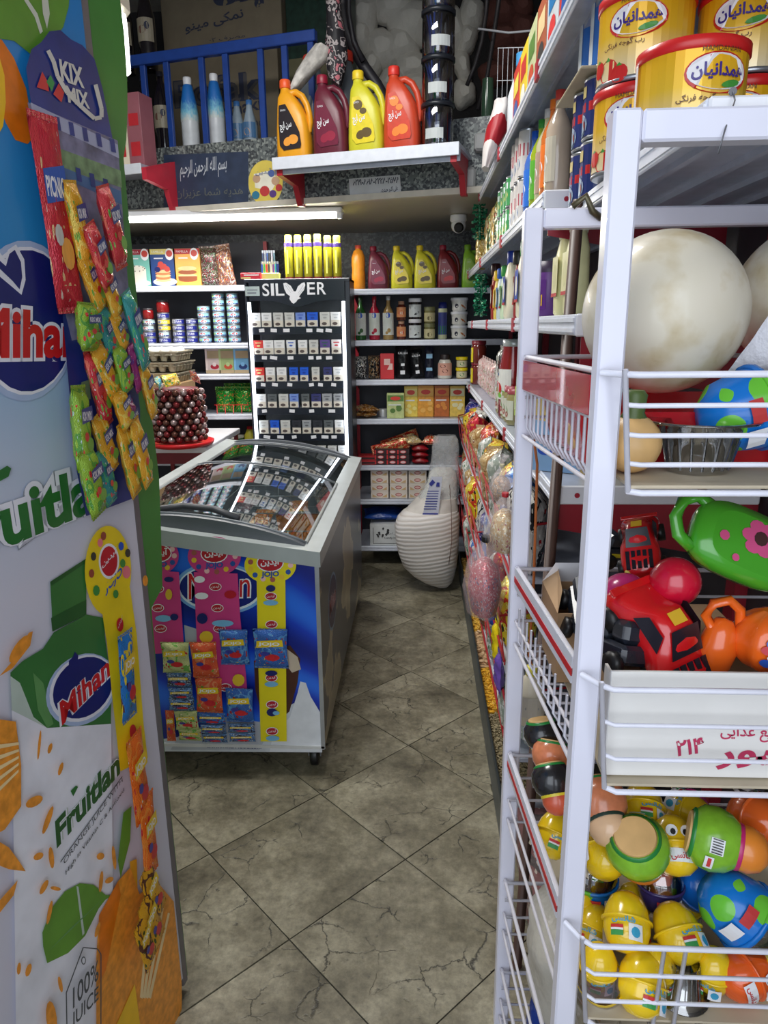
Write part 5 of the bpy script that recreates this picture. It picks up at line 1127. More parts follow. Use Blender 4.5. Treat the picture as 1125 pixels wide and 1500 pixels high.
MB().box(GX+.47, 1.46, .0, GX+.49, 5.1, 2.9).build('back_panel', BKP, gd)
for y in (1.62, 2.55, 3.5, 4.45): MB().box(GX+.44, y, 0, GX+.47, y+.05, 2.9).build('upright', BRK, gd)
def GY(px_, X=GX+.05): return X*F/(px_-615)*1.0
def gp(px_, z_, X=GX+.06): return Vector((X, X*F/(px_-615)*(1.0), z_+.0015))
def yx(px_, z_, X):
    """depth along the wall at which a point of height z_ on plane X falls on the pixel column"""
    lo, hi = .3, 12.
    for _ in range(40):
        mid = (lo+hi)/2; c_ = CM.transposed() @ (Vector((X, mid, z_))-O); x = CX+F*c_.x/-c_.z
        if x > px_: lo = mid
        else: hi = mid
    return mid
def gput(px_, z_, key, fn, lab, cat, grp=None, X=GX+.06, rz=-pi/2, sc=None, rot=None, dz=0, col=None):
    return inst(key, fn, lab, cat, (X, yx(px_, z_+.1, X), z_+.0015+dz), rz, grp, sc=sc, rot=rot, col=col)
def bxs(w, h, dp, c, c2, c3): return prbox(w, h, dp, mt(c, .4), lambda d: (d.rect(-w*.36, h*.55, w*.36, h*.82, 0), d.ell(0, h*.3, w*.32, h*.16, 1, 12), d.rect(-w*.4, h*.06, w*.4, h*.1, 0), [mt(c2, .4), mt(c3, .4)])[-1])
# --- shelf 2 : far to near, stacked tins, bottles
gt = can(.033, .11, STEEL, mt((70, 150, 90), .3), lambda d, r, h: (d.rect(-r*1.4, h*.6, r*1.4, h*.8, 1, 6), d.ell(0, h*.4, r*.6, h*.16, 2, 10), [WHITE, mt((230, 220, 120), .4)])[-1])
rt = can(.033, .15, STEEL, mt((206, 200, 196), .3), lambda d, r, h: (d.rect(-r*1.4, h*.45, r*1.4, h*.7, 1, 6), d.ell(0, h*.3, r*.5, h*.12, 2, 10), [mt((170, 60, 76), .35), mt((70, 110, 160), .4)])[-1])
y_ = yx(722, Z2+.05, GX+.06)
for i in range(7):
    yy = 4.4-i*.2
    for k in range(2 if i < 3 else 3 if False else 2):
        if i < 4: inst('gt', gt, 'green and white drink can, %s column from the far end, %s layer, second right shelf' % (ORD[i], ('lower', 'upper')[k]), 'can', (GX+.05, 3.25-i*.1, Z2+.0015+k*.112), -pi/2, 'green cans on the right shelf')
        elif i < 7: inst('rt', rt, 'white and maroon can, %s column from the far end, %s layer, second right shelf' % (ORD[i-4], ('lower', 'upper')[k]), 'can', (GX+.05, 2.80-(i-4)*.095, Z2+.0015+k*.152), -pi/2, 'white and maroon cans on the right shelf')
PASTAP = wrap((196, 160, 90), (220, 200, 150), (120, 60, 30), (230, 226, 200))
for i in range(7): inst('ff%d' % (i % 2), bag(.11, .24, .05, [wrap((40, 90, 60), (150, 140, 70), (190, 50, 40), (226, 216, 170)), PASTAP][i % 2], 120+i), '%s pasta packet on the second right shelf, %s from its far end' % (('green and gold', 'golden')[i % 2], ORD[i]), 'packet', (GX+.06, 4.55-i*.17, Z2+.0015), -pi/2, 'pasta packets at the far end')
def tallb(c, capc, lc, nm='bottle'): return vessel(nm, bp_(.034, .27, .012, .66), glassy(c), [(.014, .25), (.014, .274), (0, .276)], mt(capc, .35), (.05, .16, .0345, [mt(lc, .4), WHITE], lambda d: d.ell(0, .1, .018, .02, 1)))
for k, (x, c, cp, lc, nm) in enumerate(((782, (70, 110, 190), (30, 90, 200), (40, 110, 210), 'blue bottle with yellow base'), (792, (150, 170, 40), (60, 150, 60), (90, 170, 50), 'olive oil bottle with green cap'), (801, (196, 190, 150), (200, 200, 200), (180, 150, 130), 'pale glass bottle with tan label'), (809, (206, 110, 50), (230, 120, 40), (236, 120, 40), 'orange labelled bottle'), (817, (190, 170, 150), (190, 60, 50), (200, 190, 170), 'cream bottle with red cap'))):
    gput(x, Z2, 's2b%d' % k, tallb(c, cp, lc), nm+' among the tall bottles on the second right shelf', 'bottle', 'tall bottles on the second right shelf')
# near tins
def tomato_deco(d, r, h, big=True):
    for (u, v, s_) in ((-.3, .16, .22), (.0, .1, .17), (-.62, .22, .16)): d.ell(u*r, v*h, s_*r*1.2, s_*h*.62, 1, 14); d.poly([(u*r-.006, v*h+s_*h*.5), (u*r, v*h+s_*h*.72), (u*r+.006, v*h+s_*h*.5)], 4)
    d.ell(r*.32, h*.66, r*.62, h*.20, 1, 24); d.ell(r*.32, h*.67, r*.58, h*.175, 2, 24)
    d.text(fa('همدانیان'), -r*.18, h*.59, r*1.0, h*.17, 3, .03); d.ell(r*.55, h*.56, r*.2, h*.035, 4, 10, .2)
    d.text('HAMDANIAN', -r*.02, h*.86, r*.72, h*.05, 5); d.text(fa('رب گوجه فرنگی'), -r*.4, h*.38, r*.9, h*.085, 5, .01)
    d.rect(-r*1.15, h*.1, -r*.85, h*.2, 6); d.rect(-r*1.5, .012, -r*1.35, h-.012, 2)
    return [mt((200, 40, 34), .3), mt((236, 232, 232), .3), mt((60, 40, 130), .3), mt((70, 150, 60), .3), mt((90, 50, 30), .4), mt((170, 150, 110), .4)]
def bigtin(r, h):
    def f():
        o = T('tomato_paste_tin'); prof = [(r*.96, 0), (r, .002), (r, .006), (r*.98, .008)]
        for k in range(1, 6): z_ = .008+(h-.016)*k/6; prof += [(r*.98, z_-.003), (r*.972, z_), (r*.98, z_+.003)]
        prof += [(r*.98, h-.008), (r, h-.006), (r, h)]
        MB().lathe(prof, 40).build('body', STEEL, o)
        MB().lathe([(r*1.0, h-.014), (r*1.03, h-.012), (r*1.03, h+.002), (r*.98, h+.004), (r*.96, h+.001), (0, h+.001)], 40).build('lid', mt((206, 34, 34), .3), o)
        m, N, L, p = newmat('yellow_tin_print'); tc = N.new('ShaderNodeTexCoord'); sp = N.new('ShaderNodeSeparateXYZ'); L.new(tc.outputs['Generated'], sp.inputs[0])
        r_ = ramp(N, L, sp.outputs['Z'], [(0, (240, 226, 190)), (.35, (240, 206, 130)), (.6, (238, 190, 50)), (1, (240, 178, 20))]); L.new(r_.outputs[0], p.inputs['Base Color']); p.inputs['Roughness'].default_value = .25; p.inputs['Metallic'].default_value = .2
        d = Dec(cyl(r*.985), .0006); d.rect(-r*1.6, .008, r*2.6, h-.014, 0, 26); ms = [m]+tomato_deco(d, r, h); d.build('label', ms, o); return o
    return f
BT = bigtin(.080, .137)
c = PY(1008, 180, 1.14)
inst('bt', BT, 'large yellow tomato paste tin with red lid, nearest on the top right shelf end', 'tin', (.417, 1.25, Z2N+.0015), radians(-8), 'yellow tomato paste tins')
for k, (X_, Y_, kz, nm) in enumerate(((.396, 1.442, 0, 'lower of the two stacked behind the nearest one'), (.396, 1.442, 1, 'upper of the two stacked behind the nearest one'), (.565, 1.43, 0, 'lower one behind and right of the nearest tin'), (.565, 1.43, 1, 'upper one behind and right of the nearest tin'))):
    inst('bt', BT, 'yellow tomato paste tin, %s' % nm, 'tin', (X_, Y_, Z2N+.0015+kz*.143), radians(-45), 'yellow tomato paste tins')
inst('dkb', vessel('bottle', [(.05, 0), (.056, .02), (.05, .05), (.056, .08), (.05, .11), (.056, .14), (.05, .18), (.03, .24), (.02, .3)], glassy((40, 44, 50)), [(.024, .29), (.024, .32), (0, .321)], BLACK), 'dark ribbed plastic bottle at the right edge beside the large tomato tin', 'bottle', (.64, 1.2, Z2N+.0015))
bt2 = can(.05, .12, STEEL, mt((36, 50, 110), .3), lambda d, r, h: (d.rect(-r*1.2, h*.45, r*1.2, h*.6, 1, 6), d.ell(0, h*.24, r*.62, h*.2, 2, 14), d.ell(0, h*.22, r*.5, h*.14, 3, 12), d.rect(-r*.5, h*.68, r*.5, h*.86, 4, 3), [mt((200, 40, 44), .3), mt((150, 170, 190), .3), mt((130, 44, 36), .4), mt((206, 186, 120), .4)])[-1])
for k, (Y_, kz) in enumerate(((1.712, 0), (1.712, 1), (1.82, 0), (1.82, 1))): inst('bt2', bt2, 'navy bean tin with red stripe, %s stack, %s' % (('nearer', 'farther')[k//2], ('lower', 'upper')[k % 2]), 'tin', (.40, Y_, Z2N+.0015+kz*.124), -pi/2-.2, 'navy bean tins')
tag(MB().box(-.06, -.14, 0, .1, .14, .006, bev=.002).build('cardboard_sheet', mt((196, 180, 150), .7), None, (.39, 1.80, Z2N+.2505)), 'sheet of cardboard lying across the navy bean tins', 'cardboard')
bwt = can(.044, .17, STEEL, mt((50, 110, 190), .3), lambda d, r, h: (d.rect(-r*.2, .01, r*.35, h-.01, 1, 3), d.rect(-r*1.4, h*.1, -r*.9, h*.5, 2, 3), [mt((220, 226, 230), .3), mt((190, 60, 50), .3)])[-1])
for k, Y_ in enumerate((1.71, 1.82)): inst('bwt', bwt, 'tall blue and white tin standing on the cardboard sheet, %s one' % ('nearer', 'farther')[k], 'tin', (.40, Y_, Z2N+.258), -pi/2, 'blue and white tins')
# --- top shelf
TS = [((206, 60, 50), (240, 220, 90), (40, 90, 170)), ((230, 200, 50), (200, 50, 50), (240, 240, 230)), ((190, 196, 150), (90, 130, 60), (200, 80, 50)), ((170, 90, 60), (230, 200, 150), (60, 60, 60)), ((200, 206, 210), (40, 120, 180), (220, 60, 60))]
for i in range(9):
    a_ = TS[i % 5]; inst('ts%d' % (i % 5), bxs(.16, .2, .08, *a_), '%s carton on the top right shelf, %s from the far end' % (('red', 'yellow', 'sage green', 'brown', 'pale grey')[i % 5], ORD[i]), 'box', (GX+.06, 2.75-i*.175, ZT+.0015), -pi/2, 'cartons on the top right shelf')
inst('wbl', vessel('bottle', [(.05, 0), (.056, .02), (.056, .16), (.03, .24), (.024, .27)], mt((214, 220, 226), .3), [(.03, .26), (.03, .3), (0, .3)], mt((60, 130, 180), .4)), 'white bleach bottle with blue cap at the far part of the top right shelf', 'bottle', (GX+.07, 2.95, ZT+.0015))
# tinsel at the far corner
m, N, L, p = newmat('tinsel_green'); oi = N.new('ShaderNodeTexCoord'); n1 = N.new('ShaderNodeTexNoise'); n1.inputs['Scale'].default_value = 70; L.new(oi.outputs['Object'], n1.inputs[0]); r1 = ramp(N, L, n1.outputs[0], [(.3, (10, 70, 50)), (.55, (40, 150, 110)), (.7, (190, 230, 200))]); L.new(r1.outputs[0], p.inputs['Base Color']); p.inputs['Roughness'].default_value = .15; p.inputs['Metallic'].default_value = .6; TIN2 = m
def tinsel(x, y0, y1, Yd, lab):
    b = MB(); A_ = PY(x, y0, Yd); B2 = PY(x, y1, Yd); n = int((A_.z-B2.z)/.012)
    b.tube([A_, B2], .008, 5)
    for i in range(n):
        z_ = A_.z-i*.012
        for k in range(7): a_ = R.uniform(0, 6.28); r_ = R.uniform(.025, .045); b.add([(A_.x, A_.y, z_), (A_.x+r_*cos(a_), A_.y+r_*sin(a_), z_-.01), (A_.x+r_*cos(a_+.15), A_.y+r_*sin(a_+.15), z_+.004)], [(0, 1, 2)])
    o = b.build('tinsel', TIN2); return tag(o, lab, 'tinsel')
tinsel(703, 300, 352, 4.15, 'sparkly green tinsel hanging below the upper right shelf corner'); tinsel(705, 402, 464, 4.0, 'sparkly green tinsel hanging above the jar shelf in the far corner')
inst('gpk', bag(.1, .18, .05, wrap((190, 160, 80), (226, 206, 150), (150, 110, 40), (240, 230, 200), .15), 131), 'shiny golden packet hanging under the green tinsel', 'packet', PY(706, 392, 4.2), -pi/4)
# --- mayonnaise shelf
def squeeze(c, lc, cc, lab2=(240, 236, 220), w=.045, h=.2):
    def f():
        r = T('squeeze_bottle'); rg = []
        for z_, a_, b_ in ((0, .8, .8), (.008, .95, .95), (.05, 1, 1), (.1, .95, .95), (.14, .9, .9), (.165, .6, .7), (.18, .42, .6)):
            rg.append([(math.copysign(abs(cos(t))**.7, cos(t))*w*a_, math.copysign(abs(sin(t))**.7, sin(t))*w*.62*b_, z_*h/.2) for t in [2*pi*i/22 for i in range(22)]])
        MB().loft(rg).build('body', mt(c, .35), r)
        MB().lathe([(.021, .172*h/.2), (.023, .178*h/.2), (.023, .21*h/.2), (.02, .215*h/.2), (0, .216*h/.2)], 16).build('cap', mt(cc, .35), r)
        d = Dec(front(-w*.62-.0005), .001); ww = w*.82; hh = h/.2
        d.poly([(-ww, .045*hh), (ww, .045*hh), (ww*.98, .135*hh), (-ww*.98, .135*hh)], 0); d.ell(0, .09*hh, ww*.6, .028*hh, 1, 14); d.rect(-ww, .045*hh, ww, .053*hh, 2)
        d.build('label', [mt(lc, .35), mt(lab2, .4), RED], r); return r
    return f
may = [(725, (150, 40, 34), (120, 24, 24), (60, 20, 20), 'thin dark red sauce bottle', .03, .24), (730, (226, 196, 90), (236, 206, 60), (230, 190, 40), 'yellow mustard bottle', .034, .2), (735, (196, 210, 214), (50, 120, 180), (40, 90, 170), 'pale bottle with blue label', .036, .2), (741, (206, 226, 190), (90, 160, 80), (60, 150, 70), 'pale bottle with green label', .038, .2), (750, (226, 218, 190), (26, 70, 170), (30, 60, 170), 'mayonnaise bottle with blue cap and blue label', .05, .235), (759, (150, 40, 40), (120, 30, 30), (40, 40, 40), 'dark red sauce bottle between two mayonnaise bottles', .026, .22), (770, (230, 224, 196), (26, 76, 180), (40, 150, 80), 'mayonnaise bottle with green cap and blue label', .05, .235)]
for k, (x, c, lc, cc_, nm, w_, h_) in enumerate(may): gput(x, ZM, 'may%d' % k, squeeze(c, lc, cc_, w=w_, h=h_), nm+' on the mayonnaise shelf', 'bottle', 'sauces on the mayonnaise shelf', X=GX+.05)
gput(806, ZM, 'pur', vessel('jar', [(.042, 0), (.05, .01), (.05, .1), (.044, .13)], mt((100, 50, 130), .35), [(.046, .12), (.047, .15), (0, .151)], mt((60, 44, 70), .4), (.02, .1, .0505, [mt((96, 40, 130), .35), mt((236, 190, 40), .4), WHITE], lambda d: (d.rect(-.05, .03, .05, .06, 1, 6), d.ell(0, .08, .018, .014, 2)))), 'purple jar with yellow stripe seen between the rack posts', 'jar', X=GX+.06)
for k, x in enumerate((829, 845)): gput(x, ZM, 'crm', squeeze((222, 216, 160), (226, 220, 170), (230, 228, 190), (210, 206, 150), .045, .22), 'cream coloured sauce bottle beside the brown pole, %s one' % ('left', 'right')[k], 'bottle', 'cream sauce bottles', X=GX+.07)
# --- lower shelf of jars
for k in range(2): inst('ylj', vessel('jar', [(.036, 0), (.04, .006), (.04, .09), (.034, .1)], glassy((110, 40, 30)), [(.038, .1), (.038, .12), (0, .121)], mt((120, 24, 40), .4), (.01, .085, .0405, [mt((226, 206, 50), .4), WHITE, mt((120, 50, 40), .4)], lambda d: (d.rect(-.03, .05, .03, .08, 1, 4), d.ell(0, .03, .02, .014, 2)))), '%s of two stacked jars with yellow labels at the far end of the jar shelf' % ('lower', 'upper')[k], 'jar', (GX+.05, 4.45, ZW+.0015+k*.1225), -pi/2-.5, 'jars with yellow labels', sc=1.15)
GAR = wrap((214, 190, 186), (196, 130, 130), (120, 150, 90), (236, 228, 220), .3, 5)
for i in range(6): inst('gar', bag(.1, .17, .06, GAR, 140), 'pinkish garlic packet on the jar shelf, %s from the far end' % ORD[i], 'packet', (GX+.06, 4.22-i*.13, ZW+.0015), -pi/2, 'pinkish packets on the jar shelf')
for k, Y_ in enumerate((3.38, 3.26, 3.12)): inst('bw%d' % k, bag(.11, .25, .05, [wrap((206, 204, 196), (60, 70, 60), (120, 40, 40)), wrap((30, 30, 32), (60, 60, 60), (120, 30, 30), (200, 200, 190)), wrap((160, 170, 150), (100, 40, 50), (200, 60, 60))][k], 145+k), ('white and green', 'black', 'grey green')[k]+' tall packet in the middle of the jar shelf', 'packet', (GX+.07, Y_, ZW+.0015), -pi/2)
NUTJ = vessel('jar', [(.03, 0), (.034, .006), (.034, .1), (.028, .115)], glassy((150, 140, 90)), [(.031, .112), (.031, .13), (0, .131)], mt((150, 60, 70), .4), (.02, .09, .0345, [mt((206, 206, 190), .4), mt((90, 130, 60), .4), mt((160, 60, 60), .4)], lambda d: (d.ell(0, .05, .018, .02, 1), d.ell(.01, .04, .01, .01, 2))))
for i in range(5): inst('nut', NUTJ, 'small white-labelled jar, jar shelf front edge, %s from the far end' % ORD[i], 'jar', (GX+.04, 2.98-i*.09, ZW+.0015), -pi/2, 'small jars on the jar shelf')
for i in range(3): inst('nutt', vessel('jar', [(.034, 0), (.038, .006), (.038, .18), (.03, .2)], glassy((96, 100, 70)), [(.034, .195), (.034, .22), (0, .221)], mt((196, 200, 190), .3), (.05, .15, .0385, [mt((180, 210, 80), .4), mt((240, 236, 220), .4)], lambda d: d.ell(0, .1, .02, .03, 1))), 'tall jar with lime label behind the red bottle, %s from the far end' % ORD[i], 'jar', (GX+.06, 2.50-i*.1, ZW+.0015), -pi/2, 'tall jars with lime labels')
def ketchup():
    r = T('ketchup_bottle'); MB().lathe([(.05, 0), (.056, .01), (.057, .1), (.054, .12), (.057, .15), (.056, .2), (.046, .25), (.042, .28)], 24).build('body', glassy((130, 20, 28)), r)
    MB().lathe([(.043, .275), (.045, .28), (.045, .30), (0, .302)], 20).build('lid', mt((190, 196, 196), .3, .3), r)
    d = Dec(cyl(.0575), .001); d.rect(-.075, .075, .075, .19, 0, 12)
    for u, v in ((-.02, .11), (.012, .115)): d.ell(u, v, .022, .024, 1, 14)
    d.ell(.03, .095, .022, .012, 2, 10, .4); d.rect(-.03, .165, .01, .175, 3, 2); d.rect(-.03, .155, .0, .163, 1, 2); d.build('label', [mt((222, 222, 216), .35), mt((200, 36, 40), .35), mt((110, 180, 60), .4), mt((40, 90, 170), .4)], r); return r
inst('ket', ketchup, 'large red ketchup jar with tomato label, nearest on the jar shelf', 'jar', (GX+.055, yx(752, ZW+.15, GX+.055), ZW+.0015), -pi/2)
for k, (Y_, c) in enumerate(((1.98, (70, 70, 72)), (1.86, (60, 64, 70)), (1.74, (90, 90, 92)))): inst('gl%d' % k, vessel('bottle', [(.034, 0), (.038, .006), (.038, .14), (.02, .2), (.016, .25)], glassy(c), [(.018, .24), (.018, .27), (0, .27)], mt((180, 180, 180), .3)), 'dark glass bottle in shadow behind the rack post, %s from the far end' % ORD[k], 'bottle', (GX+.2, Y_, ZW+.0015), 0)
# --- red wire tiers with snack bags
RW = mt((186, 44, 54), .35, var=.05)
FOILS = [wrap((214, 210, 204), (30, 34, 40), (190, 40, 40)), wrap((30, 40, 130), (70, 40, 120), (230, 120, 40), (200, 206, 220)), wrap((190, 60, 40), (230, 150, 60), (240, 220, 180)), wrap((40, 110, 190), (220, 220, 220), (240, 200, 60)), wrap((190, 160, 110), (160, 120, 70), (120, 50, 30), (240, 230, 200), .15), wrap((130, 90, 60), (190, 150, 100), (210, 60, 40), (230, 220, 200), .2), wrap((226, 200, 50), (200, 60, 40), (40, 40, 40), (250, 240, 150)), wrap((34, 36, 40), (90, 90, 96), (200, 200, 200), (230, 230, 230)), wrap((200, 40, 60), (150, 20, 40), (240, 230, 220), (240, 180, 60)), wrap((160, 170, 160), (220, 220, 214), (60, 120, 70), (240, 240, 236), .12)]
FN = ['silver and black', 'royal blue and violet', 'brick red', 'sky blue and white', 'golden', 'brown', 'yellow', 'black and grey', 'crimson', 'pale silver green']
tiers = [(1.13, .93, GX-.04, 2), (.86, .66, GX-.05, 2), (.60, .34, GX-.028, 2)]
TN = ('upper', 'middle', 'lower')
for ti, (zr_, zb_, xf, rows_) in enumerate(tiers):
    y0, y1 = (1.95, 4.6)
    bk = tag(T('wire_tray', (0, 0, 0)), '%s red wire tray of snack packets along the right shelves' % TN[ti], 'tray', 'red wire trays')
    s_ = MB(); s_.box(xf+.01, y0, zb_-.012, GX+.45, y1, zb_, 1); s_.box(xf+.0, y0, zb_-.03, xf+.012, y1, zb_+.001, 0); s_.build('board', [LIP, LIPG], bk)
    for z_, rr_ in ((zr_-.06, .0045), (zb_+.012, .0045)): MB().tube([(xf-.02*(z_-zb_)/(zr_-zb_)-.004, y0, z_), (xf-.02*(z_-zb_)/(zr_-zb_)-.004, y1, z_)], rr_, 6).build('rail', RW, bk)
    for k in range(9): yy = y0+k*(y1-y0)/8; MB().tube([(xf-.004, yy, zb_), (xf-.022, yy, zr_-.06)], .0022, 5).build('wire', RW, bk)
    for k in range(4):
        yy = y0+.02+k*(y1-y0-.04)/3; MB().tube([(xf-.022, yy, zr_-.05), (GX+.3, yy, zr_)], .004, 5).build('divider', RW, bk)
    n = 0
    for k in range(14):
        yy = y0+.12+k*.178; fi = (k*3+ti*4+R.randrange(3)) % 10; n += 1
        if ti == 1 and k in (4, 5, 6): fi = [3, 1, 0][k-4]
        inst('sn%d_%d' % (fi, k % 2), bag(.17, .245, .11, FOILS[fi], 200+fi*2+k % 2), '%s snack packet, %s red wire tray, %s from near end' % (FN[fi], TN[ti], ORD[k]), 'packet', (xf+.05, yy, zb_+.004), grp if False else -pi/2, 'snack packets in the red wire trays', rot=(radians(R.uniform(-6, 6)), radians(R.uniform(-14, 14)), -pi/2+R.uniform(-.35, .35)), sc=(1, 1, R.uniform(.9, 1.12)))
# bags hanging in front of the trays
def poly_bag(w, h, tiec, fill, sd):
    def f():
        r = T('gift_bag'); b = MB(); rr = random.Random(sd); rings = []
        for j, (z_, q) in enumerate(((0, .25), (.04, .8), (.3, 1), (.55, .8), (.7, .42), (.78, .16), (.84, .14), (.92, .34), (1, .5))):
            rings.append([(w/2*q*cos(a_)*(1+.08*sin(5*a_+j)), w*.3*q*sin(a_)*(1+.1*sin(4*a_+j)), z_*h) for a_ in [2*pi*i/24 for i in range(24)]])
        b.loft(rings, cap=False); b.build('clear_film', mt((216, 206, 210), .15, alpha=.28, bump=.8, bsc=20, coat=.3), r)
        MB().lathe([(w*.1, h*.775), (w*.11, h*.8), (w*.1, h*.825)], 12, sy=.6).build('tie', tiec, r)
        c_ = MB(); rings = []
        for z_, q in ((.01, .2), (.05, .7), (.3, .92), (.5, .72), (.58, .3)): rings.append([(w/2*q*cos(a_), w*.27*q*sin(a_), z_*h) for a_ in [2*pi*i/20 for i in range(20)]])
        c_.loft(rings).build('sweets', fill, r); return r
    return f
inst('gb1', poly_bag(.22, .32, BLACK, wrap((186, 40, 60), (206, 110, 120), (50, 70, 120), (230, 210, 210), .3, 6), 1), 'clear bag of red and blue sweets tied with black band by the trays', 'bag', PX(712, 893, GX-.12) if False else (.19, 1.95, .825), -pi/2, sc=.9)
inst('gb2', poly_bag(.2, .26, mt((190, 40, 50), .4), wrap((214, 176, 110), (240, 220, 170), (170, 40, 40), (250, 244, 220), .1, 4), 2), 'shiny clear bag of golden sweets hanging on the middle red tray', 'bag', (.225, 1.82, 1.06), -pi/2, sc=.75)
inst('gb3', poly_bag(.24, .3, mt((200, 190, 160), .4), wrap((200, 160, 120), (150, 140, 130), (230, 210, 190), (240, 236, 226), .15, 4), 3), 'clear puffy bag of buns under the ketchup jar', 'bag', (.25, 2.12, 1.115), -pi/2, sc=.5)
# base trays of pasta on the floor
def grains(c, n, sz, x0, x1, y0, y1, zt, nm='grain'):
    b = MB(); b.box(x0, y0, .01, x1, y1, zt-.01)
    for i in range(n):
        x = R.uniform(x0+sz, x1-sz); y = R.uniform(y0+sz, y1-sz); a_ = R.uniform(0, 3.14); Tm = Matrix.Translation((x, y, zt+R.uniform(-.008, .006))) @ Matrix.Rotation(a_, 4, 'Z') @ Matrix.Rotation(R.uniform(-.5, .5), 4, 'X')
        b.box(-sz, -sz*.45, -sz*.4, sz, sz*.45, sz*.4, 0, Tm)
    return b
bt_ = tag(T('floor_tray', (0, 0, 0)), 'grey metal tray with loose pasta and pulses along the floor under the right shelves', 'tray')
TRG = mt((84, 92, 96), .4, .5, var=.2)
MB().box(GX-.042, 2.0, 0, GX-.034, 4.62, .14, bev=.002).build('side_panel', TRG, bt_); MB().box(GX+.17, 2.0, 0, GX+.178, 4.62, .2).build('side_panel', TRG, bt_); MB().box(GX-.034, 2.0, .0, GX+.17, 4.62, .008).build('bottom_panel', TRG, bt_)
MB().tube([(GX-.038, 1.95, .142), (GX-.038, 4.62, .142)], .006, 6).build('rail', TRG, bt_)
MB().box(GX-.042, 1.995, 0, GX+.178, 2.003, .15).build('end_plate', mt((190, 194, 204), .4), bt_)
secs = [(3.95, 4.6, (214, 170, 90), 'large golden pasta', .012), (3.42, 3.93, (226, 180, 70), 'golden short pasta', .008), (3.02, 3.40, (206, 170, 130), 'pale shell pasta', .012), (2.62, 3.0, (232, 178, 50), 'yellow macaroni', .006), (2.02, 2.6, (150, 136, 104), 'brown pulses', .005)]
for y0, y1, c, nm, sz in secs:
    o = grains(mt(c, .6, var=.3, sc=80), int((y1-y0)*.17/(sz*sz)*.7), sz, GX-.032, GX+.165, y0, y1, .115).build('loose_food', mt(c, .6, var=.3, sc=80), None, None, 'stuff'); tag(o, nm+' filling a section of the floor tray', 'food')
tag(MB().box(GX-.0, 1.3, 0, GX+.3, 1.96, .16, bev=.004).build('carton', wrap((130, 90, 90), (90, 80, 80), (150, 60, 60), (190, 180, 170), .5)), 'worn printed carton on the floor just beyond the white rack', 'carton')
# yellow and blue packets tucked at tray front near the rack
for k, (x, y, c, nm) in enumerate(((727, 965, (232, 206, 30), 'bright yellow packet with dark lettering'), (722, 915, (40, 70, 150), 'blue packet'), (731, 1010, (110, 80, 170), 'violet packet'), (708, 880, (240, 170, 50), 'amber packet'))):
    p_ = PX(x, y, GX-.055); inst('tp%d' % k, bag(.10, .13, .03, mt(c, .25, bump=.5, bsc=25, var=.15), 180+k, deco=(lambda d: (d.text('CHEETOZ', -.04, .05, .08, .03, 0, .03), [BLACK])[-1]) if k == 0 else None), nm+' tucked in front of the lowest red tray', 'packet', p_, rot=(0, radians(-10), -pi/2), sc=.9)
# things seen between the rack posts behind it
inst('ybx', prbox(.24, .2, .1, mt((222, 190, 110), .4), lambda d: (d.poly([(-.11, .0), (.02, .0), (.02, .11), (-.11, .13)], 0), d.text(fa('نان'), -.09, .04, .08, .05, 1, .03), d.rect(.03, .02, .1, .1, 2), [mt((140, 180, 220), .4), BLU, mt((206, 160, 90), .4)])[-1]), 'cream yellow biscuit carton with blue label seen between the white posts', 'box', (.40, 1.78, ZW+.0015), -.5)
for k in range(3): inst('sb3', prbox(.09, .055, .07, mt((190, 200, 214), .4), lambda d: (d.rect(-.03, .01, .0, .045, 0), d.rect(.01, .015, .04, .04, 1), [mt((200, 50, 60), .4), BLU])[-1]), 'small blue and red box left of the biscuit carton, %s in its stack' % ('bottom', 'middle', 'top')[k], 'box', (.335, 2.02, ZW+.0015+k*.0565), -.6, 'small blue and red boxes')
# ================================================================== FOREGROUND WHITE RACK
AX, AY, BX_, BY = .236, .92, .20, 1.36
rk = tag(T('display_rack', (0, 0, 0)), 'white enamelled display rack of square posts with wire baskets of toys in the right foreground', 'rack')
TQ = .0165; ZR_A, ZR_B = 1.885, 1.845; RX_ = .86
def tx(y): return AX+(BX_-AX)*(y-AY)/(BY-AY)
MB().box(AX-TQ, AY-TQ, 0, AX+TQ, AY+TQ, ZR_A, bev=.003).build('post', ENAM, rk)
MB().box(BX_-TQ, BY-TQ, 0, BX_+TQ, BY+TQ, ZR_B, bev=.003).build('post', ENAM, rk)
MB().box(RX_-TQ, AY-TQ, 0, RX_+TQ, AY+TQ, ZR_A, bev=.003).build('post', ENAM, rk)
MB().box(RX_-TQ, BY-TQ, 0, RX_+TQ, BY+TQ, ZR_B, bev=.003).build('post', ENAM, rk)
MB().box(AX+TQ+.0005, AY-TQ, ZR_A-.036, RX_-TQ, AY+TQ, ZR_A-.001, bev=.003).build('top_rail', ENAM, rk)
MB().box(BX_+TQ+.0005, BY-TQ, ZR_B-.034, RX_-TQ, BY+TQ, ZR_B-.001, bev=.003).build('top_rail', ENAM, rk)
WW = mt((228, 228, 240), .3, var=.04, sc=40)
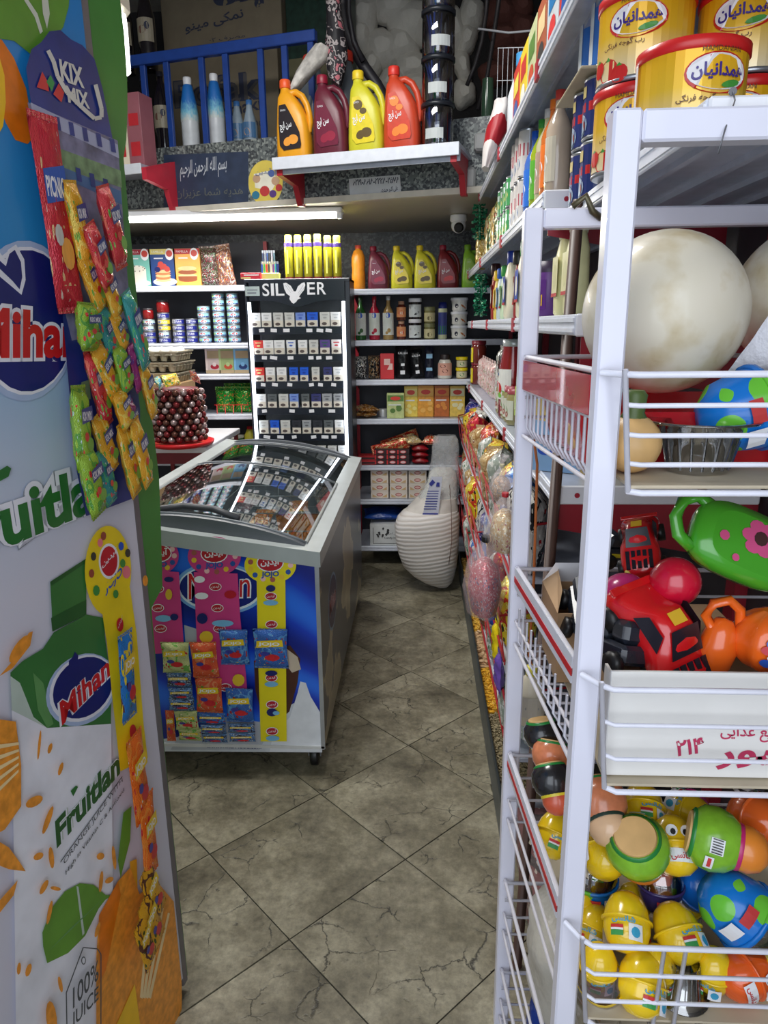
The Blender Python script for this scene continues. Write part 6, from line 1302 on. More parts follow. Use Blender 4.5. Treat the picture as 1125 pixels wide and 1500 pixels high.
def basket(z1_, z2_, nf, y0=.855, nm='', sidered=False, vert=False, bulge=.02):
    """wire basket hung between the posts: z1_ rim, z2_ floor"""
    b_ = tag(T('wire_basket', (0, 0, 0)), nm, 'basket', 'white wire baskets of the rack')
    xl, xr = AX-.004, RX_-.03; yb = BY-.03
    zs_ = [z1_-(z1_-z2_)*k/(nf-1) for k in range(nf)]
    for k, z_ in enumerate(zs_):
        t = k/(nf-1); r_ = .0042 if k in (0, nf-1) else .0032
        xx = xl+.018*t+.01; yy = y0+.012*t
        pts = [(tx(yb)+.028, yb, z_), (tx(AY)+.03, AY+.03, z_), (xx+.006, AY-.022, z_-.0), (xx+.004, yy+.012, z_), (xx+.016, yy, z_), (xr, yy, z_), (xr, yb, z_)]
        pts = [(tx(yb)-.012, yb, z_), (tx(AY)-.012, AY-.023, z_), (xx, yy+.012, z_), (xx+.014, yy, z_), (xr, yy, z_), (xr, yb, z_)]
        if k == 0: MB().tube([pts[1], pts[2], pts[3], pts[4]], r_, 8).build('rail', WW, b_); MB().tube([pts[0], pts[5]], r_, 8).build('rail', WW, b_)
        else: MB().tube([pts[2], pts[3], pts[4]], r_, 8).build('wire', WW, b_)
    # left side rail between posts + fine side wires
    xa, xb2 = tx(AY+.03)-.008, tx(BY-.03)-.008
    for z_, r_ in ((z1_, .0042), (z2_, .0035), (z1_-.06 if vert else z2_+.05, .003)): MB().tube([(xa, AY+.022, z_), (xb2, BY-.022, z_)], r_, 8).build('side_rail', WW, b_)
    n_ = 14 if vert else 12
    for k in range(1, n_ if z1_ > 1 else 1):
        t = k/n_; y = AY+.02+(BY-AY-.04)*t; x = xa+(xb2-xa)*t
        MB().tube([(x, y, z1_-(.06 if vert else .075)), (x, y, z2_+.02), (x+.012, y, z2_), (x+.06, y, z2_-.001)], .0024, 6).build('wire', WW, b_)
    # back wires
    for k in range(nf): z_ = zs_[k]; MB().tube([(tx(yb)-.008, yb, z_), (xr, yb, z_)], .003, 6).build('wire', WW, b_)
    # corner verticals at the front
    MB().tube([(xl+.01, y0+.008, z1_+.006), (xl+.028, y0+.02, z2_)], .0038, 8).build('wire', WW, b_)
    for k in range(8): x = xl+.04+k*.085; MB().tube([(x, y0+.013, z2_), (x, yb, z2_)], .003, 6).build('wire', WW, b_)
    MB().box(xl+.03, y0+.02, z2_+.004, xr-.005, yb-.005, z2_+.008).build('card_liner', mt((196, 184, 160), .7, var=.1), b_)
    return b_
b1 = basket(1.590, 1.445, 5, nm='uppermost white wire basket of the rack, holding balls and a red lid', vert=True)
b2 = basket(1.182, 1.018, 4, nm='second white wire basket of the rack, holding toy cars behind a white board')
b3 = basket(.765, .600, 4, nm='third white wire basket of the rack, full of toy eggs and dolls')
b4 = basket(.44, .30, 4, nm='fourth white wire basket of the rack, near the floor, with clear bags')
b5 = basket(.19, .05, 4, nm='lowest white wire basket of the rack')
MB().tube([(.36, .857, .765), (.36, .869, .60)], .0032, 8).build('wire', WW, b3)
MB().tube([(AX+.155, .857, .765), (AX+.155, .869, .60)], .0032, 8).build('wire', WW, b3)
# red/white price strips on side rails
so_ = MB().box(-.0012, 0, -.058, .0012, BY-AY-.05, -.006).build('side_strip', mt((176, 26, 44), .2, coat=.5), b1); so_.location = (tx(AY)-.014, AY+.025, 1.59); so_.rotation_euler = (0, 0, math.atan2(AX-BX_, BY-AY))
for z_, b_ in ((1.182, b2), (.765, b3)):
    o = MB(); o.box(-.0015, 0, -.03, .0015, BY-AY-.05, .012, 0); o.box(-.0022, 0, -.018, .0022, BY-AY-.05, -.006, 1)
    o_ = o.build('price_strip', [mt((206, 208, 218), .35), RED], b_); o_.location = (tx(AY)-.014, AY+.025, z_-.01); o_.rotation_euler = (0, 0, math.atan2(AX-BX_, BY-AY))
def Q(x, y, Yd): return PY(x, y, Yd)
def setz(p, z_): return Vector((p.x, p.y, z_))
# ---- balls
m, N, L, p = newmat('dirty_white_rubber'); tc = N.new('ShaderNodeTexCoord'); n1 = N.new('ShaderNodeTexNoise'); n1.inputs['Scale'].default_value = 9; n1.inputs['Detail'].default_value = 5; L.new(tc.outputs['Object'], n1.inputs[0]); r1 = ramp(N, L, n1.outputs[0], [(.28, (150, 120, 80)), (.36, (196, 182, 150)), (.46, (214, 206, 186)), (.6, (216, 208, 190)), (.72, (190, 170, 126))]); L.new(r1.outputs[0], p.inputs['Base Color']); p.inputs['Roughness'].default_value = .38; p.inputs['Coat Weight'].default_value = .2; BALL = m
def ball(r): return lambda: MB().sphere(r, n=24).build('ball', BALL)
inst('ball', ball(.116), 'large off-white rubber ball with brown stains in the upper basket', 'ball', Q(972, 459, 1.10), group='white balls')
inst('ball', None, 'second off-white rubber ball, cut by the right edge of the picture', 'ball', Q(1178, 438, 1.18)+Vector((0.01, 0, 0)), group='white balls', sc=.98)
def rr_box(w, d_, h, t=.003):
    b = MB(); P4 = lambda s: [(-w/2*s, -d_/2*s), (w/2*s, -d_/2*s), (w/2*s, d_/2*s), (-w/2*s, d_/2*s)]
    b.loft([[(x, y, z_) for x, y in P4(s)] for z_, s in ((0, .92), (h, 1), (h, .97), (.004, .89))], sm=False); return b
tag(rr_box(.36, .30, .075).build('plastic_basin', mt((186, 22, 34), .25, coat=.4), None, (.40, 1.145, 1.4545)), 'red plastic basin lying in the upper basket under the white ball', 'basin')
WOOD = mt((222, 180, 120), .4, var=.1, sc=25)
def maraca():
    r = T('wooden_toy'); MB().sphere(.034, (0, 0, .034), n=12).build('ball_head', WOOD, r); MB().lathe([(.02, .055), (.012, .07), (.014, .09), (.01, .095)], 14).build('neck', mt((80, 100, 50), .4), r); return r
for k, (x, y, Yd, s_) in enumerate(((834, 617, 1.0, 1.0), (868, 622, .98, .8), (932, 645, .93, 1.15))):
    p_ = Q(x, y, Yd); inst('mar', maraca, 'tan wooden ball toy in the upper basket, %s' % ('behind the side wires', 'just left of the near post', 'right of the near post')[k], 'toy', (max(p_.x, .255) if k < 2 else p_.x, Yd+(.08 if k < 2 else .02), 1.4545), k, 'tan wooden ball toys', sc=s_)
# dome pod with blue and green shell
m, N, L, p = newmat('blue_green_print'); tc = N.new('ShaderNodeTexCoord'); v_ = N.new('ShaderNodeTexVoronoi'); v_.inputs['Scale'].default_value = 24; v_.inputs['Randomness'].default_value = .8; L.new(tc.outputs['Object'], v_.inputs[0]); r1 = ramp(N, L, v_.outputs['Distance'], [(0, (110, 200, 60)), (.47, (20, 120, 210))], True); L.new(r1.outputs[0], p.inputs['Base Color']); p.inputs['Roughness'].default_value = .2; BG = m
def pod(m_=None, clear=True):
    def f():
        r = T('toy_capsule'); MB().lathe([(0, 0), (.02, .004), (.038, .022), (.044, .05), (.045, .062)], 22).build('shell', m_ or BG, r)
        MB().lathe([(.045, .06), (.048, .06), (.048, .066), (.045, .066)], 22, cap=False).build('seam_ring', m_ or BG, r)
        MB().lathe([(.045, .064), (.044, .08), (.034, .102), (.018, .112), (0, .114)], 22).build('dome', (glass((236, 240, 240), .05, .6, 'dome') if clear else (m_ or BG)), r)
        d = Dec(cyl(.0452), .0006); d.rect(.012, .03, .035, .05, 0, 3); d.rect(-.02, .035, .005, .05, 1, 3); d.build('label', [WHITE, mt((200, 60, 60), .4)], r) if clear else None
        return r
    return f
c_ = Q(1060, 590, .98)
inst('pod', pod(), 'blue and green spotted toy capsule lying in the upper basket on a clear tray', 'toy', c_+Vector((-.03, -.0, -.028)), rot=(radians(0), radians(75), .1), sc=1.25, group='blue and green toy capsules')
def cup():
    r = T('plastic_cup'); MB().lathe([(.026, 0), (.036, .07), (.05, .072), (.05, .075), (.034, .073), (.024, .004)], 24, cap=False).build('cup_wall', glass((236, 238, 240), .08, .7, 'cup_plastic'), r)
    for k in range(18): a_ = 2*pi*k/18; MB().tube([(.0268*cos(a_), .0268*sin(a_), .004), (.0352*cos(a_), .0352*sin(a_), .064)], .0012, 4).build('rib', glass((226, 230, 236), .1, .9, 'rib_plastic'), r)
    return r
inst('cup', cup, 'clear ribbed plastic tray of punnets at the right of the upper basket', 'cup', (.375, .96, 1.456), sc=(1.5, 1.3, .9)); 
inst('cup', None, 'second clear ribbed plastic punnet right beside the first', 'cup', (.53, .97, 1.456), sc=(1.4, 1.3, .9))
inst('wrapw', bag(.14, .16, .06, mt((206, 206, 214), .4, bump=.8, bsc=30, var=.15), 300, name='paper_wrap'), 'crumpled white wrapping between the two balls', 'paper', Q(1108, 520, 1.06)+Vector((.01, 0, -.04)), rot=(radians(20), radians(20), .2), sc=.8)
# ---- red toy car (plain generic racer)
CARR = mt((206, 24, 30), .2, coat=.5, var=.05); WIN = mt((30, 30, 40), .2)
def toycar(s_=1.0):
    def f():
        r = T('toy_car'); L2, W2 = .095, .045; rings = []
        prof = [(-1.0, .35, .010, .030), (-.93, .78, .006, .040), (-.7, .95, .004, .052), (-.45, 1.0, .004, .056), (-.3, .95, .004, .074), (-.05, .88, .004, .086), (.25, .86, .004, .086), (.45, .92, .004, .066), (.7, 1.0, .004, .056), (.9, .94, .006, .046), (1.0, .5, .012, .034)]
        for t, w_, zl_, zh_ in prof:
            rg = []
            for i in range(20):
                a_ = 2*pi*i/20; cx_ = math.copysign(abs(cos(a_))**.6, cos(a_))*W2*w_; sz = math.copysign(abs(sin(a_))**.7, sin(a_)); zz = (zl_+zh_)/2+sz*(zh_-zl_)/2
                if zz > .055: cx_ *= .80
                rg.append((cx_, t*L2, zz+.008))
            rings.append(rg)
        MB().loft(rings).build('body', CARR, r)
        for sx in (-1, 1):
            for y in (-.055, .058):
                MB().lathe([(.008, -.010), (.02, -.009), (.021, 0), (.02, .009), (.008, .010)], 18, T=Matrix.Translation((sx*.043, y, .02)) @ Matrix.Rotation(pi/2, 4, 'Y')).build('wheel', BLACK, r)
        d = Dec(lambda u, v, l: (u, v, 0)); 
        w1 = MB(); w1.add([(-.028, -.041, .069), (.028, -.041, .069), (.024, -.007, .0968), (-.024, -.007, .0968)], [(0, 1, 2, 3)]); w1.build('windscreen', WIN, r)
        for sx in (-1, 1):
            w1 = MB(); w1.add([(sx*.0405, -.022, .066), (sx*.0405, .038, .066), (sx*.0345, .026, .089), (sx*.0345, -.008, .089)], [(0, 1, 2, 3)]); w1.build('side_window', WIN, r)
        w1 = MB()
        for k in range(5): x_ = -.03+k*.0125; MB().add([(x_, -.0895, .049), (x_+.0085, -.0895, .049), (x_+.0085, -.05, .0662), (x_, -.05, .0662), (x_, -.0895, .044), (x_+.0085, -.0895, .044), (x_+.0085, -.05, .060), (x_, -.05, .060)], [(0, 1, 2, 3), (0, 4, 5, 1), (1, 5, 6, 2), (3, 7, 4, 0), (2, 6, 7, 3)]).build('grille_slot', WIN, r)
        w1 = MB(); w1.box(-.042, .078, .054, .042, .09, .058, bev=.001); w1.box(-.03, .08, .046, -.026, .086, .055); w1.box(.026, .08, .046, .03, .086, .055); w1.build('spoiler', CARR, r)
        for sx in (-1, 1): MB().sphere(.007, (sx*.03, -.088, .036), n=6).build('headlamp', mt((226, 206, 90), .3), r)
        MB().add([(sx, y, .0955) for sx, y in ((-.012, .0), (.012, .0), (.012, .02), (-.012, .02))], [(0, 1, 2, 3)]).build('roof_sticker', mt((226, 180, 50), .35), r)
        return r
    return f
FL2 = 1.0275
inst('car', toycar(), 'big glossy red toy racing car with black grille slots in the second basket', 'toy car', (.350, 1.02, 1.165), rot=(radians(44), radians(-8), radians(30)), sc=(1.1, 1.0, 1.0), group='red toy cars')
inst('car', None, 'smaller red toy car lying behind the big one in the second basket', 'toy car', (.383, 1.17, 1.262), rot=(radians(25), radians(-14), radians(-20)), sc=.72, group='red toy cars')
tag(MB().box(-.10, -.15, 0, .16, .16, .10, bev=.003).build('carton', mt((150, 120, 90), .7, var=.1), None, (.40, 1.13, FL2+.001)), 'brown carton buried under the toys of the second basket', 'carton')
tag(MB().sphere(.038, n=14).build('ball', mt((196, 18, 50), .22, coat=.4), None, Q(989, 852, 1.04)), 'small shiny dark pink ball between the two red toy cars', 'ball')
tag(MB().sphere(.040, n=14).build('ball', mt((190, 40, 110), .25, coat=.4), None, Q(915, 876, 1.06)), 'magenta ball left of the small red ball, half hidden', 'ball')
# green carry case toy
GC = mt((70, 160, 40), .2, coat=.5, var=.04)
g_ = tag(T('green_toy', Q(1088, 800, 1.03)), 'bright green plastic toy case with a handle and pink floral sticker', 'toy')
g_.rotation_euler = (radians(-28), radians(24), 0)
rg = []
for t, q in ((-.022, .72), (-.016, .95), (0, 1.0), (.016, .95), (.022, .72)):
    rg.append([(.085*q*math.copysign(abs(cos(a_))**.6, cos(a_)), t, .055*q*math.copysign(abs(sin(a_))**.6, sin(a_))) for a_ in [2*pi*i/28 for i in range(28)]])
MB().loft(rg).build('case', GC, g_)
MB().tube([(-.06, 0, .038), (-.088, 0, .045), (-.108, 0, .028), (-.112, 0, 0), (-.1, 0, -.024), (-.076, 0, -.034)], .0095, 10).build('handle', GC, g_)
d = Dec(front(-.0222), .0006)
for k in range(6): d.ell(.01+.018*cos(k*1.05), .012+.018*sin(k*1.05), .013, .010, 0, 10)
d.ell(.01, .012, .011, .011, 1, 10); d.ell(-.045, -.005, .008, .008, 0, 8); d.ell(-.02, -.03, .006, .006, 0, 8); d.build('sticker', [mt((206, 80, 130), .35), mt((70, 40, 40), .4)], g_)
# orange toys
OR_ = mt((238, 104, 30), .2, coat=.4)
o_ = tag(T('orange_toy', Q(1040, 985, .98)), 'orange plastic toy jug with looped handle right of the red car', 'toy')
MB().lathe([(.012, 0), (.024, .008), (.028, .04), (.022, .07), (.012, .085), (.0, .088)], 20).build('body', OR_, o_)
MB().tube([(-.014, 0, .07), (-.028, 0, .088), (-.022, 0, .108), (.0, 0, .116), (.018, 0, .104), (.024, 0, .08), (.022, 0, .05)], .0075, 8).build('handle', OR_, o_)
o_.rotation_euler = (0, radians(8), 0)
o_ = tag(T('orange_ball', Q(1128, 938, .97)), 'big ribbed orange toy ball with blue and red sticker at the right edge', 'toy')
rg = []
for j in range(1, 12):
    ph = pi*j/12; rg.append([(.052*sin(ph)*cos(a_)*(1+.05*cos(8*a_)), .052*sin(ph)*sin(a_)*(1+.05*cos(8*a_)), -.048*cos(ph)) for a_ in [2*pi*i/48 for i in range(48)]])
MB().loft(rg).build('shell', OR_, o_)
d = Dec(lambda u, v, l: (.054*sin(u/.052)*cos(v/.052)*1.03, -.054*cos(u/.052)*cos(v/.052)*1.03-l, .052*sin(v/.052)), .0005)
for (u, v, a_, mi) in ((-.02, .016, .009, 0), (-.026, .006, .008, 1), (-.02, -.004, .006, 2), (-.026, -.014, .009, 0), (-.016, -.022, .008, 1)): d.ell(u, v, a_, a_*.8, mi, 10)
d.build('sticker', [mt((40, 80, 170), .35), mt((200, 50, 60), .35), WHITE], o_)
# black toy truck, cardboard box with dark toy, yellow black truck
def blacktruck():
    r = T('toy_truck'); DKP = mt((34, 38, 48), .25, coat=.3)
    MB().box(-.05, -.03, .02, .05, .03, .05, bev=.006).build('chassis', DKP, r); MB().box(-.045, -.028, .05, -.005, .028, .085, bev=.008).build('cab', DKP, r); MB().box(.0, -.03, .05, .05, .03, .07, bev=.004).build('bed', mt((50, 54, 62), .4), r)
    for x in (-.033, .033):
        for y in (-.034, .034): MB().lathe([(.008, -.008), (.018, -.007), (.019, 0), (.018, .007), (.008, .008)], 16, (0, 0, 0), T=Matrix.Translation((x, y, .019)) @ Matrix.Rotation(pi/2, 4, 'X')).build('wheel', BLACK, r)
    MB().box(-.03, -.0305, .03, .03, -.0296, .04).build('stripe', mt((220, 200, 40), .35), r); return r
inst('trk', blacktruck, 'dark toy truck lying in the near left corner of the second basket', 'toy truck', Q(905, 975, 1.0)+Vector((0, 0, -.01)), rot=(.2, radians(10), 1.9), group='dark toy trucks')
cbx = tag(T('cardboard_box', (.300, 1.235, FL2)), 'open cardboard box between the two white posts with a toy truck in it', 'box')
rr_box(.12, .16, .135, .003).build('box_wall', mt((170, 136, 100), .7, var=.08), cbx)
MB().add([(-.06, -.08, .135), (-.06, .08, .135), (-.03, .09, .165), (-.05, -.06, .17)], [(0, 1, 2, 3)]).build('flap', mt((190, 156, 118), .7), cbx)
MB().add([(-.06, .08, .135), (.06, .08, .135), (.05, .06, .18), (-.04, .06, .18)], [(0, 1, 2, 3)]).build('flap', WHITE, cbx)
inst('trk', None, 'dark toy truck with yellow stripe poking from the cardboard box between the posts', 'toy truck', (.285, 1.19, FL2+.10), rot=(.3, radians(-25), 1.5), group='dark toy trucks')
inst('trk', None, 'dark toy truck with yellow stripe behind the near post, second basket', 'toy truck', (.36, 1.29, 1.21), rot=(.2, radians(10), .4), group='dark toy trucks', sc=.75)
# white board with red lettering standing behind the front wires
wbd = tag(T('food_carton', (0, 0, 0)), 'white food carton with red Persian lettering inside the front wires of the second basket', 'carton')
pxW, fnW = onplane((.27, .89, FL2), (0, -1, 0), (1, 0, 0))
b = MB(); b.box(.262, .89, FL2+.001, .80, .896, 1.19, bev=.001); b.build('front_board', mt((230, 228, 224), .5, var=.03), wbd)
MB().box(.262, .896, FL2+.001, .266, .925, 1.185).build('side_board', mt((214, 210, 204), .5), wbd)
d = Dec(fnW, .0006); RP_ = mt((190, 50, 90), .5)
d.textp(fa('صنایع غذایی'), pxW(1055, 1086), pxW(1165, 1088), pxW(1055, 1062), 0, .015)
d.textp(fa('گلپور'), pxW(1048, 1130), pxW(1190, 1120), pxW(1048, 1082), 0, .03); d.textp('۲۱۴', pxW(990, 1108), pxW(1031, 1102), pxW(990, 1085), 0, .03)
d.build('lettering', [RP_], wbd)
# ---- third basket : eggs, dolls, capsules
FL3 = .61
YP = mt((238, 200, 30), .2, coat=.4)
def egg_toy(c, face=False):
    def f():
        r = T('toy_egg'); m_ = mt(c, .18, coat=.5, var=.04); q = MB().lathe([(0, 0), (.018, .003), (.031, .014), (.037, .032), (.037, .046)], 24); q.build('lower_shell', m_, r)
        MB().lathe([(.037, .045), (.041, .0455), (.041, .0485), (.037, .049)], 24, cap=False).build('seam_ring', m_, r)
        MB().lathe([(.037, .048), (.034, .066), (.026, .082), (.014, .091), (0, .094)], 24).build('upper_shell', m_, r)
        d = Dec(cyl(.0378, z=0), .0007)
        if face:
            d.rect(-.02, .016, .02, .036, 0, 4); d.text(fa('شانسی'), -.016, .018, .032, .014, 2, .02); d.ell(-.011, .062, .009, .009, 0, 12); d.ell(.011, .062, .009, .009, 0, 12); d.ell(-.009, .06, .004, .005, 3, 8); d.ell(.009, .06, .004, .005, 3, 8)
        else:
            for u_ in (0, .1, -.1):
                d.rect(u_+.004, .012, u_+.026, .036, 0, 3); d.ell(u_+.015, .024, .007, .008, 4, 10); d.rect(u_-.024, .016, u_-.004, .024, 1, 3); d.rect(u_-.024, .024, u_-.004, .027, 0, 3); d.rect(u_-.024, .027, u_-.004, .032, 2, 3); d.text(fa('شانسی'), u_-.022, .034, .036, .012, 4, .03)
        d.build('label', [WHITE, mt((60, 150, 80), .4), mt((200, 50, 50), .4), BLACK, mt((60, 160, 200), .4)], r); return r
    return f
def doll(c1, c2, c3):
    def f():
        r = T('wobble_doll'); MB().lathe([(.029, 0), (.031, .003), (.029, .005)], 26).build('wooden_base', WOOD, r)
        MB().lathe([(.032, .004), (.044, .018), (.047, .036), (.042, .056), (.033, .068)], 26).build('body', mt(c1, .25, coat=.4, var=.12, sc=60), r)
        MB().lathe([(.0475, .030), (.0478, .033), (.0475, .037)], 26, cap=False)
        MB().lathe([(.0335, .066), (.034, .07), (.033, .073)], 24, cap=False).build('band', mt(c2, .3), r)
        MB().lathe([(.032, .072), (.033, .085), (.027, .1), (.014, .11), (0, .113)], 24).build('head', mt(c3, .3, coat=.3), r)
        MB().lathe([(.0325, .003), (.0365, .006), (.036, .0085)], 26, cap=False).build('rim', mt((40, 130, 60), .3), r)
        d = Dec(cyl(.0475), .0008); d.rect(-.03, .028, -.008, .046, 0, 4); d.rect(-.002, .024, .02, .036, 0, 4)
        d.rect(.0, .028, .016, .033, 1, 3)
        for k in range(6): d.rect(-.029+k*.0035, .03, -.0275+k*.0035, .044, 2)
        d.build('label', [WHITE, mt((200, 60, 60), .4), BLACK], r); return r
    return f
def place(key, fn, lab, cat, x, y, Yd, rot, grp=None, sc=1, zc=.05, nudge=(0, 0, 0)):
    c_ = Q(x, y, Yd); e = Matrix.Rotation(rot[2], 3, 'Z') @ Matrix.Rotation(rot[1], 3, 'Y') @ Matrix.Rotation(rot[0], 3, 'X')
    return inst(key, fn, lab, cat, c_-e @ Vector((0, 0, zc*(sc if not isinstance(sc, tuple) else sc[2])))+Vector(nudge), rot=rot, group=grp, sc=sc)
GRD = doll((130, 186, 50), (196, 40, 110), (236, 140, 50)); r_ = radians
place('dgr', GRD, 'green wobble doll tipped over showing its pale wooden base, centre of third basket', 'toy', 936, 1250, 1.02, (r_(205), r_(-14), r_(-10)), 'green wobble dolls', 1.12, .055)
place('dgr', None, 'green wobble doll lying on its side with orange head pointing right', 'toy', 1065, 1235, 1.0, (r_(20), r_(96), r_(0)), 'green wobble dolls', 1.1, .055)
YE = egg_toy((240, 202, 30)); YF_ = egg_toy((240, 200, 34), True)
for k, (x, y, Yd, rot, s_, nm) in enumerate(((918, 1350, .97, (-58, -6, -16), 1.0, 'yellow toy egg with sticker, left of the pair in the middle of third basket'), (993, 1366, .96, (-60, 14, 20), 1.0, 'yellow toy egg with sticker, right of the pair in the middle of third basket'), (868, 1362, 1.02, (-50, 0, -30), .95, 'yellow toy egg partly hidden by the near post'), (940, 1440, .905, (-40, 30, 10), 1.0, 'yellow toy egg at the bottom behind the front wires'), (942, 1185, 1.13, (-60, 20, 0), 1.0, 'yellow toy egg at the back below the white carton'), (884, 1250, 1.06, (-60, 60, 20), .95, 'yellow toy egg behind the near post beside the green doll'), (812, 1222, 1.16, (-40, 30, 0), .95, 'yellow toy egg seen between the two posts'), (1010, 1190, 1.15, (80, 0, 40), .9, 'yellow toy egg at the back right of the green doll'))):
    place('yegg', YE, nm, 'toy egg', x, y, Yd, tuple(r_(q) for q in rot), 'yellow toy eggs', s_, .047)
place('yeggf', YF_, 'yellow toy egg printed with two round eyes, behind the green doll', 'toy egg', 988, 1238, 1.05, (r_(-50), r_(0), r_(-5)), 'yellow toy eggs', 1.05, .047)
place('pod', None, 'blue and green spotted toy capsule with clear dome lying at the right of third basket', 'toy', 1085, 1335, .97, (r_(30), r_(130), r_(20)), 'blue and green toy capsules', 1.25, .055)
place('podb', pod(mt((24, 110, 206), .2, coat=.4), False), 'blue toy capsule behind the spotted one', 'toy', 1020, 1300, 1.06, (r_(30), r_(10), 0), None, .9, .055)
place('pod', None, 'small blue and green capsule at the left behind the near post', 'toy', 868, 1290, 1.08, (r_(0), r_(0), 0), 'blue and green toy capsules', .95, .055)
place('domec', pod(mt((60, 50, 110), .25, coat=.3, var=.3), True), 'clear domed capsule holding a dark orange and blue toy', 'toy', 967, 1300, 1.04, (r_(-10), r_(0), 0), None, .85, .055)
inst('insd', lambda: MB().box(-.02, -.012, 0, .02, .012, .03, bev=.006).build('toy_block', mt((216, 90, 60), .3, var=.3)), 'orange toy inside the clear domed capsule', 'toy', Q(967, 1292, 1.04)+Vector((0, 0, -.004)), sc=.9)
place('oegg', egg_toy((236, 96, 30), True), 'orange toy egg with a face at the lower right behind the wires', 'toy egg', 1092, 1425, .925, (r_(-30), r_(75), r_(-10)), None, 1.0, .047)
place('oegg2', egg_toy((232, 104, 40)), 'orange toy egg at the right edge under the white carton', 'toy egg', 1110, 1200, 1.08, (r_(60), r_(60), 0), None, 1.1, .047)
place('pegg', egg_toy((226, 60, 150)), 'pink toy egg under the white carton', 'toy egg', 1012, 1185, 1.20, (r_(60), r_(20), 0), None, .9, .047)
# half egg with pink toy
he = tag(T('egg_half', Q(880, 1440, .925)), 'clear and yellow half egg shell holding a pink toy, near left corner of third basket', 'toy'); he.rotation_euler = (radians(20), radians(-20), .2)
MB().lathe([(.0, -.05), (.02, -.045), (.036, -.02), (.04, .02), (.037, .03)], 22, sx=.9).build('shell', glass((246, 226, 236), .08, 1.0, 'milky_shell'), he)
MB().lathe([(.0405, .022), (.042, .024), (.0405, .03)], 22, sx=.9, cap=False).build('rim', YP, he)
MB().sphere(.016, (0, 0, -.02), n=10).sphere(.011, (.012, 0, .004), n=8).sphere(.008, (-.014, 0, .0), n=8).build('pink_toy', mt((230, 50, 150), .25, coat=.4), he)
place('cup', None, 'clear plastic cup standing upside down at the bottom of third basket', 'cup', 1000, 1430, .92, (r_(180), 0, 0), None, .85, .036)
place('cup', None, 'clear plastic cup lying between the yellow and orange eggs', 'cup', 1035, 1470, .93, (r_(150), r_(30), 0), None, .8, .036)
# wooden dolls between the posts
BD = doll((30, 30, 34), (226, 206, 50), (206, 90, 60)); ORD_ = doll((214, 130, 90), (40, 60, 50), (230, 190, 150))
place('dbk', BD, 'black wobble doll with pale wooden base seen between the posts, highest', 'toy', 797, 1086, 1.24, (r_(160), r_(-10), 0), 'dark wobble dolls', .8, .055)
place('dbk', None, 'black wobble doll with yellow band and wooden base between the posts, lower', 'toy', 812, 1155, 1.12, (r_(140), r_(14), r_(30)), 'dark wobble dolls', .8, .055)
place('dor', ORD_, 'tan patterned wobble doll between the black ones', 'toy', 806, 1118, 1.19, (r_(150), r_(10), 0), 'tan wobble dolls', .78, .055)
place('dor', None, 'tan patterned wobble doll just right of the near post under the white carton', 'toy', 884, 1190, 1.06, (r_(120), r_(20), r_(20)), 'tan wobble dolls', 1.0, .055)
for k, (x, y, c) in enumerate(((1050, 1190, (206, 60, 50)), (1085, 1190, (60, 140, 80)))): place('bk%d' % k, egg_toy(c), ('red', 'green')[k]+' toy egg at the back under the white carton', 'toy egg', x, y+20, 1.2, (r_(40), 0, 0), None, .9, .047)
# filler layer of eggs under the visible ones
for k in range(10): inst('yegg', None, 'yellow toy egg in the bottom layer of third basket, %s from the left' % ORD[k], 'toy egg', (.29+(k % 5)*.09, .93+(k//5)*.13, FL3+.002), 0, 'yellow toy eggs in the bottom layer', sc=.8, rot=(0, 0, k*1.0))
# clear bags in the lower baskets
for k, (z_, s_) in enumerate(((.31, 1.0), (.06, .8))):
    o = inst('clb', bag(.3, .18, .1, glass((232, 232, 232), .15, 1.2, 'bag_film'), 310, name='plastic_bag'), 'crumpled clear plastic bag in the %s wire basket' % ('fourth', 'lowest')[k], 'bag', (.34, 1.12, z_), rot=(0, 0, 1.4), sc=s_)
inst('clb2', bag(.26, .2, .12, mt((188, 184, 172), .3, bump=.8, bsc=22, var=.12), 311, name='plastic_bag'), 'beige crumpled plastic bag hanging over the side of the fourth basket', 'bag', (.285, 1.17, .315), rot=(0, 0, 1.5))
inst('bls', bag(.14, .12, .06, mt((24, 60, 150), .25, bump=.6, bsc=25, var=.3), 312, name='packet'), 'shiny blue packet at the foot of the far post in the lowest basket', 'packet', (.27, 1.25, .062), rot=(.1, .1, 1.5))
# brown pole, wire, hanging bottle
pa_, pb_ = PY(845, 330, 1.62), PY(755, 1440, 1.52)
dirv = (pa_-pb_).normalized(); k0 = pb_+dirv*((0.0-pb_.z)/dirv.z)
tag(MB().tube([k0+Vector((0, 0, .001)), pa_+dirv*.05], .013, 10).build('pole', mt((76, 54, 46), .45, var=.2)), 'dark brown pole leaning between the white rack and the wall shelves', 'pole')
bt3 = inst('lot', vessel('bottle', [(.02, 0), (.032, .006), (.034, .06), (.03, .1), (.012, .118), (.01, .125)], mt((216, 208, 186), .35), [(.012, .12), (.013, .124), (.013, .14), (0, .141)], mt((210, 200, 60), .4), (.03, .08, .0345, [mt((196, 190, 176), .4), GREY], lambda d: d.rect(-.015, .05, .015, .056, 1))), 'cream lotion bottle with yellow tag hanging between the posts', 'bottle', Q(775, 1058, 1.46)+Vector((0, 0, .0)), sc=1.0)
cd = Q(775, 1058, 1.46)
tag(MB().tube([cd+Vector((0, 0, .139)), Q(775, 960, 1.46), Q(782, 850, 1.46), Q(787, 680, 1.46), Q(776, 600, 1.46)], .003, 6).build('string', mt((200, 110, 50), .5)), 'orange string holding the lotion bottle behind the far post', 'string')
tp = Q(856, 302, 1.34)
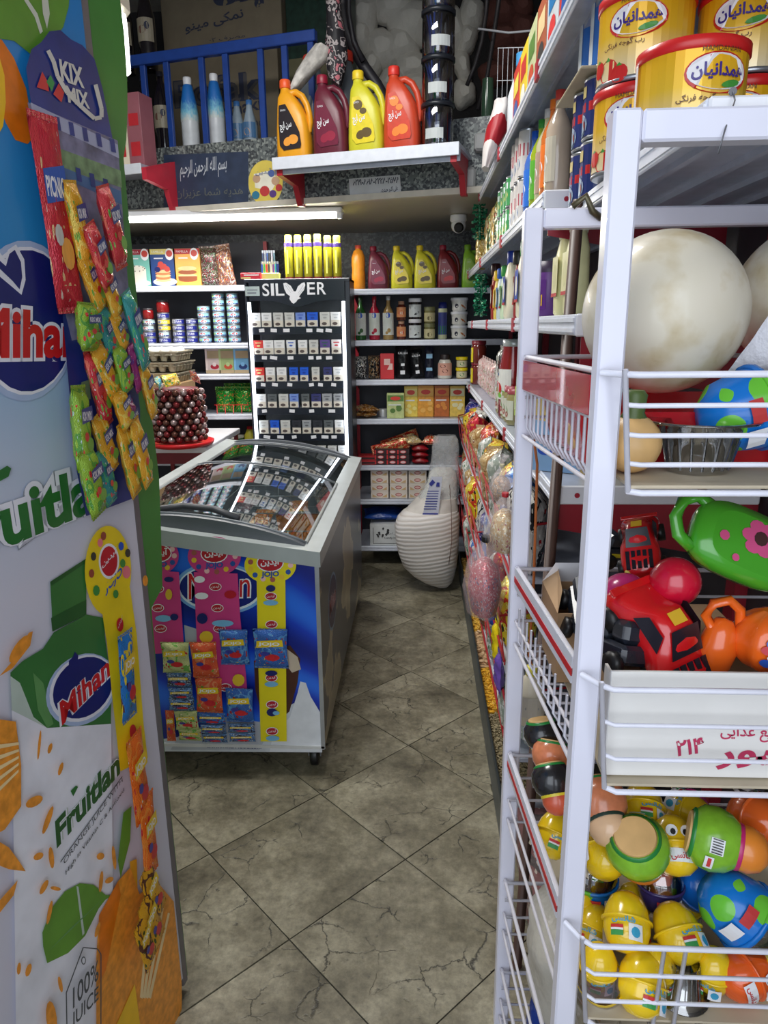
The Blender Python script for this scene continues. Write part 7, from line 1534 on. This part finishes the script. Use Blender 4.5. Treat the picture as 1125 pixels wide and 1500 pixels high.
tag(MB().tube([tp+Vector((-.02, 0, .0)), tp+Vector((0, -.01, .015)), tp+Vector((.012, -.01, -.01)), tp+Vector((.03, 0, -.02))], .006, 8).build('wire_tie', mt((96, 90, 70), .4, .6)), 'twisted metal tie on top of the rack behind the near post', 'tie')
hc = PY(1073, 134, .948); hl = tag(MB().lathe([(.0045, 0), (.0045, .003)], 12, T=Matrix.Translation((hc.x, .949, hc.z)) @ Matrix.Rotation(pi/2, 4, 'X')).tube([(hc.x, .947, hc.z), (hc.x, .938, hc.z-.012), PY(1062, 190, .898), PY(1052, 225, .896)], .001, 5).build('wire', mt((120, 120, 124), .4, .5)), 'thin loose wire hanging from the hole in the white shelf end plate', 'wire')
# ================================================================== JUICE FRIDGE (left foreground)
fa_ = radians(9.5)
fe = Vector((sin(fa_), cos(fa_), 0)); fnn = Vector((cos(fa_), -sin(fa_), 0))
FC = Vector((-.592, 1.40, 0))
pxG, fnG = onplane(FC, fnn, fe)
fr_ = tag(T('drinks_fridge', (0, 0, 0)), 'tall drinks fridge with printed blue and white juice side panel, left foreground', 'fridge')
HT = 2.45; WB = .62
def fbx(u0, u1, n0, n1, za, zb, nm, mats, bev=.003, par=None):
    b = MB(); Tm = Matrix((( fe.x, fnn.x, 0, FC.x), (fe.y, fnn.y, 0, FC.y), (0, 0, 1, 0), (0, 0, 0, 1)))
    b.box(u0, n0, za, u1, n1, zb, 0, Tm, bev); return b.build(nm, mats, par or fr_)
m, N, L, p = newmat('juice_side_print'); tc = N.new('ShaderNodeTexCoord'); sp = N.new('ShaderNodeSeparateXYZ'); L.new(tc.outputs['Object'], sp.inputs[0])
n1 = N.new('ShaderNodeTexNoise'); n1.inputs['Scale'].default_value = 2.5; n1.inputs['Detail'].default_value = 3; L.new(tc.outputs['Object'], n1.inputs[0])
ad = N.new('ShaderNodeMath'); ad.operation = 'MULTIPLY_ADD'; L.new(n1.outputs[0], ad.inputs[0]); ad.inputs[1].default_value = .16; L.new(sp.outputs['Z'], ad.inputs[2])
mr = N.new('ShaderNodeMapRange'); mr.inputs[1].default_value = 0; mr.inputs[2].default_value = 2.5; L.new(ad.outputs[0], mr.inputs[0])
r1 = ramp(N, L, mr.outputs[0], [(0, (206, 206, 222)), (.52, (212, 212, 226)), (.62, (186, 202, 224)), (.70, (130, 180, 220)), (.735, (40, 140, 204)), (1, (20, 120, 200))]); L.new(r1.outputs[0], p.inputs['Base Color']); p.inputs['Roughness'].default_value = .3; SIDEP = m
fbx(-1.0, 0, -.60, 0, .06, HT, 'body', SIDEP)
fbx(-1.0, 0, -.60, -.01, .0, .06, 'plinth', DGREY)
fbx(.0005, .024, -.60, -.002, .03, HT, 'door_gasket', mt((120, 116, 120), .45, .3))
# green door edge / canopy, outline as seen from the side
GRNP = mt((64, 132, 56), .35, var=.15, sc=6)
Tm = Matrix(((fe.x, fnn.x, 0, FC.x), (fe.y, fnn.y, 0, FC.y), (0, 0, 1, 0), (0, 0, 0, 1)))
pxE, _ = onplane(FC, fnn, fe, -.004)
edge_px = [(128, -60), (168, -60), (176, 0), (182, 50), (186, 110), (187, 160), (185, 205), (181, 232), (187, 300), (205, 480), (226, 640), (233, 700), (236, 780), (238, 860)]
pts = [pxE(x, y) for x, y in edge_px]
prof = [(u, v) for u, v in pts]+[(.0300, 1.05), (.026, .9), (.026, .04), (.0245, .04), (.0245, 2.3)]
prof = [(max(u, .0245), v) for u, v in prof]
b = MB(); n_ = len(prof); vs = [tuple(Tm @ Vector((u, -.004, v))) for u, v in prof]+[tuple(Tm @ Vector((u, -.60, v))) for u, v in prof]
b.add(vs, [tuple(range(n_)), tuple(range(2*n_-1, n_-1, -1))]+[(i, (i+1) % n_, n_+(i+1) % n_, n_+i) for i in range(n_)]); b.build('door', GRNP, fr_)
# bright tube with cream shade beyond the fridge
lp = tag(T('wall_lamp', PY(178, 70, 1.62)), 'bright white lamp under a cream shade just beyond the fridge top', 'lamp')
sh = PY(165, 10, 1.62)-lp.location
MB().box(-.06, -.03, .06, .012, .05, .16, bev=.015).build('shade', mt((206, 200, 186), .5), lp)
MB().box(-.05, -.034, .045, .006, -.02, .075, bev=.004).build('clip', BLACK, lp)
MB().lathe([(.008, -.05), (.014, -.045), (.0155, .04), (.014, .06)], 16).build('tube', mt((255, 255, 250), .3, var=0, emit=5), lp)
# ---- printed art
D_ = Dec(fnG, .0005)
GM = [mt((246, 196, 30), .35), mt((226, 120, 20), .35, var=.15, sc=30), mt((96, 150, 50), .35, var=.15), mt((24, 34, 110), .3), mt((232, 234, 244), .3), mt((170, 190, 224), .3), mt((204, 30, 36), .3), mt((40, 112, 50), .3), mt((150, 158, 170), .3), mt((60, 120, 60), .3, var=.1), mt((40, 94, 46), .3), mt((96, 150, 88), .3), mt((232, 150, 50), .35, var=.2, sc=60), mt((70, 76, 84), .4), mt((190, 206, 196), .35), mt((240, 214, 160), .35), mt((30, 100, 200), .3), mt((206, 212, 200), .35)]
def g(pts, mi): D_.poly([pxG(x, y) for x, y in pts], mi)
def gt_(t, x0, y0, x1, y1, hx, hy, mi, bold=0): D_.textp(t, pxG(x0, y0), pxG(x1, y1), pxG(hx, hy), mi, bold)
def gel(cx_, cy_, rx, ry, mi, rot=0, n=26): g([(cx_+rx*cos(2*pi*i/n)*cos(rot)-ry*sin(2*pi*i/n)*sin(rot), cy_+rx*cos(2*pi*i/n)*sin(rot)+ry*sin(2*pi*i/n)*cos(rot)) for i in range(n)], mi)
g([(-40, 50), (2, 58), (20, 85), (38, 130), (50, 200), (40, 211), (22, 205), (8, 180), (-10, 130), (-40, 110)], 1)
g([(-40, 80), (-5, 70), (6, 110), (8, 150), (4, 185), (-10, 210), (-40, 215)], 0)
g([(-40, -60), (106, -60), (100, 10), (92, 40), (80, 55), (60, 70), (45, 80), (20, 60), (-40, 50)], 2)
g([(20, -40), (28, -10), (50, 25), (58, 50), (62, 46), (54, 20), (34, -10), (28, -40)], 17)
g([(58, -30), (62, 20), (68, 42), (72, 20), (66, -30)], 17)
# blue oval with brand word
gel(34, 470, 78, 118, 5); gel(36, 470, 73, 109, 4); gel(38, 470, 70, 104, 3)
g([(16, 420), (30, 432), (36, 410), (34, 380), (22, 358), (10, 366), (6, 380), (-2, 370), (-14, 380), (-8, 400)], 4); g([(17, 412), (27, 424), (31, 406), (29, 384), (20, 366), (12, 372), (7, 390), (-4, 380), (-8, 388)], 3)
gt_('Mihan', -46, 532, 118, 529, -46, 440, 4, .085); gt_('Mihan', -42, 526, 115, 524, -42, 447, 6, .035)
# Fruitland big
for (bb_, mi, e_) in ((.13, 8, .014), (.105, 4, .011), (.035, 7, 0)): D_.text('Fruitland', -.4915-e_, 1.315-e_*.8, .489+2*e_, .088+1.6*e_, mi, bb_)
g([(-5, 690), (8, 682), (14, 686), (10, 698), (-5, 706)], 7)
# bottle : cap, neck, shoulder
g([(71, 852), (124, 818), (124, 890), (74, 905)], 9); g([(71, 852), (124, 818), (124, 824), (73, 858)], 10); g([(72, 905), (124, 878), (124, 900), (74, 925)], 10); g([(76, 926), (124, 900), (150, 905), (152, 960), (60, 950)], 9)
g([(12, 985), (30, 968), (60, 950), (76, 926), (150, 925), (160, 1000), (160, 1060), (90, 1080), (66, 1066), (14, 1040)], 9)
g([(12, 990), (26, 1000), (46, 1050), (66, 1066), (66, 1085), (40, 1070), (14, 1040)], 14)
g([(14, 1040), (66, 1066), (160, 1060), (165, 1500), (120, 1500), (20, 1500)], 4)
g([(45, 985), (60, 1000), (75, 1060), (66, 1066), (52, 1040)], 11)
# lower oval, slanted
th = radians(-48)
gel(116, 1010, 58, 47, 5, th); gel(117, 1008, 54, 43, 4, th); gel(118, 1007, 50, 39, 3, th)
g([(103, 986), (110, 975), (111, 960), (106, 954), (103, 962), (97, 968), (97, 980)], 3)
gt_('Mihan', 84, 1066, 160, 990, 80, 1030, 4, .085); gt_('Mihan', 87, 1063, 158, 989, 83, 1029, 6, .03)
# lower Fruitland and small lines
for (bb_, mi) in ((.10, 14), (.075, 4), (.04, 10)): gt_('Fruitlan', 79, 1243, 172, 1133, 76, 1203, mi, bb_)
g([(99, 1158), (107, 1150), (110, 1152), (103, 1166)], 7); g([(84, 1261), (175, 1136), (175, 1137.5), (84, 1263)], 13)
gt_('ORANGE JUICE WITH', 90, 1268, 176, 1146, 88, 1259, 13, .0); gt_('High in Vitamin C & Antioxid', 92, 1283, 178, 1160, 91, 1275, 13, .01)
# leaf, oranges, drops, tag
g([(58, 1385), (57, 1365), (70, 1330), (90, 1305), (112, 1293), (132, 1295), (150, 1310), (160, 1311), (150, 1317), (140, 1330), (120, 1370), (95, 1395), (64, 1410)], 2); g([(107, 1297), (110, 1298), (119, 1366), (116, 1370)], 14); g([(60, 1398), (100, 1360), (148, 1314), (100, 1357)], 11)
g([(168, 1260), (176, 1190), (188, 1180), (186, 1230), (172, 1285)], 2)
g([(140, 1340), (168, 1290), (186, 1270), (200, 1310), (208, 1400), (206, 1500), (136, 1500), (136, 1400)], 12); g([(140, 1340), (168, 1290), (172, 1310), (150, 1420), (140, 1440)], 1)
g([(198, 1310), (225, 1290), (250, 1320), (262, 1440), (262, 1500), (196, 1500)], 12)
for k in range(4): g([(200+k*4, 1460), (214+k*9, 1312+k*8), (217+k*9, 1313+k*8), (204+k*4, 1462)], 15)
g([(165, 1500), (192, 1440), (200, 1500)], 0)
g([(-30, 1050), (16, 1056), (24, 1120), (24, 1180), (0, 1214), (-30, 1230)], 12)
for k in range(5): g([(-20, 1170-k*18), (20, 1130-k*10), (20, 1126-k*10), (-20, 1163-k*18)], 15)
g([(-20, 1225), (5, 1240), (20, 1260), (30, 1275), (5, 1272), (-20, 1262)], 12); g([(-20, 1330), (18, 1288), (12, 1310), (-20, 1350)], 12)
gel(20, 950, 8, 24, 12, .6, 14)
g([(34, 926), (40, 924), (36, 945), (10, 978), (-10, 990), (12, 965)], 12)
for x, y, rx, ry, a_ in ((42, 1173, 14, 7, -.5), (62, 1200, 4, 22, .35), (48, 1253, 8, 5, -.5), (67, 1255, 4, 16, -.1), (56, 1298, 4, 12, .5), (73, 1300, 8, 3, .2), (64, 1335, 3, 18, .2), (140, 1290, 3, 16, .1), (152, 1288, 7, 4, -.5), (139, 1253, 6, 5, -.5), (159, 1255, 3, 18, -.1), (18, 1417, 3, 9, .1), (32, 1419, 4, 10, .3), (66, 1490, 8, 26, -.1), (79, 1440, 3, 12, -.2), (134, 1360, 3, 12, .3), (79, 1125, 3, 10, .3), (63, 1095, 3, 8, .3), (47, 1090, 2, 22, .1), (204, 850, 4, 8, 0)): gel(x, y, rx, ry, 12, a_, 12)
def outline(pts_, w_, mi):
    for i in range(len(pts_)-1):
        (x0, y0), (x1, y1) = pts_[i], pts_[i+1]; dx, dy = x1-x0, y1-y0; l_ = math.hypot(dx, dy); nx, ny = -dy/l_*w_, dx/l_*w_
        g([(x0-nx, y0-ny), (x1-nx, y1-ny), (x1+nx, y1+ny), (x0+nx, y0+ny)], mi); 
outline([(88, 1500), (87, 1452), (112, 1386), (133, 1388), (138, 1396), (138, 1500)], .8, 13)
gel(112, 1405, 3.5, 6, 13); gel(112, 1405, 2.2, 4.4, 4)
gt_('100%', 96, 1476, 134, 1432, 96, 1445, 13, .01); gt_('JUICE', 94, 1512, 134, 1468, 94, 1483, 13, .01)
D_.build('side_print', GM, fr_)
# ---- long yellow sweets card strip on the fridge side
pxH, fnH = onplane(FC, fnn, fe, .006)
def strip_card(name, label, cat, poly_groups, mats_, off=.006, thick=.0012):
    o = tag(T(name, (0, 0, 0)), label, cat); return o
cs = tag(T('hanging_card', (0, 0, 0)), 'yellow sweets hanger card with round head taped to the fridge side', 'card')
d = Dec(fnH, .0004)
def hp_(pts, mi): d.poly([pxH(x, y) for x, y in pts], mi)
def he_(cx_, cy_, rx, ry, mi, n=24, rot=0): hp_([(cx_+rx*cos(2*pi*i/n+rot), cy_+ry*sin(2*pi*i/n+rot)) for i in range(n)], mi)
he_(158, 836, 34, 66, 0, 30); hp_([(148, 890), (190, 860), (200, 930), (210, 1060), (216, 1110), (176, 1130), (164, 1020), (156, 940)], 0)
hp_([(190, 1262), (200, 1258), (204, 1410), (196, 1445), (192, 1380)], 1)
he_(159, 822, 15, 26, 2); he_(159, 822, 12.5, 22, 3)
d.textp(fa('آیدین'), pxH(149, 834), pxH(170, 812), pxH(149, 822), 2, .02)
d.textp('JOJO', pxH(154, 874), pxH(178, 846), pxH(154, 856), 4, .03); hp_([(154, 856), (172, 838), (174, 841), (156, 862)], 0)
for x, y, r_2, mi in ((136, 815, 4, 5), (133, 840, 4, 6), (140, 865, 5, 7), (186, 810, 4, 5), (184, 838, 6, 8), (176, 800, 4, 4), (150, 785, 4, 6), (168, 870, 4, 7), (145, 795, 4, 8), (178, 825, 4, 7)): he_(x, y, r_2, r_2*1.6, mi, 10)
he_(174, 915, 5, 10, 3); he_(193, 1072, 5, 11, 3)
d.textp(fa('آیدین'), pxH(171, 921), pxH(177, 909), pxH(171, 912), 2); d.build('card', [mt((236, 208, 24), .4), mt((230, 170, 30), .4), WHITE, mt((190, 24, 40), .4), BLU, mt((60, 60, 50), .4), mt((150, 70, 50), .4), mt((60, 140, 60), .4), mt((230, 120, 130), .4)], cs)
def frbag(key, fn, lab, x0, y0, x1, y1, w, off=.02, lean=0, grp=None, tw=0):
    """elongated packet hung with its top at (x0,y0) and foot at (x1,y1) in front of the fridge side"""
    px_, fn_2 = onplane(FC, fnn, fe, off); a_ = px_(x0, y0); b2 = px_(x1, y1); A_ = Vector(fn_2(*a_, 0)); B_ = Vector(fn_2(*b2, 0)); up = (A_-B_); L3 = up.length; zv = up.normalized()
    yv = -(fnn*cos(tw)+fe*sin(tw)); yv = (yv-zv*yv.dot(zv)).normalized(); xv = yv.cross(zv)
    if key in PROT: o = clone(PROT[key])
    else: o = fn(); PROT[key] = o
    M = Matrix((xv*w, yv*w, zv*L3)).transposed().to_4x4(); M.translation = B_
    o.matrix_world = M; o.matrix_basis = M; return tag(o, lab, 'packet', grp)
def unit_bag(m_, sd, deco=None, fat=.34): return bag(1.0, 1.0, fat, m_, sd) if deco is None else bag(1.0, 1.0, fat, m_, sd, deco=deco)
def ubag(m_, sd, fat=.34, txt_=None, tc_=None):
    def f():
        r = T('packet'); pouch_mesh(1, 1, fat, sd, 10, 18, wr=.02).build('body', m_, r)
        for z_ in (0, 1):
            b = MB(); vs = []
            for i in range(15): x = i/14-.5; vs += [(x, .012*(1 if i % 2 else -1), -.035 if z_ == 0 else 1.0), (x, .012*(1 if i % 2 else -1), 0.0 if z_ == 0 else 1.035)]
            b.add(vs, [(2*i, 2*i+2, 2*i+3, 2*i+1) for i in range(14)]); b.build('seal', m_, r)
        if txt_:
            d = Dec(front(-fat/2-.02), .004); d.poly([(-.4, .56), (.38, .6), (.36, .78), (-.38, .74)], 1); d.text(txt_, -.34, .60, .62, .11, 0, .03); d.ell(.05, .3, .22, .09, 2, 12); d.ell(-.16, .4, .14, .06, 3, 10); d.build('label', [WHITE]+list(tc_), r)
        return r
    return f
KX = [wrap((150, 190, 60), (90, 160, 60), (226, 60, 60), (200, 226, 220), .15, 2.2), wrap((232, 170, 40), (236, 206, 90), (120, 170, 60), (240, 230, 210), .15, 2.2), wrap((206, 50, 60), (230, 110, 90), (120, 180, 80), (236, 220, 220), .15, 2.2), wrap((60, 160, 160), (90, 190, 130), (226, 90, 90), (220, 236, 236), .15, 2.2), wrap((170, 50, 130), (206, 80, 150), (120, 60, 160), (240, 210, 230), .15, 2.2)]
KN = ['lime green', 'amber', 'red', 'teal', 'magenta']
KB = [mt((24, 50, 130), .3), mt((110, 170, 60), .3), mt((214, 50, 50), .3)]
# ---- KIX style display card (blue) with sweets hanging on it
pxK, fnK = onplane(FC, fnn, fe, .010)
kc = tag(T('display_card', (0, 0, 0)), 'tall blue display card with white lettering on the fridge side, sweets hooked on it', 'card')
d = Dec(fnK, .0004)
def kp(pts, mi): d.poly([pxK(x, y) for x, y in pts], mi)
kp([(38, 100), (46, 72), (60, 62), (72, 46), (88, 44), (104, 58), (120, 66), (138, 86), (150, 130), (160, 180), (172, 240), (178, 330), (186, 430), (196, 520), (205, 600), (204, 690), (200, 728), (126, 756), (112, 690), (100, 560), (88, 420), (70, 300), (52, 200)], 0)
kp([(40, 150), (172, 206), (180, 320), (192, 480), (110, 520), (86, 420), (66, 300)], 3)
kp([(100, 500), (194, 480), (204, 620), (200, 728), (126, 756), (112, 690)], 0)
kp([(44, 150), (172, 212), (174, 232), (48, 172)], 4)
kp([(66, 210), (176, 250), (178, 275), (84, 245)], 5); kp([(92, 245), (176, 280), (178, 300), (96, 262)], 6)
for k in range(5): kp([(79+k*20, 170+k*8), (86+k*20, 172+k*8), (89+k*20, 192+k*8), (82+k*20, 190+k*8)], 0)
for k in range(3): kp([(109+k*20, 245+k*8), (116+k*20, 247+k*8), (119+k*20, 267+k*8), (112+k*20, 265+k*8)], 0)
kp([(52, 128), (60, 105), (68, 120), (70, 134)], 2); kp([(66, 120), (72, 110), (78, 122), (74, 134)], 1); kp([(76, 138), (84, 122), (92, 136), (88, 150)], 2)
d.textp('KIX', pxK(88, 118), pxK(122, 130), pxK(84, 86), 7, .04); d.textp('MIX', pxK(98, 150), pxK(130, 160), pxK(94, 125), 7, .04)
outl = [(68, 74), (76, 90), (82, 112), (96, 136), (118, 158), (136, 174), (146, 172), (146, 160), (137, 124)]
for i in range(len(outl)-1):
    (x0, y0), (x1, y1) = outl[i], outl[i+1]; dx, dy = x1-x0, y1-y0; l_ = math.hypot(dx, dy); nx, ny = -dy/l_*3, dx/l_*3; kp([(x0-nx, y0-ny), (x1-nx, y1-ny), (x1+nx, y1+ny), (x0+nx, y0+ny)], 7)
kp([(116, 560), (128, 556), (130, 584), (118, 590)], 5)
d.build('card', [mt((34, 54, 130), .3, var=.2, sc=14), mt((60, 150, 80), .4), mt((206, 60, 60), .4), mt((120, 120, 150), .4, var=.5, sc=26), mt((170, 176, 206), .4), mt((120, 150, 110), .4, var=.4, sc=40), mt((70, 110, 160), .4), mt((206, 206, 200), .4)], kc)
# sheet film edge that catches light
bags_ = [(102, 268, 128, 395, 1, .042), (150, 275, 178, 390, 2, .05), (130, 330, 160, 420, 2, .042), (120, 370, 150, 455, 1, .042), (150, 395, 174, 462, 1, .04), (125, 445, 132, 512, 0, .055), (145, 452, 170, 525, 3, .046), (165, 460, 184, 510, 1, .036), (184, 430, 214, 535, 3, .04), (130, 515, 158, 620, 2, .040), (140, 508, 170, 578, 1, .044), (172, 510, 188, 572, 0, .042), (192, 505, 206, 570, 4, .04), (114, 568, 124, 686, 0, .046), (172, 572, 188, 625, 1, .044), (142, 610, 166, 688, 1, .046), (208, 535, 226, 608, 1, .036), (125, 660, 145, 752, 0, .05), (148, 660, 164, 735, 3, .04), (178, 622, 200, 722, 1, .044), (196, 618, 218, 708, 1, .042), (188, 590, 200, 640, 4, .035)]
for k, (x0, y0, x1, y1, c, w_) in enumerate(bags_):
    frbag('kx%d' % c, ubag(KX[c], 400+c, .4, 'KIX MIX', KB), '%s fruit sweets packet on the blue display card, %s from its top' % (KN[c], ORD[k] if k < 14 else ('fifteenth', 'sixteenth', 'seventeenth', 'eighteenth', 'nineteenth', 'twentieth', 'twenty-first', 'twenty-second')[k-14]), x0, y0, x1, y1, w_*1.28, .03+.008*(k % 3), tw=.2, grp='fruit sweets packets on the blue card')
frbag('pic', ubag(wrap((200, 40, 60), (214, 60, 70), (230, 190, 140), (226, 200, 190), .2, 2.4), 420, .16, 'PICNIC', [mt((40, 90, 180), .3), mt((236, 170, 80), .3), mt((206, 206, 200), .3)]), 'long red packet with blue word patch, left edge of the blue card', 62, 175, 104, 450, .075, .02, grp=None)
# packets on the yellow strip
AYD = [wrap((30, 120, 200), (230, 206, 50), (90, 40, 40), (60, 150, 60), .2, 2.2), wrap((236, 110, 30), (240, 140, 50), (200, 40, 50), (236, 230, 220), .2, 2.2), wrap((230, 170, 30), (90, 44, 34), (60, 90, 40), (120, 60, 40), .3, 2)]
KB2 = [mt((230, 196, 40), .3), mt((200, 40, 50), .3), mt((60, 60, 150), .3)]
for k, (x0, y0, x1, y1, c, w_, nm) in enumerate(((183, 930, 190, 1050, 0, .062, 'blue and yellow jelly packet on the yellow strip of the fridge'), (196, 1080, 210, 1195, 1, .07, 'upper orange jelly packet on the yellow strip of the fridge'), (214, 1170, 222, 1280, 1, .066, 'lower orange jelly packet on the yellow strip of the fridge'), (212, 1275, 236, 1335, 2, .06, 'first dark brown packet near the end of the yellow strip'), (210, 1320, 234, 1378, 2, .06, 'second dark brown packet near the end of the yellow strip'), (204, 1350, 222, 1408, 2, .056, 'last dark brown packet on the yellow strip'))):
    frbag('ay%d' % c, ubag(AYD[c], 430+c, .22, 'JOJO', KB2), nm, x0, y0, x1, y1, w_, .022+.004*k, tw=.1, grp='jelly packets on the yellow strip')
# ================================================================== CARDS AND PACKETS ON THE FREEZER END
yc = YF0-.006
pxC, fnC = onplane((0, yc, 0), (0, -1, 0), (1, 0, 0))
def fcard(name, lab, polys, head, c, mats_extra, ovals, blobs):
    o = tag(T(name, (0, 0, 0)), lab, 'card', 'hanging cards on the freezer end'); d = Dec(fnC, .0005)
    def q(pts, mi): d.poly([pxC(x, y) for x, y in pts], mi)
    def e(cx_, cy_, rx, ry, mi, n=18): q([(cx_+rx*cos(2*pi*i/n), cy_+ry*sin(2*pi*i/n)) for i in range(n)], mi)
    for p_ in polys: q(p_, 0)
    e(*head, 0, 30)
    hx, hy, hr, _ = head
    for k in range(13):
        a_ = k*2*pi/13; e(hx+hr*.78*cos(a_), hy+_*.78*sin(a_), 4, 4, 3+k % 4, 8)
    e(hx, hy-4, 20, 13.5, 1); e(hx, hy-4, 18.5, 12, 2); d.textp(fa('آیدین'), pxC(hx-14, hy+2), pxC(hx+14, hy+1), pxC(hx-14, hy-11), 1, .025); d.textp('JOJO', pxC(hx-13, hy+19), pxC(hx+13, hy+18), pxC(hx-13, hy+9), 4, .04)
    for x, y in ovals: e(x, y, 9, 6, 1); e(x, y, 8, 5, 2); d.textp(fa('آیدین'), pxC(x-6, y+2), pxC(x+6, y+2), pxC(x-6, y-3), 1, .01)
    for x, y, rx, ry, mi in blobs: e(x, y, rx, ry, mi, 12)
    d.build('card', [c, WHITE, mt((180, 24, 44), .35), mt((240, 190, 190), .4), mt((40, 80, 160), .4), mt((230, 190, 50), .4), mt((170, 90, 80), .4), mt((120, 180, 220), .4), NAVY], o); return o
PK = mt((206, 60, 130), .4, var=.05)
fcard('hanging_card', 'pink sweets hanger card with round head, leftmost on the freezer end', [[(218, 835), (262, 838), (270, 955), (222, 958)]], (232, 814, 30, 27), PK, None, [(232, 862), (232, 890), (236, 920)], [(248, 848, 7, 4, 8), (248, 870, 5, 8, 5), (240, 905, 12, 5, 7), (256, 903, 6, 5, 8)])
fcard('hanging_card', 'pink sweets hanger card with round head in the middle of the freezer end', [[(284, 838), (348, 840), (352, 905), (360, 985), (362, 1010), (290, 1010), (288, 930)]], (314, 815, 39, 29), PK, None, [(316, 859), (319, 890), (322, 920), (331, 1006)], [(293, 848, 8, 5, 1), (296, 872, 10, 5, 1), (338, 870, 9, 6, 2), (297, 905, 8, 8, 8), (327, 912, 16, 5, 7), (303, 932, 10, 9, 5), (350, 995, 9, 9, 5)])
fcard('hanging_card', 'yellow sweets hanger card with round head at the right of the freezer end', [[(376, 848), (418, 850), (419, 960), (420, 1086), (382, 1086), (378, 960)]], (396, 828, 38, 27), mt((232, 214, 24), .4, var=.03), None, [(397, 873), (398, 914), (398, 992), (399, 1031), (399, 1070)], [(397, 861, 7, 5, 8), (397, 882, 11, 4, 7), (398, 985, 9, 4, 8), (398, 1001, 10, 4, 7), (399, 1042, 8, 6, 8), (405, 1043, 5, 3, 7), (400, 1080, 10, 4, 7)])
JJ = [wrap((200, 206, 140), (120, 180, 80), (200, 50, 50), (236, 226, 200), .25, 2.4), wrap((226, 90, 50), (230, 140, 90), (120, 170, 60), (240, 226, 210), .25, 2.4), wrap((50, 100, 180), (90, 150, 210), (170, 40, 40), (200, 190, 90), .25, 2.4), wrap((90, 130, 180), (60, 60, 80), (80, 30, 34), (200, 210, 220), .25, 3)]
jn = ['pale green', 'orange red', 'blue', 'blue and brown']
def fb(k, x0, y0, x1, y1, c, off, lab):
    A_ = PY((x0+x1)/2, y1, YF0-off); B_ = PY((x0+x1)/2, y0, YF0-off); w_ = PY(x1, y1, YF0-off).x-PY(x0, y1, YF0-off).x
    if 'fb%d' % c in PROT: o = clone(PROT['fb%d' % c])
    else: o = ubag(JJ[c], 450+c, .16, 'JOJO', KB2)(); PROT['fb%d' % c] = o
    o.location = A_; o.scale = (w_, w_, B_.z-A_.z); o.rotation_euler = (0, radians(R.uniform(-2, 2)), 0); tag(o, lab, 'packet', 'jelly packets on the freezer end')
grid = [(239, 942, 280, 984, 0), (283, 942, 322, 990, 1), (324, 924, 366, 972, 2), (245, 986, 282, 1006, 3), (248, 1008, 284, 1024, 3), (248, 1024, 286, 1040, 3), (288, 994, 327, 1042, 1), (332, 1010, 372, 1056, 2), (258, 1042, 292, 1068, 0), (290, 1044, 331, 1060, 2), (262, 1068, 296, 1084, 0), (294, 1062, 332, 1074, 3), (334, 1060, 374, 1072, 3), (296, 1074, 334, 1087, 3), (336, 1074, 375, 1086, 3), (245, 1042, 258, 1084, 1)]
for k, (x0, y0, x1, y1, c) in enumerate(grid): fb(k, x0, y0, x1, y1, c, .02+.003*(k % 3), '%s jelly packet on the pink cards, %s when read row by row' % (jn[c], ORD[k] if k < 14 else ('fifteenth', 'sixteenth')[k-14]))
fb(99, 373, 923, 423, 977, 2, .022, 'blue and green jelly packet hanging on the yellow card of the freezer')
